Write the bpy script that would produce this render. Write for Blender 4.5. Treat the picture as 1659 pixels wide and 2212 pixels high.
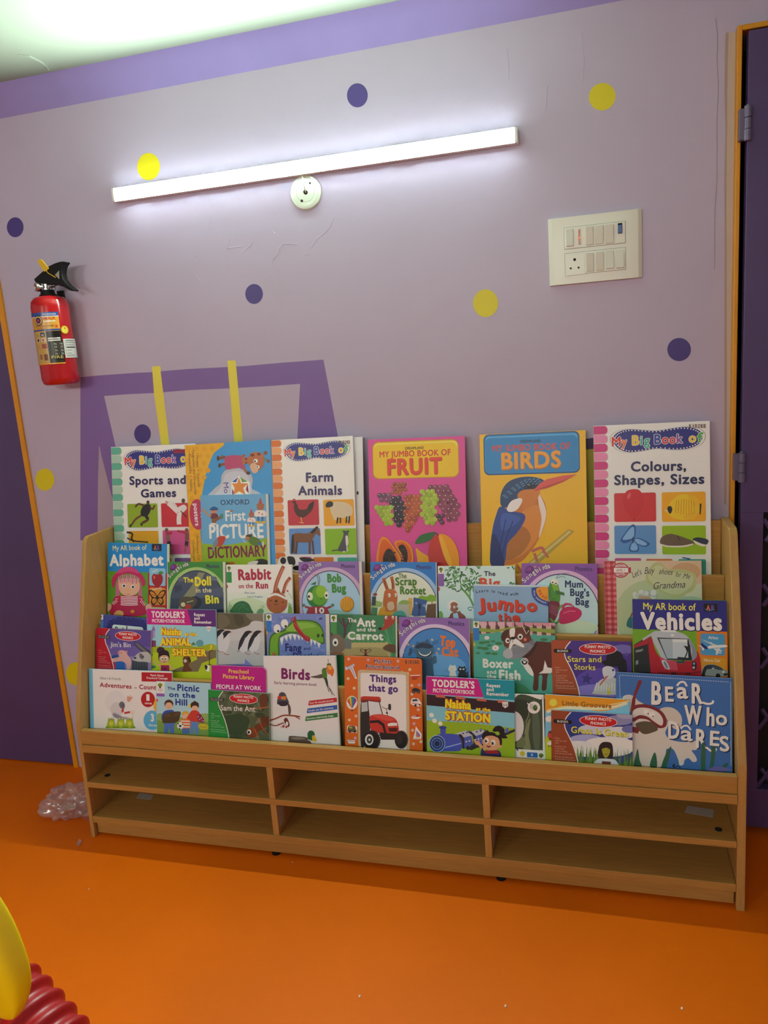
import bpy, bmesh, math, random
import numpy as np
from mathutils import Vector, Matrix, noise
from mathutils.geometry import tessellate_polygon
random.seed(7)
for _o in list(bpy.data.objects): bpy.data.objects.remove(_o, do_unlink=True)
SC = bpy.context.scene
COL = SC.collection
# ------------------------------------------------------------------ camera
PX, PY, FOC = 829.5, 1106.0, 1656.655
CAMP = Vector((0.0, -2.18, 1.387))
YAW, PIT, ROL = -0.2815176, -0.1944633, -0.07367557
CF = Vector((math.sin(YAW)*math.cos(PIT), math.cos(YAW)*math.cos(PIT), math.sin(PIT)))
_r0 = Vector((math.cos(YAW), -math.sin(YAW), 0)); _u0 = _r0.cross(CF)
CR = _r0*math.cos(ROL) + _u0*math.sin(ROL)
CU = _u0*math.cos(ROL) - _r0*math.sin(ROL)
_cd = bpy.data.cameras.new('camera'); cam = bpy.data.objects.new('camera', _cd); COL.objects.link(cam)
cam.matrix_world = Matrix(((CR.x, CU.x, -CF.x, CAMP.x), (CR.y, CU.y, -CF.y, CAMP.y), (CR.z, CU.z, -CF.z, CAMP.z), (0, 0, 0, 1)))
_cd.sensor_fit = 'VERTICAL'; _cd.sensor_height = 24.0; _cd.lens = FOC*24.0/2212.0
_cd.clip_start = 0.02
SC.camera = cam
# ------------------------------------------------------------------ world, light levels, exposure
W = bpy.data.worlds.new('room_air'); SC.world = W; W.use_nodes = True
W.node_tree.nodes['Background'].inputs[0].default_value = (0.5, 0.5, 0.5, 1)
W.node_tree.nodes['Background'].inputs[1].default_value = 0.0
BATTEN_NEAR = 330.0                      # radiance of the batten above the rack
BATTEN_NEAR_COL = (0.80, 1.0, 0.93)
BATTEN_FAR = 150.0                        # the other lamps of the room, out of frame
BATTEN_FAR_COL = (0.97, 1.0, 0.87)
vs = SC.view_settings
vs.view_transform = 'Standard'; vs.look = 'None'; vs.gamma = 1.0; vs.exposure = 0.26
vs.use_curve_mapping = False

# ------------------------------------------------------------------ pixel ray helpers (used to measure the place)
def ray(x, y): return CF + CR*((x-PX)/FOC) - CU*((y-PY)/FOC)
def on_x(x, y, X): d = ray(x, y); return CAMP + d*((X-CAMP.x)/d.x)
def on_y(x, y, Y=0.0): d = ray(x, y); return CAMP + d*((Y-CAMP.y)/d.y)
def on_z(x, y, Z=0.0): d = ray(x, y); return CAMP + d*((Z-CAMP.z)/d.z)
def lin(h):
    r = []
    for i in (0, 2, 4):
        c = int(h[i:i+2], 16)/255.0
        r.append(c/12.92 if c <= 0.04045 else ((c+0.055)/1.055)**2.4)
    return tuple(r)

# ------------------------------------------------------------------ materials
def mat(name, col=(.8, .8, .8), rough=.5, spec=.5, metal=0.0, emit=None, attr=False, noise_amt=0.0, nscale=20.0, nstretch=(1, 1, 1), bump=0.0, bscale=60.0, coat=0.0, rough_noise=0.0):
    m = bpy.data.materials.new(name); m.use_nodes = True
    nt = m.node_tree; N = nt.nodes; L = nt.links
    b = N['Principled BSDF']
    b.inputs['Base Color'].default_value = (*col, 1)
    b.inputs['Roughness'].default_value = rough
    b.inputs['Specular IOR Level'].default_value = spec
    b.inputs['Metallic'].default_value = metal
    b.inputs['Coat Weight'].default_value = coat
    if emit:
        b.inputs['Emission Color'].default_value = (*emit[0], 1); b.inputs['Emission Strength'].default_value = emit[1]
    tc = N.new('ShaderNodeTexCoord'); mp = N.new('ShaderNodeMapping'); L.new(tc.outputs['Object'], mp.inputs['Vector'])
    mp.inputs['Scale'].default_value = nstretch
    src = None
    if attr:
        a = N.new('ShaderNodeAttribute'); a.attribute_name = 'Col'; src = a.outputs['Color']
    if noise_amt:
        n = N.new('ShaderNodeTexNoise'); n.inputs['Scale'].default_value = nscale; n.inputs['Detail'].default_value = 6; n.inputs['Roughness'].default_value = .6
        L.new(mp.outputs['Vector'], n.inputs['Vector'])
        mr = N.new('ShaderNodeMapRange'); mr.inputs['From Min'].default_value = .3; mr.inputs['From Max'].default_value = .7
        mr.inputs['To Min'].default_value = 1-noise_amt; mr.inputs['To Max'].default_value = 1+noise_amt
        L.new(n.outputs['Fac'], mr.inputs['Value'])
        mx = N.new('ShaderNodeMix'); mx.data_type = 'RGBA'; mx.blend_type = 'MULTIPLY'; mx.inputs['Factor'].default_value = 1.0
        if src: L.new(src, mx.inputs['A'])
        else: mx.inputs['A'].default_value = (*col, 1)
        L.new(mr.outputs['Result'], mx.inputs['B'])
        src = mx.outputs['Result']
        if rough_noise:
            mr2 = N.new('ShaderNodeMapRange'); mr2.inputs['To Min'].default_value = rough-rough_noise; mr2.inputs['To Max'].default_value = rough+rough_noise
            L.new(n.outputs['Fac'], mr2.inputs['Value']); L.new(mr2.outputs['Result'], b.inputs['Roughness'])
    if src: L.new(src, b.inputs['Base Color'])
    if bump:
        n2 = N.new('ShaderNodeTexNoise'); n2.inputs['Scale'].default_value = bscale; n2.inputs['Detail'].default_value = 5
        L.new(tc.outputs['Object'], n2.inputs['Vector'])
        bp = N.new('ShaderNodeBump'); bp.inputs['Strength'].default_value = bump; bp.inputs['Distance'].default_value = .004
        L.new(n2.outputs['Fac'], bp.inputs['Height']); L.new(bp.outputs['Normal'], b.inputs['Normal'])
    return m
M = {}
M['wall'] = mat('painted_plaster', attr=True, rough=.42, spec=.45, noise_amt=.03, nscale=3.0, bump=.28, bscale=14.0)
M['room'] = mat('lilac_plaster', (.52, .46, .56), rough=.6, noise_amt=.03, nscale=3)
M['beam'] = mat('violet_paint', (.31, .255, .60), rough=.45, noise_amt=.06, nscale=4, bump=.2, bscale=10)
M['ceil'] = mat('ceiling_paint', (.255, .29, .225), rough=.6, noise_amt=.03, nscale=2, bump=.15, bscale=8)
M['floor'] = mat('orange_floor', (.80, .150, .001), rough=.5, spec=.15, noise_amt=.05, nscale=2.5, bump=.03, bscale=250)
M['wood'] = mat('beech_laminate', (.44, .235, .06), rough=.42, spec=.4, noise_amt=.13, nscale=9, nstretch=(1.2, 12, 26), bump=.02)
M['woodv'] = mat('beech_laminate_upright', (.48, .27, .08), rough=.42, spec=.4, noise_amt=.10, nscale=9, nstretch=(12, 9, 1.0), bump=.02)
M['edge'] = mat('beech_edge_band', (.60, .39, .18), rough=.4, spec=.4, noise_amt=.07, nscale=9, nstretch=(1.2, 12, 26))
M['cover'] = mat('printed_cover', attr=True, rough=.36, spec=.4)
M['page'] = mat('paper_edges', (.80, .78, .72), rough=.8, noise_amt=.06, nscale=300, nstretch=(1, 8, .2))
M['door'] = mat('purple_door_paint', (.088, .056, .17), rough=.32, spec=.5, noise_amt=.05, nscale=6, bump=.03)
M['frame'] = mat('amber_frame_paint', (.72, .30, .006), rough=.4, noise_amt=.06, nscale=12, bump=.1, bscale=30)
M['lattice'] = mat('dark_vent', (.004, .003, .006), rough=.8)
M['hinge'] = mat('painted_steel_hinge', (.15, .13, .22), rough=.35, metal=.2)
M['white'] = mat('white_plastic', (.74, .75, .66), rough=.28, spec=.5)
M['rose'] = mat('pale_green_white_plastic', (.70, .80, .68), rough=.35)
M['whitemetal'] = mat('white_enamel', (.78, .80, .78), rough=.3)
M['switch'] = mat('ivory_switch', (.68, .66, .56), rough=.3)
M['black'] = mat('black_plastic', (.008, .008, .009), rough=.5, spec=.2)
M['dark'] = mat('dark_hole', (.01, .01, .01), rough=.9)
M['red'] = mat('red_enamel', (.50, .008, .012), rough=.16, spec=.6, coat=.4)
M['chrome'] = mat('chrome', (.75, .73, .68), rough=.18, metal=1.0)
M['yellowtag'] = mat('yellow_plastic', (.75, .47, .01), rough=.4)
M['label'] = mat('printed_label', attr=True, rough=.3, spec=.5)
M['toyy'] = mat('yellow_toy_plastic', (.86, .60, .003), rough=.35, noise_amt=.03, nscale=5)
M['toyr'] = mat('red_toy_plastic', (.36, .004, .006), rough=.42)
M['crumb'] = mat('white_paper_scrap', (.8, .8, .76), rough=.8)
M['sticker'] = mat('milky_sticker', (.44, .42, .38), rough=.5)
M['blue'] = mat('blue_knob', (.02, .07, .30), rough=.3)
M['redled'] = mat('red_indicator', (.45, .01, .02), rough=.2)
M['glow'] = mat('lit_indicator', (.9, .15, .02), emit=((1, .12, .02), 1.6))
M['lamp'] = mat('lit_diffuser', (.9, .9, .9), emit=(BATTEN_NEAR_COL, BATTEN_NEAR))
M['lampfar'] = mat('lit_diffuser_warm', (.9, .9, .9), emit=(BATTEN_FAR_COL, BATTEN_FAR))
M['cord'] = mat('white_cable', (.74, .76, .66), rough=.4)
def bag_mat():
    m = bpy.data.materials.new('clear_crumpled_plastic'); m.use_nodes = True
    nt = m.node_tree; N = nt.nodes; L = nt.links; out = N['Material Output']; N.remove(N['Principled BSDF'])
    t = N.new('ShaderNodeBsdfTransparent'); t.inputs[0].default_value = (.97, .95, .95, 1)
    g = N.new('ShaderNodeBsdfGlossy'); g.inputs['Roughness'].default_value = .16; g.inputs['Color'].default_value = (.9, .88, .88, 1)
    d = N.new('ShaderNodeBsdfDiffuse'); d.inputs[0].default_value = (.72, .62, .64, 1)
    a = N.new('ShaderNodeMixShader'); a.inputs[0].default_value = .22; L.new(t.outputs[0], a.inputs[1]); L.new(d.outputs[0], a.inputs[2])
    b = N.new('ShaderNodeMixShader'); b.inputs[0].default_value = .16; L.new(a.outputs[0], b.inputs[1]); L.new(g.outputs[0], b.inputs[2])
    L.new(b.outputs[0], out.inputs['Surface']); return m
M['bag'] = bag_mat()

# ------------------------------------------------------------------ object helpers
def link(name, me, m=None, parent=None):
    o = bpy.data.objects.new(name, me); COL.objects.link(o)
    if m is not None and me is not None and not me.materials: me.materials.append(m)
    if parent is not None:
        o.parent = parent; o.matrix_parent_inverse = parent.matrix_basis.inverted()
    return o
def obj(name, bm, m, parent=None, smooth=False):
    me = bpy.data.meshes.new(name)
    bmesh.ops.recalc_face_normals(bm, faces=bm.faces[:])
    bm.to_mesh(me); bm.free()
    if smooth:
        for p in me.polygons: p.use_smooth = True
    return link(name, me, m, parent)
def empty(name, loc):
    o = bpy.data.objects.new(name, None); COL.objects.link(o); o.location = loc; o.empty_display_size = .05; return o
def tag(o, label, cat, group=None):
    o['label'] = label; o['category'] = cat
    if group: o['group'] = group
    return o
def struct(o): o['kind'] = 'structure'; return o
def add_box(bm, x0, x1, y0, y1, z0, z1, bev=0.0, seg=2):
    b = bmesh.new()
    bmesh.ops.create_cube(b, size=1.0)
    for v in b.verts: v.co = Vector(((x0+x1)/2+v.co.x*(x1-x0), (y0+y1)/2+v.co.y*(y1-y0), (z0+z1)/2+v.co.z*(z1-z0)))
    if bev: bmesh.ops.bevel(b, geom=b.edges[:], offset=bev, segments=seg, affect='EDGES', profile=.5)
    merge(bm, b)
def merge(bm, b, mtx=None):
    if mtx is not None: bmesh.ops.transform(b, matrix=mtx, verts=b.verts)
    t = bpy.data.meshes.new('tmp'); b.to_mesh(t); b.free(); bm.from_mesh(t); bpy.data.meshes.remove(t)
def box(name, m, x0, x1, y0, y1, z0, z1, parent=None, bev=.0015):
    bm = bmesh.new(); add_box(bm, x0, x1, y0, y1, z0, z1, bev); return obj(name, bm, m, parent)
def prism(bm, pts, axis, lo, hi, bev=0.0):
    """polygon pts (2-D) extruded along axis 'x','y' or 'z'"""
    def mk(a, b, t): return Vector((t, a, b)) if axis == 'x' else (Vector((a, t, b)) if axis == 'y' else Vector((a, b, t)))
    b = bmesh.new()
    A = [b.verts.new(mk(p[0], p[1], lo)) for p in pts]; B = [b.verts.new(mk(p[0], p[1], hi)) for p in pts]
    n = len(pts)
    b.faces.new(A); b.faces.new(B[::-1])
    for i in range(n): b.faces.new((A[i], B[i], B[(i+1) % n], A[(i+1) % n]))
    bmesh.ops.recalc_face_normals(b, faces=b.faces[:])
    if bev: bmesh.ops.bevel(b, geom=b.edges[:], offset=bev, segments=2, affect='EDGES', profile=.5)
    merge(bm, b)
def lathe(bm, prof, seg=40, mtx=None):
    """prof: list of (radius, height) about +Z"""
    b = bmesh.new(); rings = []
    for r, z in prof:
        if r < 1e-6: rings.append([b.verts.new((0, 0, z))])
        else: rings.append([b.verts.new((r*math.cos(2*math.pi*i/seg), r*math.sin(2*math.pi*i/seg), z)) for i in range(seg)])
    for a, c in zip(rings, rings[1:]):
        for i in range(seg):
            j = (i+1) % seg
            if len(a) == 1 and len(c) == 1: continue
            if len(a) == 1: b.faces.new((a[0], c[i], c[j]))
            elif len(c) == 1: b.faces.new((a[i], a[j], c[0]))
            else: b.faces.new((a[i], a[j], c[j], c[i]))
    bmesh.ops.recalc_face_normals(b, faces=b.faces[:])
    merge(bm, b, mtx)
def tube(bm, pts, rad, seg=10):
    b = bmesh.new(); pts = [Vector(p) for p in pts]; rings = []
    for i, p in enumerate(pts):
        d = (pts[min(i+1, len(pts)-1)]-pts[max(i-1, 0)]).normalized()
        s = d.cross(Vector((0, 0, 1)));  s = d.cross(Vector((1, 0, 0))) if s.length < .1 else s
        s.normalize(); t = d.cross(s); rr = rad[i] if isinstance(rad, (list, tuple)) else rad
        rings.append([b.verts.new(p+(s*math.cos(2*math.pi*k/seg)+t*math.sin(2*math.pi*k/seg))*rr) for k in range(seg)])
    for a, c in zip(rings, rings[1:]):
        for k in range(seg): b.faces.new((a[k], a[(k+1) % seg], c[(k+1) % seg], c[k]))
    b.faces.new(rings[0]); b.faces.new(rings[-1][::-1])
    merge(bm, b)
def spline(pts, n=8, closed=True):
    """Catmull-Rom through 2-D points"""
    P = [np.array(p, float) for p in pts]; k = len(P); out = []
    for i in range(k if closed else k-1):
        g = (lambda j: P[j % k]) if closed else (lambda j: P[min(max(j, 0), k-1)])
        a, b, c, d = g(i-1), g(i), g(i+1), g(i+2)
        for s in range(n):
            t = s/n
            out.append(tuple(.5*((2*b)+(c-a)*t+(2*a-5*b+4*c-d)*t*t+(3*b-a-3*c+d)*t**3)))
    if not closed: out.append(tuple(P[-1]))
    return out

# ------------------------------------------------------------------ lettering
_TC = {}
def glyphs(s, off=0.0, shear=0.0, bold=None):
    bold = off if bold is None else bold
    k = (s, round(off, 4), round(shear, 3), round(bold, 3))
    if k in _TC: return _TC[k]
    cu = bpy.data.curves.new('lettering', 'FONT'); cu.body = s; cu.size = 1.0; cu.offset = off*.62; cu.shear = shear; cu.space_character = 1.0+min(max(bold, 0), .06)*2.2
    cu.resolution_u = 3; cu.fill_mode = 'FRONT'
    o = bpy.data.objects.new('lettering', cu); COL.objects.link(o)
    dg = bpy.context.evaluated_depsgraph_get(); dg.update()
    ev = o.evaluated_get(dg); me = ev.to_mesh()
    V = [(v.co.x, v.co.y) for v in me.vertices]; Fc = [tuple(p.vertices) for p in me.polygons]
    ev.to_mesh_clear(); bpy.data.objects.remove(o); bpy.data.curves.remove(cu)
    _TC[k] = (V, Fc); return _TC[k]
CAPH = max(v[1] for v in glyphs('H')[0])

# ------------------------------------------------------------------ flat printed / painted art on a surface
DZ = 1.0e-5
class Art:
    """Print on a plane. Local frame: origin O, ex right, ey up, n outwards. Colours are paint or ink colours."""
    def __init__(s, O, ex, ey, n, W=None, H=None, gain=(1, 1, 1), dz=DZ):
        s.O, s.ex, s.ey, s.n, s.W, s.H, s.gain, s.dz = O, ex, ey, n, W, H, gain, dz
        s.V = []; s.F = []; s.C = []; s.lay = 1; s.zf = (0, 0, 1); s.loc = False
    def z(s, x0, y0, k): s.zf = (x0, y0, k); s.loc = False; return s
    def u(s): s.loc = True; return s             # units: cover width = 100, v downwards
    def m(s, x, y):
        if s.loc: return (x*s.W/100.0, -y*s.W/100.0)
        x0, y0, k = s.zf; d = ray(x0+x/k, y0+y/k)
        t = (s.O-CAMP).dot(s.n)/d.dot(s.n); p = CAMP+d*t-s.O
        return (p.dot(s.ex), p.dot(s.ey))
    def sc(s, x, y):                                # local length of one unit near x,y
        a, b = s.m(x, y), s.m(x, y+10); return math.hypot(a[0]-b[0], a[1]-b[1])/10
    def col(s, h):
        c = lin(h); return tuple(min(.92, c[i]*s.gain[i]) for i in range(3))
    def clip(s, P):
        if s.W is None: return P
        for ax, lim, sg in ((0, 0, 1), (0, s.W, -1), (1, 0, -1), (1, -s.H, 1)):
            out = []
            for i in range(len(P)):
                a, b = P[i-1], P[i]; da, db = (a[ax]-lim)*sg, (b[ax]-lim)*sg
                if (da >= 0) != (db >= 0):
                    t = da/(da-db); out.append((a[0]+(b[0]-a[0])*t, a[1]+(b[1]-a[1])*t))
                if db >= 0: out.append(b)
            P = out
            if len(P) < 3: return []
        return P
    def put(s, P, Fs, c):
        b = len(s.V); h = s.lay*s.dz
        for p in P: s.V.append(s.O+s.ex*p[0]+s.ey*p[1]+s.n*h)
        for f in Fs: s.F.append(tuple(b+i for i in f)); s.C.append(c)
    def poly(s, c, P):
        P = s.clip(P)
        if len(P) < 3: return
        tr = tessellate_polygon([[Vector((p[0], p[1], 0)) for p in P]])
        s.put(P, tr, s.col(c)); s.lay += 1
    def pts(s, f): return [s.m(f[i], f[i+1]) for i in range(0, len(f), 2)]
    def P(s, c, *f): s.poly(c, s.pts(f)); return s
    def B(s, c, *f): s.poly(c, spline(s.pts(f), 7)); return s
    def E(s, c, x, y, rx, ry=None, rot=0, n=26):
        ry = rx if ry is None else ry; a = math.radians(rot); L = []
        for i in range(n):
            t = 2*math.pi*i/n; p, q = rx*math.cos(t), ry*math.sin(t)
            L.append(s.m(x+p*math.cos(a)-q*math.sin(a), y+p*math.sin(a)+q*math.cos(a)))
        s.poly(c, L); return s
    def R(s, c, x0, y0, x1, y1, r=0):
        a, b = s.m(x0, y0), s.m(x1, y1); rr = r*s.sc(x0, y0) if r else 0
        X0, X1, Y1, Y0 = min(a[0], b[0]), max(a[0], b[0]), max(a[1], b[1]), min(a[1], b[1])
        if not rr: s.poly(c, [(X0, Y0), (X1, Y0), (X1, Y1), (X0, Y1)]); return s
        L = []
        for cx, cy, st in ((X1-rr, Y1-rr, 0), (X0+rr, Y1-rr, 90), (X0+rr, Y0+rr, 180), (X1-rr, Y0+rr, 270)):
            for k in range(6):
                t = math.radians(st+k*18); L.append((cx+rr*math.cos(t), cy+rr*math.sin(t)))
        s.poly(c, L); return s
    def S(s, c, w, *f, sm=True, closed=False):
        P = s.pts(f); hw = w*s.sc(f[0], f[1])/2
        if sm and len(P) > 2: P = spline(P, 6, closed)
        n = len(P); Lf, Rt = [], []
        for i in range(n):
            a = P[i-1] if (closed or i > 0) else P[i]; b = P[(i+1) % n] if (closed or i < n-1) else P[i]
            dx, dy = b[0]-a[0], b[1]-a[1]; l = math.hypot(dx, dy) or 1e-9
            Lf.append((P[i][0]-dy/l*hw, P[i][1]+dx/l*hw)); Rt.append((P[i][0]+dy/l*hw, P[i][1]-dx/l*hw))
        cc = s.col(c); Fs = []
        for i in range(n if closed else n-1): j = (i+1) % n; Fs.append((i, j, n+j, n+i))
        if s.W is not None:
            ok = [(0 <= p[0] <= s.W and -s.H <= p[1] <= 0) for p in Lf+Rt]
            Fs = [f2 for f2 in Fs if all(ok[i] for i in f2)]
        s.put(Lf+Rt, Fs, cc); s.lay += 1; return s
    def T(s, c, txt, x, y, x2, h, y2=None, b=0.0, o=None, ow=.05, sh=0.0):
        A = s.m(x, y); k = s.sc(x, y)
        if y2 is None:
            Bp = s.m(x2, y); Bp = (Bp[0], A[1])
        else: Bp = s.m(x2, y2)
        dx, dy = Bp[0]-A[0], Bp[1]-A[1]; wd = math.hypot(dx, dy); d = (dx/wd, dy/wd); up = (-d[1], d[0])
        V0, Fc = glyphs(txt, 0.0, sh, b); xs = [v[0] for v in V0]; x0, x1 = min(xs), max(xs); sy = h*k/CAPH
        rb = b*.85*sy; sx = (wd-2*rb)/(x1-x0)
        for cc, off in ([(o, b+ow)] if o else [])+[(c, b)]:
            r = (b*.85+(off-b)*.62)*sy; sh_ = [(0, 0)]
            if off >= .01: sh_ += [(r*math.cos(t*math.pi/4), r*math.sin(t*math.pi/4)) for t in range(8)]
            col_ = s.col(cc); l0 = s.lay
            for q, (ax, ay) in enumerate(sh_):
                s.lay = l0+q*.12
                Q = [(A[0]+d[0]*(rb+(v[0]-x0)*sx+ax)+up[0]*(v[1]*sy+ay), A[1]+d[1]*(rb+(v[0]-x0)*sx+ax)+up[1]*(v[1]*sy+ay)) for v in V0]
                s.put(Q, Fc, col_)
            s.lay = l0+2
        return s
    def mesh_into(s, me_name):
        me = bpy.data.meshes.new(me_name)
        me.from_pydata([tuple(v) for v in s.V], [], s.F)
        return me
def add_colour(me, cols):
    at = me.color_attributes.new('Col', 'FLOAT_COLOR', 'CORNER')
    buf = np.ones((len(me.loops), 4), dtype=np.float32)
    for p, c in zip(me.polygons, cols): buf[p.loop_start:p.loop_start+p.loop_total, :3] = c
    at.data.foreach_set('color', buf.ravel())
def surf(name, base_bm, base_col, art, m, parent=None):
    """one mesh: a body plus the print lying on it"""
    bmesh.ops.recalc_face_normals(base_bm, faces=base_bm.faces[:])
    V = [tuple(v.co) for v in base_bm.verts]; base_bm.verts.index_update()
    Fs = [tuple(v.index for v in f.verts) for f in base_bm.faces]; cols = [base_col]*len(Fs); base_bm.free()
    k = len(V); V += [tuple(v) for v in art.V]
    for f, c in zip(art.F, art.C):
        a, b, d = (Vector(V[k+f[0]]), Vector(V[k+f[1]]), Vector(V[k+f[2]]))
        g = tuple(k+i for i in f)
        if (b-a).cross(d-a).dot(art.n) < 0: g = g[::-1]
        Fs.append(g); cols.append(c)
    me = bpy.data.meshes.new(name); me.from_pydata(V, [], Fs); add_colour(me, cols); me.update()
    return link(name, me, m, parent)
# ================================================================== the room shell
RX0, RX1, RY0, CEIL = -3.4, 1.9, -4.3, 2.292
WALLTOP = 2.207
bm = bmesh.new(); add_box(bm, RX0-.1, RX1+.1, RY0-.1, .14, -.06, 0); struct(obj('floor', bm, M['floor']))
# ceiling slab with the raised trace of an old cable run
bm = bmesh.new(); add_box(bm, RX0-.1, RX1+.1, RY0-.1, .14, CEIL, CEIL+.1)
CZ = CEIL-.0005
_tr = [on_z(*p, CZ) for p in ((40, 118), (62, 120), (84, 131), (98, 141), (104, 150))]
tube(bm, _tr, [.003, .004, .004, .004, .004], 8); struct(obj('ceiling', bm, M['ceil']))
# violet band between wall and ceiling: a sloping soffit of the edge beam
def band_y(): return on_z(200, 137, CEIL).y
BY = band_y()
bm = bmesh.new(); prism(bm, [(.13, WALLTOP), (0.0, WALLTOP), (BY, CEIL+.001), (.13, CEIL+.001)], 'x', RX0, RX1)
struct(obj('trim_1', bm, M['beam']))
LW, RWX = -1.8955, .3372                      # edges of the two door openings
DOORTOP = 2.085
LDT = 2.085
bm = bmesh.new()
add_box(bm, LW, RWX, 0, .12, 0, WALLTOP); add_box(bm, RX0, LW, 0, .12, LDT, WALLTOP); add_box(bm, RWX, RX1, 0, .12, DOORTOP, WALLTOP)
add_box(bm, 1.25, RX1, 0, .12, 0, DOORTOP); add_box(bm, RX0, -2.78, 0, .12, 0, LDT)
wa = Art(Vector((0, 0, 0)), Vector((1, 0, 0)), Vector((0, 0, 1)), Vector((0, -1, 0)), dz=4e-5)
wa.gain = (1, 1, 1)
VIO, YEL, IND, YDT = '8468ac', 'ecdf50', '4a3a86', 'ddd010'
# swing frame mural
wa.z(150, 740, 1659/630.)
wa.P(VIO, 62,197, 180,186, 380,172, 470,168, 530,162, 680,150, 900,139, 1000,133, 1200,115, 1445,97, 1530,548, 1545,640, 1296,640, 1296,548, 1312,235, 1100,250, 900,261, 700,269, 480,287, 330,294, 197,304, 262,590, 330,960, 245,960, 170,585, 162,800, 160,1125, 62,1125, 62,600)
wa.P('b1a0b4', 168,588, 162,800, 160,1130, 330,1130, 330,1115, 240,870)
wa.P(YEL, 470,140, 474,136, 512,133, 518,138, 520,175, 569,580, 580,660, 530,660, 522,580, 482,300)
wa.P(YEL, 898,106, 903,102, 940,101, 945,106, 952,170, 986,565, 992,650, 944,650, 938,565, 905,190)
# second mural piece that shows between two books
wa.z(1240, 900, 415/60.)
wa.P('b9b13c', 150,470, 320,470, 320,1600, 150,1600).P('3c2f5e', 150,335, 320,312, 320,478, 150,494)
# dots
for h, x, y, ww, hh in ((IND, 772, 206, 45, 52), (YDT, 1301, 209, 57, 60), (YDT, 321, 360, 49, 59), (IND, 33, 491, 36, 43), (IND, 549, 635, 38, 43), (YDT, 1049, 655, 54, 60), (IND, 1467, 755, 51, 50), (IND, 308, 937, 36, 41), (YDT, 97, 1036, 41, 48), (YDT, 163, 1455, 40, 49)):
    wa.z(0, 0, 1).E(h, x, y, ww/2, hh/2, rot=(30 if x == 1301 else 0), n=40)
# bare plaster strip beside the right door frame
wa.z(1500, 40, 879/159.)
wa.P('c4b3a6', 405,170, 530,160, 527,1000, 524,2200, 505,3700, 470,5900, 395,5900, 385,3700, 382,2200, 392,1000)
wa.P('ad9890', 375,170, 410,165, 405,300, 385,900, 392,1300, 380,1900, 385,2700, 380,5800, 355,5800, 362,2700, 358,1900, 372,1300, 358,900, 366,300)
wa.S('8d7f92', 6, 250,0, 275,200, 270,500, 285,800, 270,1200, 268,1900, 245,2300, 240,3000)
# plaster edges and scratches (real ridges)
rid = bmesh.new()
def ridge(pts, w=.0009, h=.0007):
    pts = [on_y(*p) for p in pts]
    for a, b in zip(pts, pts[1:]):
        d = (b-a); l = d.length; d.normalize(); s = Vector((-d.z, 0, d.x))
        q = [a+s*w, a-s*w, b-s*w, b+s*w]; c0 = a+Vector((0, -h, 0)); c1 = b+Vector((0, -h, 0))
        vs_ = [rid.verts.new(p) for p in (q[0], q[1], q[2], q[3], c0, c1)]
        rid.faces.new((vs_[0], vs_[3], vs_[5], vs_[4])); rid.faces.new((vs_[1], vs_[4], vs_[5], vs_[2]))
for L in ([(457, 468), (449, 494), (462, 492)], [(490, 537), (498, 513)], [(490, 537), (525, 531)], [(525, 545), (540, 531), (546, 523)], [(590, 570), (589, 560), (603, 545), (602, 540), (612, 526), (630, 527), (643, 528)],
          [(593, 580), (590, 562)], [(681, 518), (700, 505), (712, 492), (722, 470)], [(671, 537), (683, 520)], [(659, 552), (668, 548)], [(418, 556), (428, 552)], [(420, 560), (425, 556)], [(491, 580), (498, 577)], [(492, 588), (496, 584)], [(420, 590), (432, 607)],
          [(518, 593), (525, 592)], [(480, 490), (492, 484)], [(588, 500), (594, 504)], [(1095, 105), (1100, 150), (1098, 175)], [(1182, 185), (1179, 240)], [(1255, 70), (1262, 130), (1258, 185)], [(868, 330), (880, 345)], [(730, 440), (735, 436)]):
    ridge(L)
WALLC = (.51, .445, .61)
for f in rid.faces: pass
t_ = bpy.data.meshes.new('t'); rid.to_mesh(t_); rid.free(); bm.from_mesh(t_); bpy.data.meshes.remove(t_)
struct(surf('wall_back', bm, WALLC, wa, M['wall']))
struct(box('wall_left', M['room'], RX0-.12, RX0, RY0, .12, 0, CEIL, bev=0))
struct(box('wall_right', M['room'], RX1, RX1+.12, RY0, .12, 0, CEIL, bev=0))
struct(box('wall_front', M['room'], RX0-.12, RX1+.12, RY0-.12, RY0, 0, CEIL, bev=0))
# left door: purple leaf in an amber frame
d1 = struct(empty('door_1', (-2.3, .03, 0)))
box('door_leaf', M['door'], -2.74, LW-.001, .004, .045, .004, LDT-.004, d1, bev=.001)
FXL = on_y(44.7, 960, -.007).x; FXR = -1.8705
bm = bmesh.new(); prism(bm, [(FXL, .0005), (FXR, .0005), (FXR-.001, .35), (FXR+.001, .7), (FXR-.001, 1.25), (FXR+.001, 1.7), (FXR, LDT+.02), (FXL, LDT+.02)], 'y', -.007, -.0003)
add_box(bm, -2.78, FXL, -.007, -.0003, LDT, LDT+.02); add_box(bm, -2.78, -2.742, -.007, -.0003, 0, LDT)
obj('door_frame', bm, M['frame'], d1)
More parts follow.
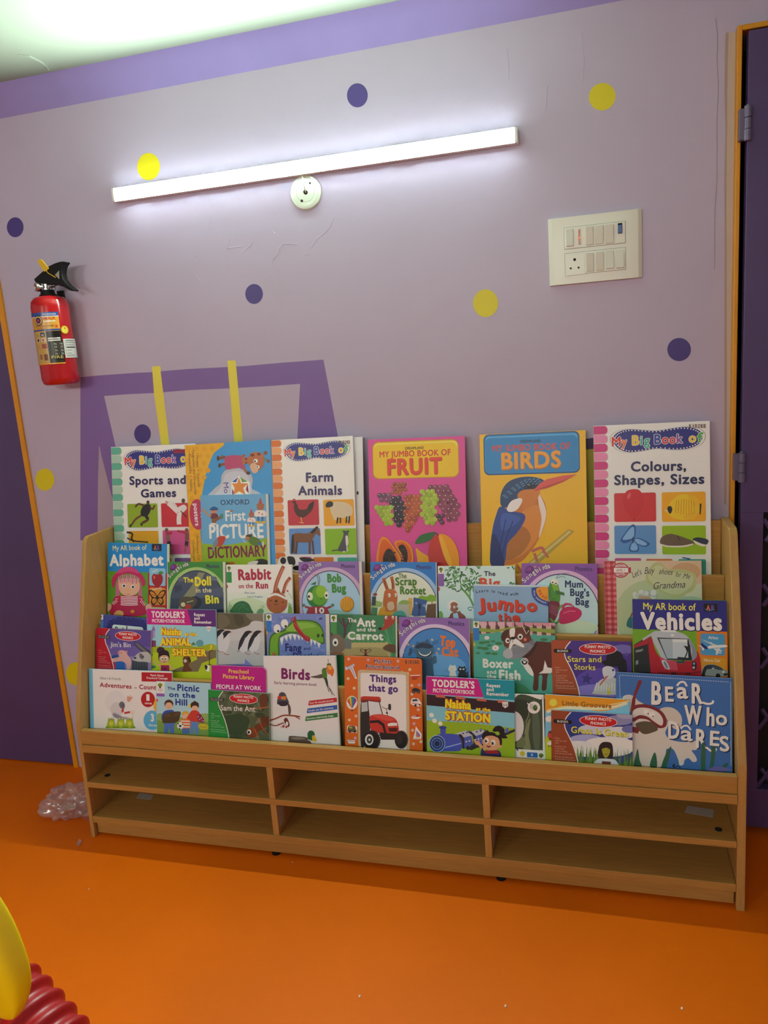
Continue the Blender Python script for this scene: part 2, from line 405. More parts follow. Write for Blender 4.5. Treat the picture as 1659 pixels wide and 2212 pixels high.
# right door: surface-hung purple leaf with a pierced lower panel
d2 = struct(empty('door_2', (.8, -.04, 0)))
bm = bmesh.new()
add_box(bm, .3275, .3385, -.030, -.0004, 0, DOORTOP+.012, .002); add_box(bm, .3385, 1.27, -.030, -.0004, DOORTOP, DOORTOP+.012, .002); add_box(bm, 1.251, 1.27, -.030, -.0004, 0, DOORTOP, .002)
obj('door_frame', bm, M['frame'], d2)
LX, LF, LBK, LB = .3500, -.045, -.010, .022
leaf = bmesh.new(); hz0, hz1, hx0, hx1 = .14, .93, .405, 1.13
add_box(leaf, LX, 1.245, LF, LBK, hz1, DOORTOP-.008, .001); add_box(leaf, LX, 1.245, LF, LBK, LB, hz0, .001)
add_box(leaf, LX, hx0, LF, LBK, hz0, hz1, 0); add_box(leaf, hx1, 1.245, LF, LBK, hz0, hz1, 0)
lo = obj('door_leaf', leaf, M['door'], d2)
box('vent_backing', M['lattice'], hx0-.002, hx1+.002, LBK-.006, LBK-.001, hz0-.002, hz1+.002, d2, bev=0)
bm = bmesh.new(); stp = .108
for k in range(-9, 18):
    for sg in (1, -1):
        c = hx0 + k*stp
        pts = []
        for t in np.linspace(0, 1, 41):
            z_ = hz0+t*(hz1-hz0); x_ = c+sg*(z_-hz0)*.62 + (0 if sg == 1 else .48)
            if hx0 <= x_ <= hx1: pts.append((x_, LF+.012, z_))
        if len(pts) > 1: tube(bm, [pts[0], pts[-1]], .006, 6)
obj('vent_lattice', bm, M['door'], d2)
for hy0, hy1 in ((228, 304), (978, 1042)):
    a = on_y((1615 if hy0 < 500 else 1597), hy0, -.055); b_ = on_y((1615 if hy0 < 500 else 1597), hy1, -.055)
    z1, z0 = a.z, b_.z; hx = LX-.0005
    bm = bmesh.new(); L3 = (z1-z0)/3
    for k in range(3):
        rr = .0088 if k != 1 else .0080
        lathe(bm, [(0, z0+k*L3+.0006), (rr, z0+k*L3+.0006), (rr, z0+(k+1)*L3-.0006), (0, z0+(k+1)*L3-.0006)], 44, Matrix.Translation((hx, -.054, 0)))
    lathe(bm, [(0, z1), (.005, z1), (.004, z1+.003), (0, z1+.0035)], 14, Matrix.Translation((hx, -.054, 0)))
    add_box(bm, hx-.0185, hx-.002, -.052, -.0315, z0+.004, z1-.004, .001)
    h = obj('door_hinge', bm, M['hinge'], d2); h['label'] = 'grey lilac barrel hinge'

# ================================================================== the tier rack
XL0, XL1, XR0, XR1 = -1.546, -1.5325, .302, .322
LIPZ = [.783, .641, .498, .356]; LIPY = [-.132, -.210, -.289, -.368]; LT = .018
FLZ = [.735, .593, .450, .3095]
rk = tag(empty('tiered_book_rack', ((XL0+XR1)/2, -.21, 0)), 'long beech coloured tiered book display rack with open cubbies at its foot', 'bookshelf')
for x0, x1, tf in ((XL0, XL1, -.210), (XR0, XR1, -.187)):
    prof = [(-.376, .0), (-.366, .372), (-.364, .385), (tf, .905), (tf+.007, .914), (tf+.017, .92), (-.046, .92), (-.046, .0)]
    bm = bmesh.new(); prism(bm, prof, 'x', x0, x1, .0022); obj('side_panel', bm, M['woodv'], rk)
G = .0006
box('back_panel', M['wood'], XL1+G, XR0-G, -.060, -.047, .006, .914, rk, .001)
for k in range(3):
    box('tier_board', M['wood'], XL1+G, XR0-G, LIPY[k], LIPY[k]+LT, FLZ[k+1]-.012, LIPZ[k], rk, .0012)
box('front_rail', M['wood'], XL1+G, XR0-G, LIPY[3], LIPY[3]+LT, .3115, LIPZ[3], rk, .0012)
backs = [-.0605, LIPY[0]-G, LIPY[1]-G, LIPY[2]-G]
for k in range(3):
    box('tier_ledge', M['wood'], XL1+G, XR0-G, LIPY[k]+LT+G, backs[k], FLZ[k]-.012, FLZ[k]-.0004, rk, .0006)
SH = [(.0500, .0725, -.3735), (.1700, .1880, -.3735), (.2860, .3110, -.3725)]
SHELVES = []; DIVS = []
for z0, z1, y0 in SH:
    SHELVES.append(box('shelf', M['wood'], XL1+G, XR0-G, y0, -.0605, z0, z1-.0004, rk, .0012))
for x0, x1 in ((-.9244, -.9059), (-.3123, -.2941)):
    for z0, z1 in ((.0728, .1697), (.1883, .2857)):
        DIVS.append(box('divider', M['woodv'], x0, x1, -.3725, -.0610, z0, z1, rk, .001))
box('plinth', M['wood'], XL1+.004, XR0-.003, -.362, -.344, .0095, .0495, rk, .001)
for px, py in ((590, 1851), (1080, 1908)):
    p = on_z(px, py, .004); bm = bmesh.new(); lathe(bm, [(0, .0005), (.013, .0005), (.013, .0060), (.008, .0095), (0, .0095)], 20, Matrix.Translation((p.x, -.353, 0)))
    f = obj('foot', bm, M['black'], rk); f['label'] = 'black rubber foot'
for (px, py), z_ in (((232, 1675), .188), ((1552, 1792), .188)):
    p = on_z(px, py, z_); bm = bmesh.new(); lathe(bm, [(.0085, 0), (.0085, .0012), (.006, .0020), (.005, .0010), (0, .0008)], 20, Matrix.Translation((p.x, p.y, z_)))
    obj('screw_cap', bm, M['dark'], SHELVES[1])
def flat(bm, pts):
    bm.faces.new([bm.verts.new(p) for p in pts])
def sticker(ptsn, nrm, host, t=.0004):
    bm = bmesh.new(); A = [bm.verts.new(p) for p in ptsn]; f = bm.faces.new(A)
    r = bmesh.ops.extrude_face_region(bm, geom=[f]); bmesh.ops.translate(bm, vec=nrm*t, verts=[v for v in r['geom'] if isinstance(v, bmesh.types.BMVert)])
    s = obj('sticker', bm, M['sticker'], host); s['label'] = 'milky white sticker'
k5 = 1275/219.
UPV = Vector((0, 0, 1)); RIV = Vector((1, 0, 0))
sticker([on_z(1440+x/k5, 1640+y/k5, .1879) for x, y in ((262, 583), (598, 637), (583, 735), (228, 668))], UPV, SHELVES[1])
sticker([on_z(x, y, .0724) for x, y in ((302, 1713), (332, 1717), (326, 1728), (294, 1724))], UPV, SHELVES[0])
k3 = 1180/160.
sticker([on_x(540+x/k3, 1600+y/k3, -.9058) for x, y in ((435, 1025), (525, 1030), (545, 1275), (478, 1375))], RIV, DIVS[0])
k4 = 1106/160.
sticker([on_x(1000+x/k4, 1640+y/k4, -.2940) for x, y in ((430, 995), (468, 995), (478, 1200), (455, 1330))], RIV, DIVS[2])
# ================================================================== batten lamp above the rack
def batten(name, origin, ex, nout, length, lampmat, label, group=None):
    """half-round LED batten: metal channel, glowing diffuser, two end caps"""
    r = tag(empty(name, origin), label, 'lamp', group)
    ez = Vector((0, 0, 1)); MT = Matrix(((ex.x, nout.x, 0, origin.x), (ex.y, nout.y, 0, origin.y), (0, 0, 1, origin.z), (0, 0, 0, 1)))
    def fin(bm, nm, m, sm=False):
        bmesh.ops.transform(bm, matrix=MT, verts=bm.verts); return obj(nm, bm, m, r, sm)
    h = length/2
    bm = bmesh.new(); add_box(bm, -h, h, .0008, .0272, -.0187, .0187, .0004); fin(bm, 'channel', M['whitemetal'])
    D0, DD, HH = .0275, .0022, .0185
    pts = [(D0+DD*math.sin(math.pi*i/16), -HH*math.cos(math.pi*i/16)) for i in range(0, 17)]
    bm = bmesh.new(); prism(bm, pts, 'x', -h+.006, h-.006); fin(bm, 'diffuser', lampmat)
    for s0, s1 in ((-h-.002, -h+.0055), (h-.0055, h+.002)):
        bm = bmesh.new(); pc = [(D0+(DD+.001)*math.sin(math.pi*i/16), -(HH+.001)*math.cos(math.pi*i/16)) for i in range(0, 17)]+[(.001, HH), (.001, -HH)]
        prism(bm, pc, 'x', s0, s1, .0008); fin(bm, 'end_cap', M['whitemetal'])
    return r
bl, br_ = on_y(243, 424, -.03), on_y(1116, 287, -.03)
bz = (bl.z+br_.z)/2
batten('wall_batten_light', Vector(((bl.x+br_.x)/2, 0, bz)), Vector((1, 0, 0)), Vector((0, -1, 0)), br_.x-bl.x, M['lamp'], 'lit white LED batten mounted level on the lilac wall above the rack')
batten('wall_batten_light', Vector((-2.5, RY0, 2.02)), Vector((1, 0, 0)), Vector((0, 1, 0)), 1.2, M['lampfar'], 'lit batten on the wall facing the rack, towards its left end', 'battens on the facing wall')
batten('wall_batten_light', Vector((-.5, RY0, 2.02)), Vector((1, 0, 0)), Vector((0, 1, 0)), 1.2, M['lampfar'], 'lit batten on the wall facing the rack, towards its right end', 'battens on the facing wall')

# ceiling-rose style junction cover and its cable
kr = 1659/160.
def rz(x, y, Y=0.0): return on_y(580+x/kr, 340+y/kr, Y)
cc_ = rz(835, 785, -.004)
jr = tag(empty('round_junction_cover', (cc_.x, 0, cc_.z)), 'round pale plastic junction cover on the wall under the batten, cable coming out', 'junction cover')
RM = Matrix.Translation((cc_.x, 0, cc_.z)) @ Matrix.Rotation(math.radians(90), 4, 'X')
bm = bmesh.new(); lathe(bm, [(.004, .0005), (.0465, .0005), (.0465, .004), (.0445, .0065), (.0395, .0075), (.0385, .0068), (.0375, .0075), (.0275, .0078), (.0265, .0070), (.0255, .0080), (.0065, .0084), (.006, .003), (.004, .003), (.004, .0005)], 48, RM)
for ang in (18, 198, 282):
    a = math.radians(ang); b2 = bmesh.new(); add_box(b2, .027, .038, -.0006, .0006, .0068, .0081)
    merge(bm, b2, RM @ Matrix.Rotation(a, 4, 'Z'))
CP = obj('cover_plate', bm, M['rose'], jr, False)
for x, y, r in ((928, 575, .0026), (745, 973, .0036), (835, 785, .0058)):
    p = rz(x, y, -.0085); bm = bmesh.new(); lathe(bm, [(r, .0072), (r, .0088), (0, .0088)], 16, Matrix.Translation((p.x, 0, p.z)) @ Matrix.Rotation(math.radians(90), 4, 'X')); obj('screw_hole', bm, M['dark'], CP)
bm = bmesh.new(); tube(bm, [rz(835, 790, -.007), rz(822, 730, -.014), rz(795, 600, -.019), rz(765, 470, -.022), rz(745, 385, -.0195), rz(742, 372, -.013)], .0021, 10); obj('cable', bm, M['cord'], jr, True)

# ================================================================== switchboard
ks = 1659/280.
def sw(x, y, Y=-.012): return on_y(1150+x/ks, 430+y/ks, Y)
sb_ = tag(empty('switch_board', (-.005, 0, 1.634)), 'ivory modular switch plate with socket, rockers and a blue fan knob', 'switchboard')
X0, X1, Z0, Z1 = -.1225, .1135, 1.5495, 1.7185
bm = bmesh.new()
pf = [(X0, 0), (X0+.001, -.006), (X0+.010, -.0115), (X0+.03, -.012), (X1-.03, -.012), (X1-.010, -.0115), (X1-.001, -.006), (X1, 0)]
prism(bm, pf, 'z', Z0, Z1, .0012); obj('cover_plate', bm, M['white'], sb_)
def swbox(nm, m, x0, y0, x1, y1, d0, d1, bev=.0006, tilt=0):
    a, b = sw(x0, y0, -d0), sw(x1, y1, -d0); zc = (a.z+b.z)/2
    A = sw(x0, (y0+y1)/2, -d0); B_ = sw(x1, (y0+y1)/2, -d0)
    hz = (sw((x0+x1)/2, y0, -d0).z-sw((x0+x1)/2, y1, -d0).z)/2; zc = (sw((x0+x1)/2, y0, -d0).z+sw((x0+x1)/2, y1, -d0).z)/2
    bm = bmesh.new(); add_box(bm, A.x, B_.x, -d1, -d0, zc-hz, zc+hz, bev)
    if tilt:
        for v in bm.verts:
            if v.co.y < -d0-.5*(d1-d0): v.co.y -= tilt*(zc-v.co.z)/hz
    return obj(nm, bm, m, sb_)
G0 = sw(405, 500); G1 = sw(1193, 430)
for ya, yb in ((368, 648), (698, 980)):
    # recess line and tray of one row
    sl = -90/788.
    zt = sw(405, ya).z; zb = sw(405, yb).z
    bm = bmesh.new(); add_box(bm, G0.x, G1.x, -.0124, -.0121, zb, zt); obj('module_gap', bm, mat('grey_gap', (.25, .24, .2), rough=.8) if 'gap' not in M else M['gap'], sb_)
    bm = bmesh.new(); add_box(bm, G0.x+.0008, G1.x-.0008, -.0135, -.0125, zb+.0008, zt-.0008, .0004); obj('module_tray', bm, M['white'], sb_)
for x0, y0, x1, y1, m in ((430, 383, 524, 605, 'white'), (685, 355, 778, 590, 'switch'), (805, 342, 908, 575, 'switch'), (937, 328, 1040, 565, 'switch'),
                          (690, 692, 783, 925, 'switch'), (815, 680, 912, 912, 'switch'), (942, 665, 1042, 890, 'white'), (1073, 655, 1172, 880, 'white')):
    swbox('rocker', M[m], x0, y0, x1, y1, .0137, .0185, .0008, .0022 if m == 'white' else -.0015)
swbox('indicator_bezel', M['white'], 583, 372, 622, 590, .0136, .0150, .0007); r_ = swbox('indicator_lens', M['redled'], 590, 385, 611, 580, .0151, .0160, .0005)
p = sw(604, 494, -.017); bm = bmesh.new(); bmesh.ops.create_uvsphere(bm, u_segments=14, v_segments=8, radius=.0022); bmesh.ops.translate(bm, vec=Vector((p.x, -.0160, p.z)), verts=bm.verts); g_ = obj('indicator_glow', bm, M['glow'], sb_); g_['label'] = 'glowing orange neon'
swbox('fan_plate', M['white'], 1066, 300, 1188, 560, .0136, .0144, .0004); swbox('knob_slot', M['dark'], 1094, 308, 1150, 440, .0145, .0150, .0003)
k_ = swbox('fan_knob', M['blue'], 1094, 330, 1148, 440, .0151, .0195, .001); k_['label'] = 'blue fan regulator knob'
SF = swbox('socket_face', M['white'], 420, 705, 672, 972, .0136, .0146, .0004)
for x, y, r in ((541, 775, .0036), (491, 887, .0026), (592, 877, .0026)):
    p = sw(x, y, -.0147); bm = bmesh.new(); lathe(bm, [(r, 0), (r, .0004), (0, .0004)], 18, Matrix.Translation((p.x, -.0147, p.z)) @ Matrix.Rotation(math.radians(90), 4, 'X')); obj('socket_hole', bm, M['dark'], SF)

# ================================================================== fire extinguisher
kf = 1382/200.
AX, AYY, RR = -1.655, -.066, .0565
def fe(x, y, Y=-.066): return on_y(20+x/kf, 540+y/kf, Y)
zb = 1.386; zt = fe(560, 690).z
AX = (fe(690, 1400).x)
fx = tag(empty('fire_extinguisher', (AX, AYY, zb)), 'small red powder fire extinguisher hung on the wall at the left', 'fire extinguisher')
TM = Matrix.Translation((AX, AYY, 0))
bm = bmesh.new(); lathe(bm, [(0, zb+.006), (.030, zb+.004), (.046, zb), (.053, zb+.006), (RR, zb+.02), (RR, zt-.034), (.054, zt-.018), (.045, zt-.006), (.026, zt), (0, zt)], 64, TM); obj('cylinder_body', bm, M['red'], fx, True)
bm = bmesh.new(); lathe(bm, [(0, zt+.0004), (.027, zt+.0004), (.025, zt+.004), (.0215, zt+.006), (.020, zt+.017), (0, zt+.017)], 28, TM); obj('neck_collar', bm, M['black'], fx)
bm = bmesh.new(); lathe(bm, [(0, zt+.0174), (.0135, zt+.0174), (.0135, zt+.024), (.011, zt+.026), (.011, zt+.040), (0, zt+.040)], 24, TM)
pv = fe(700, 560); tube(bm, [Vector((AX, AYY, zt+.030)), Vector((pv.x, AYY, zt+.030))], .007, 14); obj('valve', bm, M['chrome'], fx)
pg = fe(430, 557, -.085); bm = bmesh.new(); lathe(bm, [(0, -.008), (.0125, -.008), (.0135, 0), (.0125, .008), (.010, .0085), (.009, .0065), (0, .0065)], 28, Matrix.Translation(pg) @ Matrix.Rotation(math.radians(90), 4, 'X') @ Matrix.Rotation(math.radians(-30), 4, 'Y'))
obj('pressure_gauge', bm, M['chrome'], fx)
hp = [(405, 440), (500, 355), (620, 250), (710, 205), (800, 178), (862, 178), (880, 190), (845, 240), (826, 300), (822, 360), (840, 440), (900, 520), (1005, 600), (1000, 620), (940, 608), (850, 555), (760, 527), (600, 517), (430, 492)]
bm = bmesh.new(); prism(bm, [(fe(x, y).x, fe(x, y).z) for x, y in hp], 'y', AYY-.013, AYY+.013, .003); LH = obj('lever_handle', bm, M['black'], fx)
bm = bmesh.new(); prism(bm, [(fe(x, y, -.08).x, fe(x, y, -.08).z) for x, y in ((680, 372), (742, 308), (745, 435))], 'y', AYY-.0140, AYY-.0132); o_ = obj('instruction_label', bm, mat('grey_label', (.35, .34, .27)), LH)
bm = bmesh.new(); prism(bm, [(fe(x, y, -.082).x, fe(x, y, -.082).z) for x, y in ((418, 165), (440, 145), (478, 138), (492, 150), (590, 270), (585, 290), (532, 325), (515, 315))], 'y', -.0835, -.0805, .0006); o_ = obj('safety_tag', bm, M['yellowtag'], fx); o_['label'] = 'yellow safety tag'
bm = bmesh.new(); tube(bm, [fe(545, 300, -.084), fe(580, 345, -.0835), fe(640, 380, -.083), fe(690, 410, -.082)], .0011, 8); obj('seal_wire', bm, M['yellowtag'], fx)
bm = bmesh.new(); tube(bm, [fe(630, 520, -.075), fe(632, 560, -.08), fe(660, 610, -.08), fe(690, 590, -.075), fe(680, 530, -.07)], .0008, 6); obj('seal_loop', bm, M['black'], fx)
box('wall_bracket', M['black'], AX-.012, AX+.012, -.0085, -.0004, zt-.05, zt+.02, fx)
# curved labels: (angle across, height) patches wrapped on the cylinder
class Wrap:
    def __init__(s): s.V = []; s.F = []; s.C = []; s.k = 0
    def p(s, a, z, r): return (AX+r*math.sin(a), AYY-r*math.cos(a), z)
    def px(s, x, y):
        """angle and height of the body point seen at this pixel of the close view"""
        d = ray(20+x/kf, 540+y/kf); o = CAMP; ox, oy = o.x-AX, o.y-AYY
        A = d.x*d.x+d.y*d.y; B_ = 2*(ox*d.x+oy*d.y); C_ = ox*ox+oy*oy-RR*RR; D_ = B_*B_-4*A*C_
        t = (-B_-math.sqrt(max(D_, 0)))/(2*A); q = o+d*t; return math.atan2(q.x-AX, -(q.y-AYY)), q.z
    def rect(s, c, a0, a1, z0, z1):
        r = RR+.0003+s.k*4e-5; s.k += 1; b = len(s.V); st = .05
        A_ = [a0]+[q*st for q in range(int(math.floor(a0/st))+1, int(math.ceil(a1/st)))]+[a1]; n = len(A_)-1
        for a in A_: s.V += [s.p(a, z0, r), s.p(a, z1, r)]
        for i in range(n): s.F.append((b+2*i, b+2*i+2, b+2*i+3, b+2*i+1)); s.C.append(lin(c))
    def disc(s, c, a, z, rad):
        r = RR+.0003+s.k*4e-5; s.k += 1; b = len(s.V); n = 28; s.V.append(s.p(a, z, r))
        for i in range(n): t = 2*math.pi*i/n; s.V.append(s.p(a+rad*math.cos(t)/RR, z+rad*math.sin(t), r))
        for i in range(n): s.F.append((b, b+1+i, b+1+(i+1) % n)); s.C.append(lin(c))
    def text(s, c, t, a0, a1, z, h, bold=.0):
        r = RR+.0003+s.k*4e-5; s.k += 1; V, Fc = glyphs(t, min(bold, .012)); xs = [v[0] for v in V]; x0, x1 = min(xs), max(xs); b = len(s.V)
        for v in V: s.V.append(s.p(a0+(a1-a0)*(v[0]-x0)/(x1-x0), z+v[1]/CAPH*h, r))
        for f in Fc: s.F.append(tuple(b+i for i in f)); s.C.append(lin(c))
    def build(s, nm, parent):
        me = bpy.data.meshes.new(nm); me.from_pydata(s.V, [], s.F); add_colour(me, s.C); return link(nm, me, M['label'], parent)
w = Wrap()
aL = -1.45; aR, zA = w.px(785, 1330); _, zT = w.px(560, 925); _, zB = w.px(700, 1700)
Zf = lambda f: zT+(zB-zT)*f            # f: 0 top .. 1 bottom of the main label
w.rect('e0a23a', aL, aR, Zf(1), Zf(0)); w.rect('2c4f9c', aL, aR, Zf(.075), Zf(0)); w.rect('f0eada', aL, aR, Zf(.09), Zf(.075))
aM0 = w.px(548, 1260)[0]; aT = w.px(385, 1300)[0]; aM = aM0+.25
aP = w.px(495, 950)[0]; aD = w.px(428, 1030)[0]
w.text('e8e6e0', 'POWDER', aP, aR-.10, Zf(.058), .0050, .02); w.disc('1d2340', aD, Zf(.15), .0155); w.disc('e6c660', aD, Zf(.15), .0125); w.disc('1d2a70', aD, Zf(.15), .0095); w.disc('c8301c', aD, Zf(.15), .0045)
w.text('c9341c', 'MAX', aP, aR-.16, Zf(.145), .0085, .03); w.rect('efe9d8', aP, aR-.2, Zf(.185), Zf(.165))
w.text('3a2a18', 'FIRE EXTINGUISHER', aD-.25, aR-.30, Zf(.275), .0040, .01); w.text('3a2a18', 'stored pressure type', aD-.2, aR-.7, Zf(.31), .0028); w.rect('d8502a', aR-.24, aR-.12, Zf(.30), Zf(.25))
w.rect('2c4f9c', aL, aR, Zf(.355), Zf(.325)); w.rect('14120f', aM-.25, aR, Zf(.975), Zf(.365)); w.rect('c9a45c', aL, aM-.25, Zf(.97), Zf(.37))
w.rect('27415f', aM-.58, aM-.30, Zf(.465), Zf(.385)); w.text('e8e8e0', 'B', aM-.51, aM-.37, Zf(.455), .0065, .03); w.text('5b6a28', 'A', aM-.86, aM-.70, Zf(.455), .0060, .03)
for i, (q0, q1, q2, q3, cc) in enumerate(((.90, .68, .49, .56, 'ddd0b4'), (.58, .30, .49, .56, 'ddd0b4'), (.90, .70, .62, .69, 'b99a58'), (.58, .28, .60, .69, 'a85040'), (.86, .66, .80, .90, '9c6a50'), (.54, .32, .80, .92, '7a4a30'))):
    w.rect(cc, aM-q0, aM-q1, Zf(q3), Zf(q2))
w.disc('20201e', aM-.79, Zf(.525), .0045); w.rect('b8262a', aM-.50, aM-.40, Zf(.545), Zf(.51))
for f in (.49, .53): w.rect('d9d6cc', aM-.18, aR-.08, Zf(f+.028), Zf(f))
w.text('3a3a80', '2024', aR-.45, aR-.25, Zf(.51), .0035)
for i, f in enumerate((.58, .645, .71, .775)):
    for j, q in enumerate((.02, .32)):
        w.rect('8b8878', aM-.02+q, aM+.25+q, Zf(f+.052), Zf(f)); w.rect('1c1a16', aM-.01+q, aM+.24+q, Zf(f+.048), Zf(f+.004)); w.text('dedccf', ('1kg', '0.78', '20s', '35s')[i], aM+.06+q, aM+.20+q, Zf(f+.042), .0045, .01)
w.text('e0cf7a', 'FIRE', aM-.12, aR-.06, Zf(.895), .0085, .03)
for f in (.93, .95): w.rect('54503f', aM-.1, aR-.1, Zf(f+.008), Zf(f))
w.rect('e9a92c', aL, aR, Zf(1.0), Zf(.978))
a0, z0_ = w.px(838, 1610); a1 = a0+1.25; _, z1_ = w.px(900, 1325)
w.rect('d9d8cf', a0, a1, z0_, z1_); w.rect('5c5c58', a0+.08, a1-.05, z0_+.004, z1_-.004); w.rect('d9d8cf', a0+.095, a1-.065, z0_+.0048, z1_-.0048)
for i, f in enumerate((.12, .22, .38, .52, .66, .78, .88)): w.rect('77776f' if i != 3 else '30302c', a0+.13, a0+.13+(.5, .3, .3, .75, .6, .75, .6)[i], z0_+(z1_-z0_)*f, z0_+(z1_-z0_)*(f+(.03 if i != 3 else .06)))
aS, zS = w.px(823, 1190); w.disc('d9b21c', aS, zS, .0125); w.disc('ecd24a', aS, zS, .0095); w.disc('c39a12', aS, zS+.004, .003)
w.build('printed_label', fx)
# ================================================================== books
# tier: floor height, front-surface y at the floor for layer 0, lean, ink gain (photo colours are as lit there)
TIER = {'A': (.735, -.0985, .17, (1.10, 1.08, 1.20)), 'B': (.593, -.1775, .20, (1.08, 1.12, 1.32)),
        'C': (.450, -.2560, .21, (1.12, 1.18, 1.42)), 'D': (.3106, -.3345, .21, (1.16, 1.22, 1.48))}
GRP = {'A': 'tall books on the top tier', 'B': 'books on the second tier', 'C': 'books on the third tier', 'D': 'books on the front tier'}
LSTEP = .0068
Z1, Z2, Z3 = (160, 900, 1659/460.), (560, 900, 1659/480.), (1000, 890, 1659/640.)
Z4, Z5, Z6, Z7 = (180, 1160, 1659/340.), (440, 1180, 1659/360.), (780, 1180, 1659/360.), (1100, 1180, 1659/540.)
Z8, Y1, Y2, Y3 = (180, 1400, 1659/420.), (560, 1380, 1659/380.), (900, 1430, 1659/340.), (1160, 1420, 1659/460.)
Z9, ZJ, ZV = (700, 1310, 1659/520.), (1010, 1250, 1659/200.), (1360, 1280, 1659/240.)
RAW = (0, 0, 1)
def book(name, label, tier, layer, tl, tr, bl, zf, bg, draw, th=.0052, pe=0.0, rad=0.0, spine=None, cat='book', backc=None, toff=0.0):
    fz, yb, s, gain = TIER[tier]; yb -= layer*LSTEP
    n = Vector((0, -1, s)).normalized(); P0 = Vector((0, yb, fz))
    def hit(q):
        d = ray(*q); return CAMP + d*((P0-CAMP).dot(n)/d.dot(n))
    O, A, Bp = hit(tl), hit(tr), hit(bl)
    ex = (A-O).normalized(); ey = n.cross(ex)
    lv = (Bp-O).normalized(); dev = math.atan2(lv.dot(ex), -lv.dot(ey))
    R = Matrix.Rotation(dev*.5, 3, n); ex = R @ ex; ey = n.cross(ex)
    W_ = (A-O).length; H_ = (O.z+min(0, W_*ex.z)-fz-.0008-th*n.z)/ey.z
    a = Art(O, ex, ey, n, W_, H_, gain); a.z(*zf)
    if draw: draw(a)
    if th > .006: pe_t = 0
    def L(p, k): return O+ex*p[0]+ey*p[1]+n*k
    def outline(x0, x1, y0, y1, r):
        if not r: return [(x0, y0), (x1, y0), (x1, y1), (x0, y1)]
        o = [(x0, y0)]
        for cx, cy, st in ((x1-r, y0+r, 270), (x1-r, y1-r, 0)):
            for k in range(6): t = math.radians(st+18*k); o.append((cx+r*math.cos(t), cy+r*math.sin(t)))
        return o+[(x0, y1)]
    def slab(x0, x1, y0, y1, k0, k1, r=0):
        bm = bmesh.new(); q = outline(x0, x1, y0, y1, r)
        F0 = [bm.verts.new(L(p, k0)) for p in q]; F1 = [bm.verts.new(L(p, k1)) for p in q]
        bm.faces.new(F1); bm.faces.new(F0[::-1])
        for i in range(len(q)): j = (i+1) % len(q); bm.faces.new((F0[i], F0[j], F1[j], F1[i]))
        return bm
    base = L((W_/2, -H_), -th/2)
    r = tag(empty(name, base), label, cat, GRP[tier])
    ct = .0005 if not rad else .0009
    fc = surf('front_cover', slab(0, W_, -H_, 0, -ct, 0, rad), a.col(bg), a, M['cover'], r)
    obj('pages', slab(.0006, W_-.0008+pe, -H_+.0004, -.0006+toff, -th+ct+.0001, -ct-.0001, rad), M['page'], r)
    sc = a.col(spine or bg)
    bm = slab(.0004, W_-.0002+pe*1.1, -H_, 0+toff*1.05, -th, -th+ct, rad); e = Art(O, ex, ey, n)
    surf('back_cover', bm, a.col(backc or spine or bg), e, M['cover'], r)
    bm = slab(-.0005, -.0001, -H_, 0, -th, 0); surf('spine', bm, sc, Art(O, ex, ey, n), M['cover'], r)
    return r

# ---------------------------------------------------------------- shared cover layouts
def big_book(a, c1, c2, seen=100):
    """white cover with tab edge, wavy blue title badge"""
    a.u()
    for k in range(20):
        v = .5+8.2*k
        a.R('c8b8a8', -6, v+.3, 12.6, v+8.0, 3); a.R(c1 if k % 2 == 0 else c2, -6, v, 12.2, v+7.5, 3)
    badge = (17, 13, 21, 7.2, 30, 4.6, 42, 5.6, 55, 7, 68, 5.4, 80, 4.6, 90, 7.4, 94, 13, 91, 20, 82, 24, 70, 24.6, 55, 23, 42, 24.8, 30, 25.4, 21, 21)
    def scale(f, k): return [c for i in range(0, len(f), 2) for c in (55.5+(f[i]-55.5)*k, 15+(f[i+1]-15)*k)]
    a.B('b9b4ac', *scale(badge, 1.07)).B('f1efe8', *scale(badge, 1.05)).B('2f3180', *badge)
    pp = spline([(badge[i], badge[i+1]) for i in range(0, len(badge), 2)], 4)
    for i, p in enumerate(pp):
        x, y = 55.5+(p[0]-55.5)*.955, 15+(p[1]-15)*.90; a.lay -= (i > 0); a.E('f3f1ea', x, y, .62, n=8)
    for ch, x0, x1, y, h, c in (('M', 16, 24, 19.4, 8, 'd83a34'), ('y', 24.5, 29.5, 19.6, 8, 'e8762c'), ('B', 34, 40, 19, 8.3, 'ecc82c'), ('i', 41, 42.8, 19, 8, '46b39c'), ('g', 44, 49.2, 19.2, 8, '46b39c'),
                               ('B', 53, 59, 18.8, 8.3, '3b4aa4'), ('o', 59.6, 65.4, 18.8, 8, 'd8404c'), ('o', 66, 71.4, 18.8, 8, 'd8404c'), ('k', 72.2, 77.4, 18.8, 8, '8a56a4'), ('o', 82.5, 88.4, 18.4, 8, 'ecc82c'), ('f', 89.4, 94.6, 18.4, 8, '58b054')):
        a.T(c, ch, x0, y, x1, h, b=.035, o='f6f2e8', ow=.055)
def kidzee(a, x0, x1, y, h, c='6b4a35'):
    for i, ch in enumerate('KIDZEE'):
        w = (x1-x0)/6; a.T(('5a4636', '7a5a44', '54503c', '8a5040', '5c4a3c', '6b4a35')[i] if c else c, ch, x0+w*i+.08*w+(w*.25 if ch == 'I' else 0), y, x0+w*(i+1)-.08*w-(w*.25 if ch == 'I' else 0), h, b=.05)
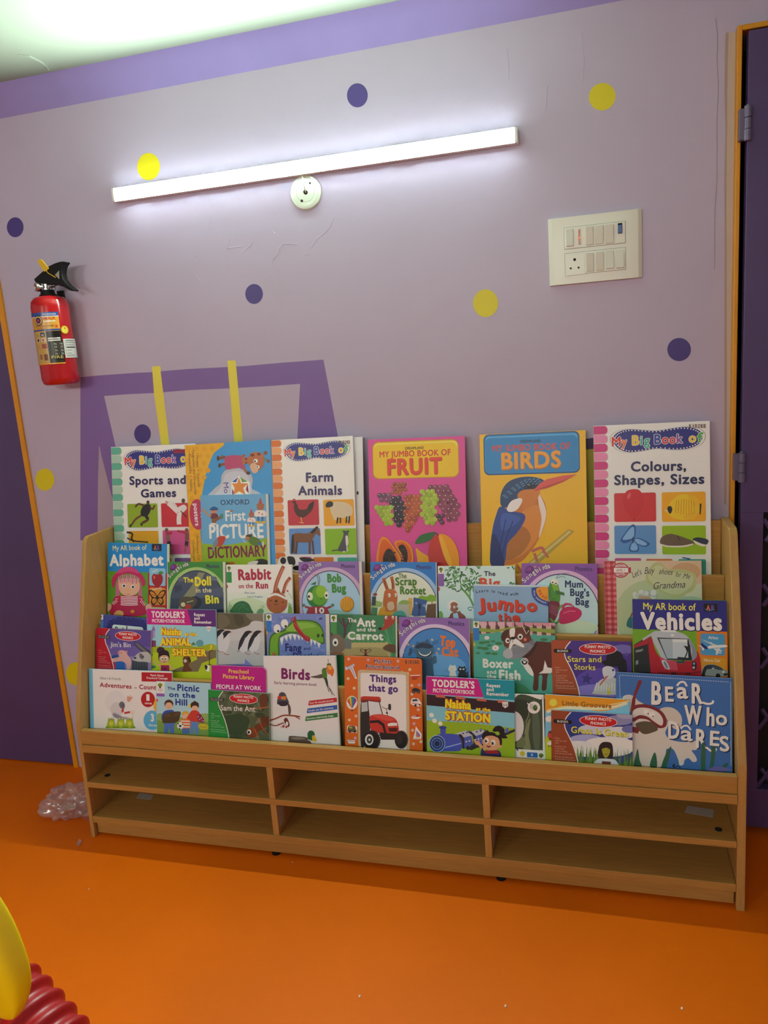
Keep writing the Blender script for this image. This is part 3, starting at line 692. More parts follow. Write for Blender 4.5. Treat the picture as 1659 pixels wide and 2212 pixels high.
def songbird(a, frame, ring, rim, inner, deco=None):
    a.u().R(frame, 0, 0, 100, 140); a.E(ring, 53, 66, 55.5, 57.5, n=60).E(rim, 53, 67, 49.6, 53.5, n=60).E(inner, 53, 67.4, 48.6, 52.4, n=60)
    # small purple bird mark
    a.B('6b2a78', 4, 12, 6, 6, 11, 3, 16, 5, 18, 4, 16.5, 9, 13, 12, 8, 13.5).B('8c3a90', 6, 9, 9, 5.5, 13, 6, 11, 10).P('e0a060', 16, 4.2, 20, 3.4, 17.2, 6.6)
    for k in range(4): a.S('551c60', .9, 5+k*2.4, 14, 6.2+k*2.4, 11.4, sm=False)
    s = 'Songbirds'
    pos = [(3.6, 27.0, 50), (7.8, 22.9, 46), (11.8, 19.2, 42), (16.0, 15.9, 38), (20.4, 13.0, 34), (25.0, 10.6, 28), (29.3, 8.7, 24), (31.3, 7.9, 20), (35.2, 6.6, 16)]
    for ch, (x, y, an) in zip(s, pos):
        wd = {'S': 4.6, 'i': 1.4, 'r': 3.0}.get(ch, 3.7); t = math.radians(an)
        hh = 6.2
        a.T('f4eef0', ch, x, y, x+wd*math.cos(t), hh, y2=y-wd*math.sin(t), b=.012, o='4a2a5c', ow=.07)
    a.T('432a64', 'Phonics', 71, 9.6, 93.5, 5.6, b=.022)
def funny(a, panel, bg, badge2, title, tcol, c2=None, bullets='e8b0a0'):
    """left colour panel with a swung white line, red oval"""
    a.u().R(bg, 0, 0, 100, 80)
    cur = [(27, -1), (22, 4), (18, 10), (16.5, 17), (18, 24), (22, 32), (26.5, 42), (30, 52), (33, 64), (35, 78)]
    cs = spline(cur, 6, False)
    if c2: c2(a); a.u()
    a.P(panel, -1, -1, *[c for p in cs for c in p], -1, 78); a.S('f2ece4', 1.3, *[c for p in cur for c in p])
    a.R('141210', 2.6, 11.2, 25.8, 16.4, 2.2)
    if len(badge2) == 1: a.T('e8e4dc', badge2[0], 7.4, 15.1, 21, 2.7, b=.015)
    else: a.T('d8d4cc', badge2[0], 4, 13.4, 24, 1.7); a.T('d8d4cc', badge2[1], 4, 15.6, 24, 1.7)
    a.E('f0dcd0', 58.5, 10.4, 23.4, 7.6, n=40).E('c4161c', 58.5, 10.4, 22.6, 6.9, n=40)
    a.T('f4ece4', 'FUNNY PHOTO', 42.5, 9.4, 74.5, 3.6, b=.03).T('f4ece4', 'PHONICS', 49, 15, 68, 3.6, b=.03)
    for (t, x, y, x2) in (('• Clear,', 2.4, 36.5, 11), ('easy-to-read', 4.4, 39.6, 19), ('text', 4.4, 42.6, 9), ('• A great way', 2.4, 47, 18.5), ('to practise', 4.4, 50, 16), ('early reading', 4.4, 53, 20), ('and phonics skills', 4.4, 56, 26), ('• Funny stories and', 2.4, 60.4, 27), ('extraordinary pictures', 4.4, 63.4, 30)):
        a.T(bullets, t, x, y, x2, 1.9)
def toddler(a, c2, w1, w2, sky):
    a.u().R(sky, 0, 0, 100, 95).R('c8147c', 0, 0, 100, 20.4).P(c2, 59, -1, 101, -1, 101, 21.6, 66, 21.6)
    a.T('f6ecec', "TODDLER'S", 6.6, 11, 55.5, 7.6, b=.045).T('f6ecec', 'PICTURE+STORYBOOK', 7.6, 17.6, 55.5, 4.2, b=.03)
    for t, x2, y in (('Repeat', 84.5, 8.4), ('and', 77, 13), ('Remember', 94, 17.8)): a.T('f6ecec', t, 69, y, x2, 3.7, b=.04)
def tree_badge(a, x, y, k, c, word=True):
    """small white reading-scheme flag: tree on white above a coloured tab; k = width"""
    a.R('f2f0e4', x, y, x+k, y+1.15*k).R(c, x, y+1.2*k, x+k, y+3.2*k, k*.12)
    a.E('7f9a1c', x+.5*k, y+.48*k, .32*k, n=14).E('4c5c1c', x+.42*k, y+.42*k, .18*k, n=10).P('4a3a20', x+.44*k, y+.7*k, x+.56*k, y+.7*k, x+.62*k, y+.98*k, x+.38*k, y+.98*k)
def face(a, x, y, r, skin, hair):
    a.E(hair, x, y-.15*r, r*1.06, r*1.05).E(skin, x, y+.1*r, r*.92, r*.9).E('241a18', x-.3*r, y, .09*r, n=8).E('241a18', x+.3*r, y, .09*r, n=8).S('8a3a30', .1*r, x-.25*r, y+.45*r, x, y+.55*r, x+.25*r, y+.45*r)
def grapes(a, pts, c, c2, r):
    b0 = a.lay
    for i, (x, y) in enumerate(pts):
        a.lay = b0+2*(i % 14); a.E(c2 if i % 3 == 0 else c, x, y, r, r, n=12); a.E('f3e8dc', x-r*.3, y-r*.35, r*.18, n=6)
    a.lay = b0+28

# ================================================================== tier A
def d_sports(a):
    big_book(a, '5fb394', 'a9ceb4'); a.z(*Z1)
    a.R('a8143c', 775, 257, 900, 280).T('5a2030', 'KIDZEE', 782, 276, 880, 15, b=.03)
    a.T('2c2458', 'Sports and', 433, 530, 872, 62, y2=522, b=.04).T('2c2458', 'Games', 522, 628, 797, 60, y2=623, b=.04)
    a.R('8fae1e', 415, 680, 655, 862, 10).R('c92c38', 678, 676, 905, 858, 10).R('e2a314', 425, 891, 664, 1090, 10).R('d0528c', 690, 886, 915, 1072, 10).R('74508c', 785, 1100, 915, 1200, 10).R('d87828', 690, 1100, 760, 1200, 10)
    a.E('4a2c20', 577, 668, 12, 15).B('1c1a20', 545, 690, 590, 684, 600, 720, 575, 770, 530, 775, 520, 740).S('5a3424', 15, 550, 695, 505, 680, 478, 705).S('5a3424', 15, 590, 700, 612, 720, 630, 690).S('5a3424', 20, 560, 770, 578, 800, 530, 830).S('6a4030', 17, 525, 770, 480, 800, 445, 850).S('1c1a20', 24, 556, 768, 576, 796).S('1c1a20', 14, 520, 830, 532, 850).S('1c1a20', 14, 440, 840, 440, 862)
    a.E('6a4434', 852, 655, 14, 18).B('e6e0da', 800, 720, 840, 690, 868, 690, 878, 720, 830, 755).S('e6e0da', 44, 812, 740, 760, 690, 735, 668).S('e6e0da', 40, 822, 750, 818, 800, 820, 840).S('c8a090', 14, 735, 668, 712, 662).S('2a2020', 8, 832, 735, 880, 785).S('ded8d2', 20, 800, 705, 770, 668)
    a.E('7a5040', 722, 885, 14, 17).S('8a5c48', 36, 730, 905, 735, 965).S('b02438', 20, 720, 912, 765, 905).S('26242c', 34, 738, 970, 745, 1010).S('8a5c48', 13, 745, 1010, 765, 1060).S('8a5c48', 13, 735, 1010, 728, 1060).E('7a5040', 878, 885, 13, 17).S('7a5040', 32, 880, 905, 880, 965).S('b02438', 16, 870, 905, 805, 890).S('26242c', 30, 880, 970, 875, 1010).S('8a5c48', 13, 875, 1000, 862, 1060)
    a.S('1e1c24', 14, 412, 900, 455, 912, 450, 950, 470, 975).S('1e1c24', 10, 415, 945, 470, 968, 580, 978)
def d_posters(a):
    a.u().R('3f9ad4', 0, 0, 100, 160); a.z(*Z1)
    a.B('e9b013', 700, 150, 1150, 195, 1085, 290, 1035, 420, 1005, 560, 985, 720, 985, 900, 1000, 1100, 1010, 1300, 700, 1320)
    b0 = a.lay
    for r in range(17):
        for k in range(4):
            a.lay = b0; a.E('e2a20c', 890+k*62+(31 if r % 2 else 0)-r*.5, 250+r*56, 24, 24, n=4) if 890+k*62+(31 if r % 2 else 0) < (1110-r*17 if r < 6 else 985) else None
    a.lay = b0+1
    for t, x, y, y2 in (('Honesty  •  Gratitude', 950, 300, 550), ('Forgiveness and Compassion', 918, 258, 606), ('Responsibility  •  Humility', 890, 290, 582)):
        a.T('2c2438', '• '+t, x, y-16, x+ (y2-y)*.06, 20, y2=y2, b=.008)
    for t, x, y, y2 in (('Perseverance  •  D', 952, 935, 1120), ('Courtesy and', 922, 980, 1120), ('Generosity', 992, 1005, 1130)): a.T('2c2438', '• '+t, x, y-18, x+7, 20, y2=y2, b=.008)
    a.E('c03458', 962, 762, 62, 120, rot=-4).T('f2e6e4', 'posters', 930, 678, 946, 36, y2=852, b=.04).T('f2e6e4', '10', 984, 748, 988, 24, y2=790, b=.03)
    # cloud badge with star
    a.B('b9bdc4', 1140, 520, 1150, 460, 1185, 415, 1250, 400, 1320, 410, 1375, 445, 1392, 500, 1385, 560, 1440, 590, 1470, 640, 1060, 640, 1085, 570).B('c9ccd2', 1160, 510, 1180, 450, 1250, 425, 1330, 440, 1365, 490, 1360, 620, 1110, 620, 1130, 570)
    a.P('f4f2ee', 1285, 462, 1368, 510, 1366, 620, 1225, 620, 1225, 505).P('36549c', 1230, 508, 1280, 470, 1262, 512).P('6a9c3c', 1292, 468, 1352, 505, 1310, 512).P('8c2450', 1352, 520, 1362, 600, 1338, 570).P('6a3c80', 1230, 560, 1252, 600, 1232, 608)
    a.P('df8b34', 1285, 472, 1300, 520, 1356, 520, 1318, 556, 1338, 612, 1286, 582, 1238, 612, 1252, 556, 1230, 520, 1272, 520)
    a.T('5a4a90', 'Mo', 1163, 515, 1170, 42, y2=598, b=.01)
    # a giraffe in a pink dress, lying sideways
    a.S('8a4a2c', 22, 1180, 315, 1125, 325).S('8a4a2c', 20, 1180, 365, 1135, 380).E('4c2c20', 1122, 325, 10, 20).E('4c2c20', 1134, 380, 10, 18).S('7a4028', 6, 1180, 320, 1150, 300)
    a.B('b8436c', 1180, 315, 1240, 300, 1315, 310, 1330, 345, 1310, 390, 1240, 405, 1185, 410, 1172, 360).S('b8436c', 40, 1310, 380, 1320, 405).S('a05a34', 22, 1322, 405, 1352, 440).E('4c2c20', 1358, 440, 16, 14).S('a05a34', 18, 1300, 312, 1335, 300)
    a.S('b8683a', 50, 1310, 345, 1370, 340).B('b8683a', 1365, 300, 1410, 275, 1470, 290, 1485, 340, 1470, 390, 1420, 430, 1380, 410, 1362, 360).B('dbb088', 1370, 385, 1400, 360, 1432, 390, 1430, 430, 1395, 438).E('f4f0e4', 1415, 345, 17, 15).E('241c18', 1410, 347, 7).E('f4f0e4', 1432, 392, 14, 12).E('241c18', 1428, 392, 6).S('5a7c3c', 9, 1470, 320, 1508, 340).E('8a4a2c', 1492, 282, 15).E('8a4a2c', 1514, 347, 13).E('6a3820', 1390, 300, 16, 12).E('6a3820', 1440, 292, 14, 11).E('6a3820', 1340, 330, 9).E('6a3820', 1342, 360, 8)
def d_dict(a):
    a.u().R('69aed6', 0, 0, 100, 150); a.z(*Z1)
    a.B('93b818', 940, 960, 1000, 985, 1100, 998, 1200, 998, 1320, 980, 1420, 968, 1560, 975, 1600, 1400, 900, 1400)
    a.T('24305c', 'OXFORD', 1141, 688, 1366, 38, y2=683, b=.012)
    a.T('f1f0e6', 'First', 1180, 812, 1338, 78, y2=808, b=.022).E('b86a3c', 1227, 735, 10)
    a.T('f1f0e6', 'PICTURE', 1055, 948, 1478, 104, y2=942, b=.03)
    a.T('7c1c46', 'DICTIONARY', 1046, 1103, 1502, 84, y2=1086, b=.028)
    # batting child
    a.S('c89058', 14, 1000, 720, 1045, 765).E('c88a60', 1088, 735, 26).B('2c5890', 1062, 715, 1088, 700, 1118, 712, 1118, 728, 1062, 730).B('70303c', 1062, 762, 1110, 755, 1122, 790, 1075, 800).S('c88a60', 14, 1070, 770, 1045, 770).B('8a5a38', 1075, 798, 1120, 788, 1140, 768, 1150, 790, 1110, 815, 1100, 835, 1080, 832).E('4c8c70', 1150, 776, 14, 22).E('e8e0d0', 1085, 836, 24, 8)
    for x, y, k in ((1382, 770, .8), (1452, 705, 1.15)):
        a.P('c04038', x-14*k, y-22*k, x+14*k, y-22*k, x-2*k, y-70*k).E('a8683c', x, y, 24*k, 24*k).E('a8683c', x-18*k, y-16*k, 8*k).E('a8683c', x+18*k, y-16*k, 8*k).B('ece4da', x-30*k, y+25*k, x+30*k, y+25*k, x+36*k, y+62*k, x-36*k, y+62*k).E('c04858', x-10*k, y+38*k, 5*k).E('c04858', x+12*k, y+48*k, 5*k).S('3c6ca4', 14*k, x-14*k, y+64*k, x-14*k, y+95*k).S('3c6ca4', 14*k, x+14*k, y+64*k, x+14*k, y+95*k).E('d8b82c', x-18*k, y+102*k, 18*k, 8*k).E('d8b82c', x+20*k, y+102*k, 18*k, 8*k)
    a.B('c04430', 1098, 985, 1120, 940, 1160, 930, 1185, 940, 1172, 970, 1150, 1005, 1110, 1010).B('7a8c98', 1085, 985, 1115, 950, 1120, 990, 1085, 1025).P('ead8c0', 1178, 932, 1198, 944, 1180, 952).S('8a98a0', 12, 1095, 1010, 1080, 1045)
    a.B('5a7c2c', 1350, 945, 1400, 935, 1440, 955, 1460, 990, 1410, 1005, 1370, 985).B('4c4828', 1340, 925, 1380, 915, 1385, 935, 1345, 940).E('b08050', 1352, 950, 16).S('40688c', 20, 1430, 985, 1470, 1000).E('d8d4cc', 1472, 990, 8, 18).S('d8dcd8', 5, 1320, 962, 1340, 985)
    a.B('2a2620', 1395, 1128, 1450, 1108, 1500, 1118, 1530, 1160, 1390, 1160).B('e0d8cc', 1360, 1135, 1430, 1122, 1420, 1150, 1360, 1160).B('c87038', 1200, 1140, 1245, 1132, 1245, 1160, 1200, 1160)
def d_farm(a):
    big_book(a, 'd9701c', 'e8a467'); a.z(*Z2)
    kidzee(a, 598, 680, 202, 22)
    a.T('33205e', 'Farm', 350, 487, 553, 66, y2=482, b=.04).T('33205e', 'Animals', 291, 585, 620, 64, y2=581, b=.04)
    a.R('c02c3c', 212, 624, 449, 808, 10).R('e6a50c', 478, 622, 712, 812, 10).R('5f92cc', 222, 836, 462, 1026, 10).R('86bb10', 489, 838, 730, 1028, 10).R('d0528c', 150, 1048, 395, 1200, 8).R('d87818', 405, 1050, 560, 1200, 8).R('3fa48c', 585, 1052, 735, 1200, 8)
    # hen
    a.B('4c1c14', 262, 640, 285, 655, 300, 690, 350, 690, 375, 655, 408, 632, 400, 690, 360, 735, 320, 755, 285, 740, 262, 700).E('4c1c14', 262, 640, 14, 18).B('c83838', 248, 622, 262, 612, 274, 624, 262, 630).E('b83030', 254, 656, 8, 12).S('e0b060', 7, 312, 750, 320, 790).S('e0b060', 6, 300, 790, 335, 795).B('2c1010', 370, 660, 410, 632, 400, 665, 375, 700)
    # sheep
    a.B('d8c79e', 530, 660, 560, 635, 640, 640, 690, 670, 697, 720, 670, 750, 600, 755, 545, 735).S('d8c79e', 28, 560, 735, 575, 770).S('d8c79e', 28, 660, 730, 670, 770).B('1e1a18', 500, 650, 520, 632, 550, 640, 548, 668, 515, 678, 498, 672).S('1e1a18', 13, 588, 752, 582, 798).S('1e1a18', 11, 608, 754, 606, 796).S('1e1a18', 12, 655, 745, 650, 794).S('1e1a18', 12, 675, 742, 670, 796)
    # horse
    a.B('7a5030', 250, 885, 285, 868, 340, 872, 375, 865, 410, 835, 435, 820, 458, 875, 450, 890, 425, 875, 405, 905, 385, 935, 330, 940, 275, 935, 250, 925).B('1c1612', 385, 862, 412, 835, 438, 818, 432, 838, 405, 870).S('6a4428', 20, 262, 930, 258, 1020).S('5c3a22', 16, 285, 930, 275, 1025).S('6a4428', 18, 378, 930, 378, 1025).S('5c3a22', 15, 398, 925, 408, 1028).B('1c1612', 245, 895, 258, 890, 254, 1000, 240, 1015)
    # dog
    a.B('4c4e4e', 600, 960, 625, 905, 632, 880, 662, 880, 668, 930, 662, 990, 640, 1005, 590, 1000).E('4c4e4e', 648, 872, 18, 20).P('3c3e3e', 620, 850, 642, 852, 634, 868).P('3c3e3e', 655, 850, 676, 852, 664, 868).B('dedad0', 645, 895, 662, 892, 666, 950, 650, 960).S('e4e0d8', 9, 656, 960, 658, 1005).S('4c4e4e', 9, 590, 995, 560, 998, 545, 1002).E('dedad0', 634, 1008, 12, 5)
    a.B('e4e0d8', 150, 1060, 200, 1045, 300, 1048, 400, 1075, 400, 1150, 160, 1150).B('1c1a18', 210, 1048, 260, 1050, 270, 1100, 230, 1110).B('1c1a18', 300, 1055, 360, 1052, 415, 1072, 340, 1085).E('1c1a18', 180, 1075, 22, 26).E('1c1a18', 290, 1130, 40, 18)
def d_blank(a):
    a.z(*Z2).E('1c1830', 735, 570, 8, 14)
def d_fruit(a):
    a.z(*Z2); a.R('c08818', 842, 190, 1494, 452, 46).R('f0c40c', 848, 196, 1488, 446, 44).R('f7dc58', 858, 204, 1478, 240, 20).R('f0c40c', 856, 214, 1480, 438, 40)
    a.T('2c1c10', 'DREAMLAND', 1090, 246, 1229, 19, y2=241, b=.03)
    a.T('cf3a24', 'MY JUMBO BOOK OF', 898, 304, 1430, 42, y2=286, b=.03).T('a82818', 'FRUIT', 958, 436, 1370, 112, y2=423, b=.055).T('dd4228', 'FRUIT', 956, 433, 1368, 112, y2=420, b=.04)
    rnd = random.Random(3)
    def bunch(poly, c, c2, r, cnt):
        P = np.array(poly, float); lo, hi = P.min(0), P.max(0); out = []
        y = lo[1]; row = 0
        while y <= hi[1]:
            x = lo[0]+(r*.8 if row % 2 else 0)
            while x <= hi[0]:
                ins = False
                for i in range(len(P)):
                    (x1, y1), (x2, y2) = P[i-1], P[i]
                    if (y1 > y) != (y2 > y) and x < (x2-x1)*(y-y1)/(y2-y1)+x1: ins = not ins
                if ins: out.append((x+rnd.uniform(-4, 4), y+rnd.uniform(-4, 4)))
                x += r*1.75
            y += r*1.45; row += 1
        rnd.shuffle(out); grapes(a, out, c, c2, r)
    bunch([(1000, 500), (1040, 482), (1095, 500), (1100, 560), (1000, 590)], 'a2522c', '8a3c24', 15, 0)
    bunch([(880, 575), (950, 560), (1010, 600), (990, 650), (880, 620)], '7a4660', '684058', 21, 0)
    bunch([(1260, 510), (1320, 495), (1440, 540), (1480, 610), (1485, 740), (1430, 800), (1350, 700), (1320, 600)], '8a4058', '7a3450', 23, 0)
    bunch([(990, 590), (1080, 580), (1095, 700), (1080, 800), (1030, 820), (990, 700)], '2c2430', '3a2c3c', 22, 0)
    bunch([(1080, 580), (1190, 570), (1215, 640), (1190, 760), (1130, 865), (1095, 830), (1085, 680)], 'b85c30', 'a04a28', 19, 0)
    bunch([(865, 660), (900, 650), (990, 660), (1000, 790), (950, 845), (900, 760)], 'a4bf30', '8fae24', 20, 0)
    bunch([(1205, 540), (1260, 530), (1330, 580), (1320, 700), (1330, 780), (1270, 820), (1220, 740)], 'a8c234', '94b228', 20, 0)
    bunch([(1335, 740), (1385, 740), (1370, 800), (1345, 800)], '4a2c3c', '5c3448', 18, 0)
    # papaya halves
    a.B('e89020', 875, 1080, 890, 960, 905, 915, 925, 896, 960, 910, 1000, 960, 1050, 1030, 1068, 1100, 1060, 1180, 900, 1180).B('df6018', 892, 1080, 905, 960, 930, 915, 965, 935, 1010, 1000, 1045, 1080, 1040, 1180, 900, 1180).B('2a1c14', 925, 1060, 950, 995, 985, 990, 1015, 1040, 1030, 1100, 1000, 1180, 940, 1180)
    a.B('e89020', 1010, 945, 1060, 922, 1110, 940, 1145, 990, 1152, 1080, 1110, 1160, 1070, 1160, 1070, 1060).B('df6018', 1025, 952, 1065, 936, 1105, 955, 1132, 1000, 1138, 1080, 1100, 1150, 1075, 1140, 1074, 1050).B('2a1c14', 1040, 975, 1075, 955, 1105, 1000, 1108, 1070, 1085, 1100, 1075, 1040)
    b0 = a.lay
    for i in range(34): a.lay = b0+i % 4; a.E(('4a3428', '3c2a24')[i % 2], rnd.uniform(940, 1015), rnd.uniform(1010, 1090), 7, n=7)
    for i in range(16): a.lay = b0+5+i % 4; a.E(('4a3428', '3c2a24')[i % 2], rnd.uniform(1060, 1100), rnd.uniform(975, 1080), 7, n=7)
    # mango
    a.B('eba51c', 1172, 980, 1210, 1010, 1260, 1040, 1330, 1110, 1200, 1110, 1180, 1050).B('c4342c', 1265, 990, 1280, 930, 1320, 885, 1380, 880, 1440, 920, 1480, 990, 1495, 1080, 1480, 1180, 1300, 1180, 1265, 1060).B('e8960c', 1340, 890, 1380, 878, 1440, 915, 1480, 990, 1495, 1080, 1480, 1180, 1420, 1120, 1375, 1020).B('f2ae24', 1345, 892, 1370, 900, 1410, 1000, 1440, 1100, 1410, 1100, 1370, 1010).B('2f6c34', 1165, 945, 1200, 890, 1260, 868, 1315, 864, 1280, 920, 1210, 945).S('4a3820', 8, 1315, 866, 1340, 885)
def d_birds(a):
    a.z(*Z3); a.R('1c4c84', 114, 128, 656, 340, 30).R('2a8cc8', 120, 134, 650, 332, 28).R('58acdc', 130, 140, 640, 160, 14).R('2484c0', 126, 148, 644, 326, 26)
    a.T('1c2430', 'DREAMLAND', 320, 172, 436, 15, y2=168, b=.03).T('c84a4c', 'MY JUMBO BOOK OF', 163, 222, 602, 34, y2=206, b=.04).T('b06820', 'BIRDS', 218, 322, 552, 88, y2=310, b=.055).T('f0a028', 'BIRDS', 216, 318, 550, 86, y2=306, b=.035)
    # perch
    a.P('b49c3c', 300, 900, 590, 655, 625, 668, 390, 880, 330, 960).S('d8c468', 14, 320, 900, 600, 668, sm=False)
    # kingfisher: body, breast, wing, head, bill
    a.B('c87420', 310, 440, 400, 430, 450, 490, 468, 560, 455, 640, 420, 720, 380, 780, 320, 840, 220, 860, 170, 840, 180, 740, 220, 600, 280, 500)
    a.B('d98a30', 330, 560, 420, 520, 455, 580, 430, 680, 370, 770, 290, 820, 250, 780, 300, 660)
    a.B('b06c28', 250, 700, 330, 640, 380, 700, 330, 790, 250, 830, 215, 800).B('e9dccb', 420, 450, 445, 490, 466, 560, 455, 630, 425, 705, 440, 600, 425, 520)
    a.B('2c4690', 210, 530, 270, 555, 340, 570, 345, 610, 300, 680, 250, 740, 230, 850, 160, 860, 152, 780, 165, 660, 185, 580).B('1c2c68', 160, 700, 185, 690, 215, 770, 230, 860, 158, 860).B('3c5cac', 220, 570, 300, 580, 320, 605, 260, 650, 215, 660)
    a.S('1a2858', 5, 240, 600, 215, 720, 190, 850).S('1a2858', 5, 280, 610, 240, 720, 215, 840)
    a.B('23406c', 212, 520, 215, 450, 250, 395, 310, 368, 380, 362, 440, 375, 455, 395, 420, 420, 380, 430, 330, 450, 300, 500, 250, 535).B('182848', 340, 420, 360, 395, 400, 390, 420, 410, 400, 430, 360, 436)
    for i in range(26):
        t = i/25; x = 222+t*200; y = 470-90*math.sin(min(1, t*1.25)*math.pi/2)
        a.S('5c98b4', 4, x, y+(i % 3)*13, x+14, y-8+(i % 3)*13, sm=False)
    a.E('0c0e14', 376, 414, 15, 13).E('d8dcd8', 371, 409, 3)
    a.B('cf7c28', 305, 470, 330, 440, 390, 432, 430, 440, 420, 480, 395, 520, 340, 545, 330, 510).B('eee8e0', 246, 545, 270, 500, 320, 482, 332, 500, 305, 545, 268, 560)
    a.P('d8564c', 395, 440, 430, 400, 470, 376, 560, 356, 638, 348, 560, 390, 470, 425, 410, 442).P('b83c34', 398, 441, 470, 412, 560, 384, 636, 350, 560, 392, 470, 427)
    a.S('c86850', 16, 385, 780, 440, 760, 455, 790).S('c86850', 15, 400, 790, 415, 835).S('c86850', 13, 450, 775, 478, 815).S('c86850', 13, 300, 850, 330, 900)
def d_colours(a):
    big_book(a, 'd0287c', 'e889b0'); a.z(*Z3); kidzee(a, 1265, 1362, 88, 18)
    a.T('2a2a55', 'Colours,', 940, 332, 1250, 52, y2=326, b=.04).T('2a2a55', 'Shapes, Sizes', 847, 408, 1352, 52, y2=400, b=.04)
    a.R('cf3234', 846, 455, 1082, 613, 10).R('f0ab10', 1112, 450, 1360, 612, 10).R('5c94ca', 847, 636, 1083, 795, 10).R('96bf0c', 1114, 637, 1361, 797, 10).R('c85088', 850, 818, 1000, 960, 8).R('d8783c', 1025, 822, 1175, 960, 8).R('2f9684', 1205, 824, 1362, 960, 8).P('2c4a8c', 1226, 818, 1230, 812, 1275, 820, 1270, 826)
    a.B('cc2430', 954, 432, 990, 440, 1013, 480, 1008, 530, 985, 575, 958, 598, 930, 575, 903, 535, 895, 490, 915, 445).E('e0606a', 930, 470, 9, 18, rot=20).P('a81c28', 950, 606, 966, 606, 958, 594)
    a.B('efc81c', 1140, 550, 1165, 500, 1210, 465, 1265, 465, 1310, 510, 1305, 560, 1265, 600, 1200, 600, 1160, 580).B('e8ba1c', 1260, 470, 1310, 478, 1318, 520, 1290, 530).B('e8ba1c', 1230, 590, 1290, 560, 1310, 580, 1280, 603).P('e8c028', 1300, 530, 1335, 512, 1328, 572, 1298, 560).P('2c2620', 1326, 514, 1336, 512, 1331, 574, 1324, 572).B('1e1e22', 1148, 530, 1165, 528, 1172, 548, 1160, 570, 1145, 548).S('e8dcc0', 5, 1130, 548, 1144, 556)
    for k in range(8): a.S('d08818', 3, 1195+k*14, 485+abs(k-3)*4, 1190+k*15, 580-abs(k-4)*4)
    for pts in ((950, 715, 885, 720, 905, 680, 945, 632, 966, 640, 965, 690), (955, 715, 985, 705, 1045, 735, 1020, 755, 975, 740), (950, 720, 930, 760, 940, 782, 980, 780, 985, 750, 962, 725), (948, 716, 905, 735, 882, 720, 900, 700)): a.B('2c5c9c', *pts)
    for pts in ((946, 708, 895, 715, 912, 682, 944, 645, 958, 650, 958, 690), (962, 714, 985, 711, 1030, 736, 1015, 748, 975, 735), (952, 726, 938, 760, 946, 775, 974, 773, 978, 752, 962, 730)): a.B('86b8e4', *pts)
    a.S('1c2438', 5, 952, 700, 952, 735)
    a.B('6a5a44', 1105, 715, 1120, 695, 1160, 682, 1200, 690, 1245, 705, 1290, 725, 1285, 748, 1200, 752, 1130, 748, 1105, 735).S('e4dcc4', 9, 1108, 742, 1150, 752, 1230, 752, 1290, 740).S('3c3428', 4, 1200, 692, 1215, 720).B('2c3848', 1286, 712, 1320, 702, 1372, 716, 1362, 742, 1320, 738).B('e8e2d0', 1290, 718, 1330, 735, 1365, 745, 1340, 752, 1305, 738)
A = 'A'
book('picture_book', 'white picture book with green tab edge about sports and games, leftmost in the top tier', A, 0, (240, 966), (422, 959), (248, 1170), Z1, 'efece2', d_sports)
book('poster_book', 'blue and yellow poster book with a sideways giraffe in a pink dress', A, 1, (399, 962), (584, 950), (413, 1215), Z1, '3f9ad4', d_posters, th=.0056, spine='2c6ca8')
book('picture_dictionary', 'light blue and green picture dictionary standing before the poster book', A, 2, (433, 1070), (574, 1067), (438, 1215), Z1, '69aed6', d_dict, th=.0058, pe=.008)
book('white_paperback', 'plain white cover peeking out behind the farm animals book', A, 0, (716, 946), (783, 944), (723, 1215), Z2, 'dfe0da', d_blank, th=.004)
book('picture_book', 'white picture book with orange tab edge showing hen, sheep, horse and dog', A, 2, (586, 951), (762, 946), (601, 1200), Z2, 'efebe0', d_farm)
book('picture_book', 'pink jumbo picture book with grapes, papaya and mango', A, 0, (795, 950), (1004, 943), (803, 1215), Z2, 'd84a94', d_fruit)
book('picture_book', 'yellow jumbo picture book with a large kingfisher', A, 0, (1036, 939), (1265, 930), (1043, 1215), Z3, 'ecb90c', d_birds)
book('picture_book', 'white picture book with pink tab edge showing balloon, fish, butterfly and shoes', A, 0, (1282, 920), (1533, 910), (1288, 1215), Z3, 'efede6', d_colours)

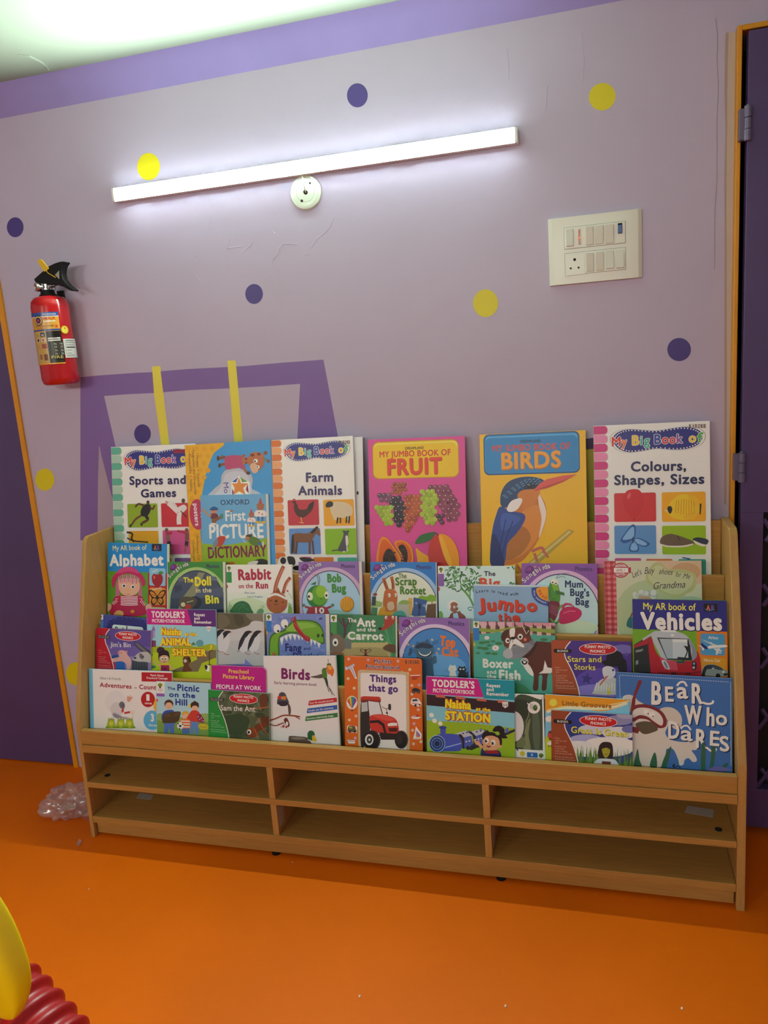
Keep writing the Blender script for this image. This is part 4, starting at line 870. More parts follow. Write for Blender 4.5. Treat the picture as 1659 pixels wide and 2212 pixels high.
# ================================================================== tier B
def ar_logo(a, x0, y0, x1, y1):
    a.R('3a3644', x0, y0, x1, y1, (y1-y0)*.1).R('14121c', x0+(x1-x0)*.03, y0+(y1-y0)*.05, x1-(x1-x0)*.03, y1-(y1-y0)*.05, (y1-y0)*.08)
    w, h = x1-x0, y1-y0
    a.T('d8684c', 'A', x0+.22*w, y0+.78*h, x0+.48*w, h*.55, b=.04).T('6a4a9c', 'R', x0+.54*w, y0+.78*h, x0+.80*w, h*.55, b=.04).S('4c9cc8', h*.06, x0+.12*w, y0+.65*h, x0+.4*w, y0+.82*h, x0+.7*w, y0+.7*h)
def d_alpha(a):
    a.z(*Z4); a.u().R('1f8ccb', 0, 0, 100, 43).R('5f9c2c', 0, 42.5, 100, 200).R('b8202c', 68.5, 42.5, 100, 200); a.z(*Z4)
    a.T('e6dc9c', 'My AR book of', 310, 142, 668, 50, y2=134, b=.015).T('f5f2e8', 'Alphabet', 276, 302, 848, 112, y2=296, b=.05); ar_logo(a, 722, 72, 824, 150)
    a.R('8cc4dc', 697, 326, 866, 518, 16).R('d8902c', 697, 532, 866, 720, 16).R('b8c878', 697, 736, 866, 900, 16)
    a.B('a01c24', 722, 420, 745, 388, 778, 396, 815, 388, 838, 425, 832, 480, 800, 520, 765, 520, 730, 480).B('4c8c34', 790, 385, 810, 360, 842, 372, 835, 390, 810, 392).S('4a2c1c', 5, 780, 395, 774, 375).E('d86a60', 748, 425, 10, 18)
    a.T('f2eee0', 'apple', 730, 372, 785, 18, y2=352, b=.01).T('f4e8c8', 'butterfly', 728, 562, 830, 20, y2=545, b=.01)
    for sgn in (1, -1):
        f = lambda *p: [c for i in range(0, len(p), 2) for c in (780+sgn*p[i], p[i+1])]
        a.B('1c1410', *f(3, 625, 40, 570, 82, 560, 85, 600, 60, 640, 68, 690, 40, 718, 12, 690)); a.B('dc8c28', *f(10, 620, 45, 580, 72, 574, 72, 600, 45, 630, 20, 636)); a.B('dc8c28', *f(10, 650, 48, 650, 54, 685, 36, 702, 15, 680)); a.S('1c1410', 4, *f(5, 625, 70, 600)); a.S('1c1410', 4, *f(8, 645, 50, 690))
    a.S('1c1410', 7, 780, 610, 780, 700)
    # rag doll with hat and plaits
    a.S('c86888', 46, 372, 470, 362, 580, 362, 700).S('c86888', 44, 585, 480, 600, 580, 605, 700)
    a.B('b82048', 350, 625, 600, 620, 650, 720, 690, 760, 620, 830, 330, 830, 280, 780, 310, 700).R('b82048', 330, 715, 610, 830)
    for k in range(6): a.S('f0d8d4', 9, 395, 628+k*17, 480, 633+k*17, 575, 628+k*17)
    for k in range(4): a.S('ecd0cc', 7, 305+k*12, 690-k*10, 325+k*12, 715-k*10); a.S('ecd0cc', 7, 620+k*12, 660+k*12, 600+k*13, 690+k*12)
    a.E('e0b090', 262, 740, 34, 44, rot=20).E('e0b090', 690, 745, 34, 40)
    a.B('e3b48e', 372, 480, 400, 440, 560, 440, 592, 490, 590, 560, 540, 610, 470, 622, 410, 600, 378, 550)
    a.E('f4f0ea', 430, 512, 22, 20).E('2c4480', 430, 514, 13).E('0c0c14', 430, 514, 6).E('f4f0ea', 522, 524, 21, 20).E('2c4480', 524, 526, 13).E('0c0c14', 524, 526, 6).S('b85848', 5, 455, 598, 475, 604, 495, 600).E('d49878', 472, 560, 5)
    for k in range(11): a.S(('d88ca0', 'c87890')[k % 2], 15, 375+k*21, 395, 372+k*21, 470+((k*37) % 26))
    a.B('c4245c', 300, 470, 320, 410, 365, 370, 470, 350, 580, 365, 640, 430, 655, 490, 630, 520, 600, 450, 560, 410, 480, 385, 400, 400, 350, 450, 320, 540).B('d0487c', 360, 385, 385, 340, 440, 316, 520, 318, 565, 345, 585, 385, 480, 360)
    for x in (352, 608): a.S('e098b0', 9, x-16, 650, x+18, 652)
    a.E('d89038', 520, 785, 22, 18).B('d8a860', 330, 800, 370, 772, 420, 790, 415, 830, 330, 830)
def d_doll(a):
    songbird(a, '3d8c34', 'a9c877', '2a3038', '4a5568'); a.z(*Z4)
    a.P('5c6678', 1000, 430, 1100, 400, 1090, 450, 1010, 480).P('3c4658', 960, 520, 1030, 500, 1045, 560, 970, 590).P('566074', 1180, 560, 1470, 530, 1475, 620, 1200, 640).P('3e485a', 920, 650, 1475, 640, 1475, 900, 905, 900).P('667086', 1300, 400, 1400, 420, 1420, 470, 1330, 450)
    a.P('8f8e68', 1215, 372, 1280, 378, 1190, 600, 1110, 760, 1000, 760, 1030, 660, 1140, 520).E('2c3240', 1175, 690, 75, 65).B('5c5040', 1010, 720, 1030, 640, 1120, 630, 1200, 660, 1160, 740, 1080, 770).E('e0c898', 1052, 712, 24).B('c04030', 1075, 720, 1130, 715, 1130, 760, 1080, 765).S('b8b878', 10, 1090, 690, 1160, 670)
    a.T('f3e032', 'The', 1058, 480, 1163, 52, y2=476, b=.035).T('f3e032', 'Doll', 1178, 514, 1350, 88, y2=506, b=.055).T('efe0a0', 'in the', 1190, 586, 1352, 48, y2=582, b=.02).T('f3e032', 'Bin', 1290, 700, 1432, 82, y2=694, b=.055)
def d_rabbit(a):
    a.u().R('e6e9cf', 0, 40, 100, 150); a.z(*Z5)
    a.E('d3dfae', 420, 640, 240, 130).E('c6d89a', 330, 660, 150, 90)
    tree_badge(a, 226, 190, 54, '2f9144'); a.E('c8302c', 232, 400, 10, 18)
    a.T('b02440', 'Rabbit', 345, 335, 674, 100, y2=326, b=.05).T('b02440', 'on the', 348, 418, 492, 44, y2=416, b=.025).T('b02440', 'Run', 520, 420, 643, 62, y2=418, b=.05)
    a.T('4c7c98', 'Alex Lane', 404, 472, 510, 20, b=.01).T('4c7c98', 'Laura Hughes', 436, 510, 588, 20, b=.01)
    for k in range(5): a.S('4c6a54', 5, 232+k*12, 660, 245+k*16, 540+k*22)
    for k in range(7): a.S('7aa444', 8, 840+k*8, 665, 850+k*5, 560+(k*29) % 50)
    a.B('2f6c3c', 272, 665, 290, 600, 330, 560, 390, 545, 445, 570, 475, 625, 480, 670).S('4c8c4c', 5, 300, 640, 350, 580, 420, 590).S('4c8c4c', 5, 340, 650, 380, 600, 450, 640).B('6c9c6c', 530, 665, 545, 630, 580, 622, 598, 640, 585, 668)
    a.S('a85030', 38, 705, 470, 725, 370, 765, 265, 800, 190).S('c87850', 16, 712, 440, 740, 330, 790, 215).S('a85030', 32, 790, 470, 820, 370, 880, 290).S('c87850', 13, 798, 440, 850, 330)
    a.E('b0602c', 730, 562, 105, 108).P('8a4a24', 722, 460, 740, 405, 765, 460).S('efe9e0', 22, 640, 505, 720, 478, 830, 525).S('3c2418', 6, 655, 535, 668, 545, 680, 532).S('3c2418', 6, 778, 552, 790, 560, 802, 550).E('4a2a1c', 722, 545, 13, 14).S('3c2418', 5, 700, 570, 720, 582, 740, 572).E('b84c50', 652, 590, 16).E('b84c50', 790, 612, 18).S('5a3c28', 3, 600, 590, 560, 600).S('5a3c28', 3, 605, 605, 565, 622).E('c83c34', 835, 445, 10, 9).S('6a7a4c', 3, 838, 450, 880, 520)
def d_bob(a):
    songbird(a, '8d68a6', 'cdaac0', '4c3c60', 'a9ccdb'); a.z(*Z5)
    a.E('8fbcb0', 1250, 700, 260, 70)
    a.T('3d8a2c', 'Bob', 1232, 358, 1372, 80, y2=354, b=.055).T('3d8a2c', 'Bug', 1278, 458, 1420, 78, y2=454, b=.055)
    a.E('2c7a30', 1130, 500, 106, 112).E('63a524', 1155, 488, 82, 100).E('8fc028', 1170, 450, 52, 60).S('4c5c3c', 5, 1140, 385, 1135, 310, 1100, 280).S('4c5c3c', 5, 1150, 385, 1155, 320, 1130, 275).P('3c6c34', 1060, 380, 1120, 350, 1115, 385)
    a.E('eef2c8', 1060, 498, 27, 42, rot=-10).E('141c14', 1048, 500, 11, 13).E('eef2c8', 1224, 486, 20, 38).E('141c14', 1222, 490, 10, 13).S('2c5c24', 5, 1160, 515, 1172, 525, 1162, 530).S('2c5c24', 4, 1110, 585, 1125, 592, 1138, 586).S('2c5c24', 5, 1040, 445, 1060, 435)
    a.B('a82c34', 1050, 612, 1130, 600, 1220, 608, 1240, 700, 1035, 700).S('a82c34', 22, 1070, 620, 1010, 600).S('a82c34', 22, 1210, 622, 1270, 600).E('4c7c54', 995, 588, 16).E('4c7c54', 1284, 586, 16).T('f2e8e0', '10', 1112, 665, 1202, 52, b=.05)
    a.E('b87414', 1428, 578, 70, 78).E('e09a1c', 1424, 572, 64, 71); [a.S('b87414', 4, 1385+k*28, 525, 1395+k*22, 570, 1380+k*30, 620) for k in range(4)]
def d_scrap(a):
    songbird(a, '2378bf', '9dbfdd', '38506c', 'dfe4c8'); a.z(*Z6)
    a.P('9cb45c', 100, 560, 150, 540, 210, 555, 210, 600, 100, 610).B('7fae2c', 560, 520, 600, 490, 650, 500, 690, 480, 745, 500, 745, 545, 560, 545).B('8fae54', 380, 555, 420, 535, 480, 545, 490, 575, 380, 578)
    a.P('b8b49c', 350, 575, 480, 580, 480, 700, 350, 700).P('384048', 110, 500, 150, 500, 145, 590, 105, 590).P('4c7c4c', 105, 610, 165, 610, 160, 690, 100, 690).E('8a3c2c', 140, 480, 22, 14)
    for k, x in enumerate((480, 500, 525)): a.S('d8a02c', 16, x, 515, x+12, 690)
    for x in (700, 735): a.S('c89028', 12, x+8, 545, x-6, 700)
    a.P('6a4a2c', 660, 580, 745, 570, 745, 720, 640, 720).P('3c5c8c', 525, 508, 660, 540, 640, 600, 650, 690, 530, 700, 500, 680, 520, 600).S('1c2440', 10, 575, 690, 590, 570).E('1c2440', 582, 600, 14, 30).T('8fb0d8', 'a', 540, 575, 560, 30, b=.02).T('8fb0d8', '4', 610, 605, 640, 30, b=.02)
    a.T('4c6c20', 'The', 374, 322, 455, 50, y2=318, b=.02).T('4c7c1c', 'Scrap', 342, 388, 556, 74, y2=384, b=.045).T('4c7c1c', 'Rocket', 388, 474, 646, 74, y2=478, b=.045)
    a.S('b8602c', 34, 262, 430, 240, 370, 222, 318).S('8a3c20', 12, 258, 425, 240, 370, 228, 335).S('b8602c', 32, 320, 430, 318, 370, 302, 302).S('8a3c20', 11, 318, 420, 314, 370, 306, 330)
    a.B('c0682c', 240, 440, 290, 425, 345, 445, 362, 500, 355, 580, 345, 660, 240, 660, 218, 590, 225, 500).E('f2ead8', 282, 488, 13, 20).E('18120e', 278, 492, 5).E('f2ead8', 345, 485, 11, 19).E('18120e', 340, 488, 5).S('5a2c18', 5, 275, 600, 295, 612, 315, 602).B('d8b48c', 270, 560, 320, 555, 330, 620, 290, 640, 262, 610)
    a.B('d8981c', 165, 690, 190, 620, 235, 600, 250, 650, 350, 650, 420, 690, 420, 760, 160, 760).B('4c9c8c', 320, 665, 390, 640, 440, 665, 440, 720, 330, 720)
def d_carrot(a):
    a.u().R('cfe6e4', 0, 0, 100, 150); a.z(*Z6)
    rnd = random.Random(5)
    a.S('5c9c44', 20, 1120, 600, 1085, 520, 1040, 460, 1000, 420); a.S('5c9c44', 12, 1085, 500, 1085, 380, 1110, 330)
    b0 = a.lay
    for i in range(130):
        a.lay = b0+i % 16
        t = rnd.random(); ang = rnd.uniform(-1, 1)
        x = rnd.uniform(832, 1190); y = rnd.uniform(200, 450)
        if (x-1010)**2/190**2+(y-290)**2/175**2 > 1.1: continue
        d = rnd.uniform(0, 6.28); l = rnd.uniform(14, 26)
        a.E(('4c8c44', '3a7438', '6aa850', '2c5c30')[i % 4], x, y, l, 7, rot=math.degrees(d), n=8)
    b0 = a.lay+16
    for i in range(40):
        a.lay = b0+i % 12
        x, y = rnd.uniform(1390, 1535), rnd.uniform(205, 380)
        if x < 1535-(abs(y-300)+10)*1.2+40: continue
        a.E(('4c8c44', '3a7438', '6aa850')[i % 3], x, y, rnd.uniform(12, 24), 7, rot=rnd.uniform(0, 180), n=8)
    a.lay = b0+14; tree_badge(a, 765, 200, 62, '8a5ca0'); a.E('c8483c', 775, 425, 10, 20)
    a.T('34243c', 'The', 1224, 294, 1338, 44, b=.04).T('cf4c24', 'Big', 1180, 412, 1386, 92, b=.055)
    a.E('f0f0ec', 915, 590, 56, 56).E('9c6044', 925, 605, 45, 50).E('f4f0ea', 928, 605, 12, 13).E('1c1410', 928, 608, 4).E('f4f0ea', 962, 600, 11, 12).E('1c1410', 960, 604, 4).S('6a382c', 8, 945, 625, 960, 630).E('f0f0ec', 880, 600, 14, 30)
    a.B('8a4038', 880, 700, 900, 665, 960, 650, 1020, 680, 1030, 720, 870, 720).P('a8d0dc', 915, 670, 960, 660, 975, 720, 920, 720).S('8a5844', 16, 1010, 700, 985, 660, 975, 645).S('2c2420', 6, 1060, 620, 1085, 605, 1120, 615); a.S('2c2420', 6, 1065, 628, 1090, 640, 1098, 625); a.E('7aa84c', 790, 690, 26, 46)
def d_jumbo(a):
    a.z(*ZJ)
    for ch, x, y, x2, y2 in (('L', 158, 262, 196, 250), ('e', 205, 250, 232, 247), ('a', 248, 244, 280, 242), ('r', 298, 240, 322, 240), ('n', 338, 238, 370, 240), ('t', 425, 243, 445, 246), ('o', 455, 250, 490, 254), ('r', 540, 262, 562, 268), ('e', 574, 272, 604, 278), ('a', 622, 284, 656, 290), ('d', 672, 292, 712, 298), ('w', 764, 306, 808, 303), ('i', 818, 303, 826, 302), ('t', 836, 302, 858, 298), ('h', 872, 298, 912, 288)):
        a.T('14182c', ch, x, y, x2, 52, y2=y2, b=.02)
    for ch, x, y, x2, y2, h in (('J', 185, 566, 320, 560, 200), ('u', 355, 570, 516, 566, 205), ('m', 538, 530, 808, 590, 215), ('b', 852, 590, 1035, 592, 200), ('o', 1060, 572, 1245, 578, 195), ('t', 556, 760, 628, 756, 150), ('h', 662, 765, 780, 765, 140), ('e', 800, 762, 940, 766, 150)):
        a.T('7a2c24', ch, x+10, y+12, x2+10, h, y2=y2+12, b=.06).T('d83a1c', ch, x, y, x2, h, y2=y2, b=.055)
    a.B('2c4c98', 1148, 178, 1180, 160, 1450, 165, 1450, 470, 1400, 480, 1280, 440, 1200, 370, 1155, 290).B('f09c14', 1245, 170, 1450, 165, 1450, 385, 1400, 390, 1310, 350, 1250, 280)
    for ch, x, y, x2, y2 in (('R', 1258, 212, 1284, 250), ('E', 1285, 272, 1312, 296), ('A', 1320, 318, 1358, 340), ('D', 1378, 352, 1422, 358)): a.T('c8421c', ch, x, y+10, x2, 50, y2=y2+10, b=.03)
    for ch, x, y, x2, y2 in (('W', 1180, 212, 1182, 236), ('I', 1180, 244, 1182, 250), ('T', 1180, 256, 1184, 274), ('H', 1185, 284, 1192, 306), ('P', 1216, 342, 1234, 360), ('H', 1240, 366, 1262, 384), ('O', 1268, 388, 1292, 402), ('N', 1300, 408, 1322, 418), ('I', 1330, 424, 1338, 428), ('C', 1346, 430, 1372, 438), ('S', 1382, 440, 1406, 444)): a.T('f0ece4', ch, x, y, x2, 26, y2=y2, b=.02)
def d_mum(a):
    songbird(a, '8a4f9e', 'd9b6cf', '4c3060', 'bfe0e4'); a.z(*Z7)
    a.E('cfe0b8', 440, 540, 150, 50)
    a.T('1e2c5c', 'Mum', 370, 272, 490, 44, y2=274, b=.035).T('1e2c5c', "Bug's", 404, 328, 532, 46, y2=332, b=.035).T('1e2c5c', 'Bag', 440, 388, 530, 46, y2=392, b=.035)
    a.B('4c9430', 262, 300, 268, 250, 290, 228, 318, 245, 335, 300, 338, 350, 325, 378, 275, 375).B('7fb82c', 285, 255, 310, 245, 328, 290, 300, 300).E('eef0d0', 290, 232, 13, 20, rot=15).E('161c12', 288, 240, 5).E('eef0d0', 312, 240, 13, 19, rot=15).E('161c12', 310, 247, 5).P('3c7034', 305, 290, 365, 308, 368, 326, 310, 318).S('4c5c50', 3, 310, 210, 340, 185, 400, 178).S('4c5c50', 3, 315, 212, 350, 200, 375, 210).S('2c5c24', 3, 285, 345, 298, 352, 310, 346)
    a.B('7a2434', 262, 372, 330, 372, 328, 430, 305, 490, 280, 510, 255, 480); [a.S('b06878', 2.5, 268+k*9, 378+k*4, 265+k*8, 440+k*4) for k in range(7)]
    a.S('5c9c3c', 12, 330, 420, 345, 395, 380, 388).S('5c9c3c', 14, 270, 480, 310, 510, 335, 480)
    a.B('c41c54', 330, 480, 340, 430, 380, 402, 440, 405, 478, 430, 476, 465, 440, 495, 370, 515, 335, 510).S('a01444', 7, 352, 425, 375, 388, 420, 395, 432, 412).S('e8688c', 6, 360, 445, 400, 430, 440, 432).S('d03c6c', 9, 348, 412, 372, 380, 415, 386)
def d_shoes(a):
    a.z(*Z7); a.u().R('cfd0a8', 0, 0, 100, 120).E('d4b890', 80, 10, 30, 18).E('b8c490', 50, 60, 40, 40).E('a9c4a4', 88, 62, 26, 24).E('c8a070', 84, 12, 15, 10); a.z(*Z7)
    a.B('b9bd7a', 905, 215, 930, 150, 960, 112, 1010, 115, 1050, 150, 1120, 150, 1200, 165, 1240, 200, 1230, 280, 1170, 320, 1110, 345, 1040, 320, 1000, 300, 940, 260).B('c6cb94', 925, 215, 945, 160, 975, 128, 1010, 130, 1060, 170, 1190, 180, 1222, 215, 1200, 270, 1120, 320, 1020, 295)
    a.u().R('c8484c', 0, 0, 12.4, 120)
    b0 = a.lay
    for r in range(38):
        for q in range(4):
            a.lay = b0
            if (r+q) % 2 == 0: a.R('d87c7c' if r % 2 else 'a82c38', q*3.1, r*3.1, q*3.1+3.1, r*3.1+3.1)
    a.z(*Z7)
    a.E('b82c34', 740, 159, 55, 50, n=28).E('f0dcd4', 740, 159, 46, 42, n=28).E('b82c34', 740, 159, 43, 39, n=28).R('b82c34', 682, 140, 808, 178).R('f4ece4', 694, 144, 790, 174).T('b82c34', 'LEVEL 1', 710, 166, 766, 13, b=.03).T('f4e4dc', 'BEGINNER', 706, 139, 774, 14, y2=137, b=.02).T('f4e4dc', 'READER', 712, 192, 768, 14, y2=190, b=.02)
    for t, x, y, x2, y2, h in (("Let's", 822, 210, 884, 182, 38), ('Buy', 898, 184, 968, 180, 44), ('shoes', 992, 184, 1086, 190, 38), ('for', 1102, 202, 1140, 206, 34), ('Me', 1152, 212, 1200, 216, 34), ('Grandma', 958, 284, 1170, 274, 44)): a.T('4c3a48', t, x, y, x2, h, y2=y2, b=.0, sh=.4)
    rnd = random.Random(2)
    for i in range(26): a.E(('c9c9b8', 'dadacb', 'b0b4a4')[i % 3], rnd.uniform(830, 970), rnd.uniform(298, 340), rnd.uniform(12, 22), n=10)
    a.E('c89c7c', 900, 380, 60, 50).B('2c6c74', 790, 480, 815, 470, 830, 540, 780, 530).S('8a2c3c', 8, 805, 470, 818, 440)
B_ = 'B'
book('alphabet_book', 'blue and green alphabet book with a rag doll in a pink hat', B_, 0, (233, 1172), (361, 1171), (229, 1320), Z4, '5f9c2c', d_alpha, pe=.006, th=.006)
book('phonics_book', 'green framed phonics book about a doll, dark blue night scene', B_, 0, (362, 1214), (481, 1213), (364, 1322), Z4, '3d8c34', d_doll, pe=.008, th=.0062)
book('story_book', 'cream story book with a brown rabbit wearing a headband', B_, 0, (489, 1220), (630, 1219), (491, 1320), Z5, 'edebd8', d_rabbit, pe=.0015)
book('phonics_book', 'lilac framed phonics book with a green bug in a red number ten shirt', B_, 0, (645, 1214), (775, 1213), (648, 1322), Z5, '8d68a6', d_bob, pe=.009, th=.0064)
book('phonics_book', 'blue framed phonics book with a brown rabbit reading', B_, 0, (800, 1214), (941, 1215), (802, 1320), Z6, '2378bf', d_scrap, pe=.003)
book('story_book', 'pale blue story book with carrot leaves and a white haired man', B_, 0, (946, 1223), (1111, 1222), (948, 1330), Z6, 'cfe6e4', d_carrot, pe=.002)
book('phonics_book', 'purple framed phonics book with a green bug and a red handbag', B_, 0, (1127, 1217), (1290, 1218), (1129, 1355), Z7, '8a4f9e', d_mum)
book('reading_book', 'grey blue reading book with large red letters, overlapping the carrot book', B_, 1.25, (1023, 1265), (1184, 1271), (1025, 1338), ZJ, '8fb0c8', d_jumbo, th=.0058, toff=.0035)
book('story_book', 'pale green story book with a red gingham strip down its left edge', B_, 0, (1305, 1212), (1515, 1211), (1308, 1360), Z7, 'cfd0a8', d_shoes, th=.0054)
# ================================================================== tier C
def d_royal(a):
    a.z(*Z4); a.u().R('3f4a92', 0, 0, 100, 100); a.z(*Z4); tree_badge(a, 158, 815, 50, '4a84b8')
    a.B('262c6c', 262, 905, 285, 875, 330, 880, 370, 850, 420, 835, 480, 830, 540, 850, 580, 880, 630, 875, 660, 905, 640, 1000, 270, 1000)
    for k in range(9): a.E('262c6c', 275+k*46, 905-(16-(k-4)**2)*4, 20, 18); a.E('3f4a92', 275+k*46, 900-(16-(k-4)**2)*3, 7)
    a.R('d3e4e4', 306, 920, 632, 1010, 30).T('1c1c2c', 'Rob', 335, 1000, 440, 55, b=.02).T('1c1c2c', 'l', 452, 1000, 462, 62, b=.02)
def d_jim(a):
    def c2(a):
        a.R('5c4a90', 0, 0, 100, 40).R('6c5a9c', 0, 26, 100, 80).R('8a7aac', 0, 42, 100, 80); a.z(*Z4)
        a.B('3c3a40', 535, 1115, 555, 1105, 640, 1160, 710, 1210, 712, 1260, 650, 1230, 570, 1170).B('6c6c70', 545, 1118, 580, 1128, 700, 1225, 700, 1245, 600, 1180)
        a.R('4a4e54', 510, 1300, 680, 1420); [a.S('2c2e34', 8, 530+k*28, 1310, 530+k*28, 1420) for k in range(6)]
        a.B('bdb4a8', 520, 1290, 545, 1255, 600, 1215, 680, 1215, 712, 1260, 712, 1320, 640, 1315, 570, 1312).E('4a4440', 545, 1275, 16, 12).B('6c6864', 600, 1225, 640, 1260, 620, 1290, 590, 1260).E('2c2422', 628, 1262, 7)
        a.P('2464ac', 330, 1300, 435, 1290, 440, 1400, 340, 1400).P('1c4c8c', 275, 1250, 370, 1240, 370, 1275, 280, 1285).P('a83050', 290, 1300, 335, 1290, 350, 1400, 320, 1400)
        a.B('dba898', 365, 1215, 395, 1195, 450, 1205, 465, 1240, 500, 1290, 505, 1340, 490, 1400, 460, 1395, 450, 1340, 400, 1310, 290, 1320, 288, 1300, 380, 1280).E('c88070', 372, 1220, 12, 14).E('1c1414', 400, 1222, 5).P('d09484', 430, 1215, 466, 1195, 462, 1225).S('dba898', 16, 300, 1290, 400, 1270).S('dba898', 16, 465, 1340, 470, 1400).S('dba898', 16, 492, 1340, 488, 1400)
    funny(a, 'b8182c', '5c4a90', ('Short Vowels and', 'Consonant Sounds'), '', '', c2, bullets='d89088'); a.z(*Z4); a.T('e6e0e4', "Jim's Bin", 286, 1156, 500, 48, y2=1162, b=.01)
def kid(a, x, y, k, top):
    """cartoon girl with topknot, local scale k"""
    a.B('2a1420', x-60*k, y-10*k, x-50*k, y-70*k, x, y-90*k, x+45*k, y-70*k, x+58*k, y-10*k, x+40*k, y+30*k, x-45*k, y+30*k)
    a.E('d9a877', x, y+8*k, 52*k, 50*k).E('f6f2ec', x-20*k, y+2*k, 14*k, 17*k).E('f6f2ec', x+22*k, y+2*k, 14*k, 17*k).E('1a1216', x-17*k, y+5*k, 8*k).E('1a1216', x+19*k, y+5*k, 8*k).B('a03038', x-16*k, y+32*k, x, y+36*k, x+18*k, y+30*k, x+4*k, y+44*k).S('3c241c', 3*k, x, y+14*k, x+4*k, y+20*k)
    a.B('2a1420', x-52*k, y-20*k, x-30*k, y-50*k, x+20*k, y-52*k, x+52*k, y-14*k, x+30*k, y-30*k, x-10*k, y-34*k, x-38*k, y-22*k)
def d_shelter(a):
    toddler(a, '5c2270', 0, 0, '9ccfcf'); a.z(*Z4)
    a.B('a4b414', 660, 1200, 760, 1150, 900, 1165, 1050, 1140, 1200, 1155, 1400, 1150, 1420, 1500, 660, 1500).B('b8c818', 660, 1260, 800, 1220, 1000, 1240, 1200, 1230, 1420, 1300, 1420, 1500, 660, 1500).P('7a6c48', 1180, 1200, 1400, 1190, 1400, 1270, 1250, 1330, 1210, 1420, 900, 1420, 1080, 1350, 1200, 1290)
    a.E('5f9c9c', 1228, 1120, 40, 36).P('4c7c3c', 1130, 1140, 1160, 1105, 1190, 1140).R('a890c0', 724, 980, 756, 1065, 8).P('8a6aa8', 718, 985, 740, 930, 762, 985).R('7a3c60', 720, 1090, 766, 1160, 6).E('3c8444', 735, 1370, 30, 18).E('3c8444', 720, 1240, 16, 10)
    def ol(t, x, y, x2, h, y2): a.T('8a3c10', t, x, y, x2, h, y2=y2, b=.14).T('e88418', t, x, y, x2, h, y2=y2, b=.10).T('f4e024', t, x, y, x2, h, y2=y2, b=.035)
    ol('Naisha', 820, 1028, 1036, 68, 1036); ol('at the', 1070, 1036, 1198, 32, 1042); ol('ANIMAL', 812, 1140, 1138, 72, 1142); ol('SHELTER', 940, 1246, 1298, 66, 1254)
    a.P('e8e6dc', 1298, 942, 1348, 942, 1346, 978, 1322, 998, 1300, 978).T('2c2c2c', '2-5', 1306, 975, 1340, 16, b=.03)
    a.B('3c1c30', 775, 1190, 800, 1160, 850, 1170, 855, 1210, 840, 1240, 790, 1225); kid(a, 852, 1280, 1.0, '')
    a.B('e4c21c', 810, 1345, 840, 1330, 890, 1330, 920, 1350, 910, 1370, 820, 1370).P('a01c50', 818, 1350, 905, 1350, 912, 1440, 815, 1440).R('701038', 838, 1375, 880, 1398, 4).S('d9a877', 18, 815, 1355, 770, 1340, 740, 1300).S('d9a877', 18, 910, 1355, 935, 1385, 960, 1390)
    a.B('6a3c1c', 1055, 1270, 1085, 1258, 1120, 1275, 1135, 1310, 1110, 1350, 1145, 1400, 1130, 1415, 1045, 1418, 1060, 1360, 1050, 1320).B('3c2010', 1095, 1262, 1125, 1270, 1135, 1320, 1115, 1310).E('f0e8dc', 1075, 1305, 16, 18).E('14100c', 1068, 1294, 4).E('14100c', 1085, 1294, 4).E('14100c', 1073, 1312, 5)
    a.S('4a2c14', 9, 1330, 1345, 1328, 1200, 1365, 1198, sm=False).S('4a2c14', 8, 1308, 1345, 1352, 1345).B('e4c830', 1295, 1200, 1330, 1190, 1340, 1145, 1360, 1135, 1355, 1175, 1325, 1200).B('e8e6dc', 1300, 1350, 1330, 1360, 1325, 1420, 1290, 1400).B('26221e', 1282, 1350, 1310, 1360, 1300, 1400, 1285, 1385)
def d_penguin(a):
    a.u().R('b4b2a8', 0, 0, 100, 160); a.z(*Z5)
    a.P('5c5438', 130, 660, 600, 665, 600, 790, 520, 760, 440, 800, 300, 830, 130, 820).B('6e664a', 140, 680, 220, 690, 260, 760, 200, 810, 140, 800).B('4c4630', 300, 680, 380, 690, 400, 770, 330, 790).B('7c745c', 420, 670, 600, 670, 590, 740, 480, 740)
    a.B('c9c6bc', 130, 840, 300, 830, 440, 790, 480, 750, 545, 745, 600, 780, 600, 1000, 130, 1000).B('bfbdb2', 130, 980, 300, 940, 600, 960, 600, 1200, 130, 1200)
    for x, y, k in ((215, 850, 1.0), (155, 835, .95), (425, 850, .98), (520, 848, .98)):
        a.B('d6d3ca', x+20*k, y+25*k, x+45*k, y+70*k, x+30*k, y+160*k, x-10*k, y+210*k, x-60*k, y+200*k, x-70*k, y+140*k, x-40*k, y+60*k)
        a.B('1c1e22', x-10*k, y, x+30*k, y-10*k, x+58*k, y+2*k, x+30*k, y+20*k, x+10*k, y+45*k, x-30*k, y+90*k, x-70*k, y+180*k, x-84*k, y+180*k, x-70*k, y+100*k, x-40*k, y+40*k).P('c8603c', x+48*k, y-2*k, x+78*k, y+2*k, x+50*k, y+9*k)
        a.B('2c2e34', x-20*k, y+50*k, x-10*k, y+60*k, x-50*k, y+150*k, x-66*k, y+150*k).S('a86850', 7*k, x-20*k, y+205*k, x+10*k, y+228*k, x+40*k, y+226*k).S('8a8880', 8*k, x-60*k, y+195*k, x-95*k, y+205*k).S('8c4c38', 4*k, x+26*k, y+6*k, x+32*k, y+8*k)
    a.P('7d86c0', 130, 1180, 410, 1168, 412, 1120, 490, 1190, 490, 1260, 130, 1260)
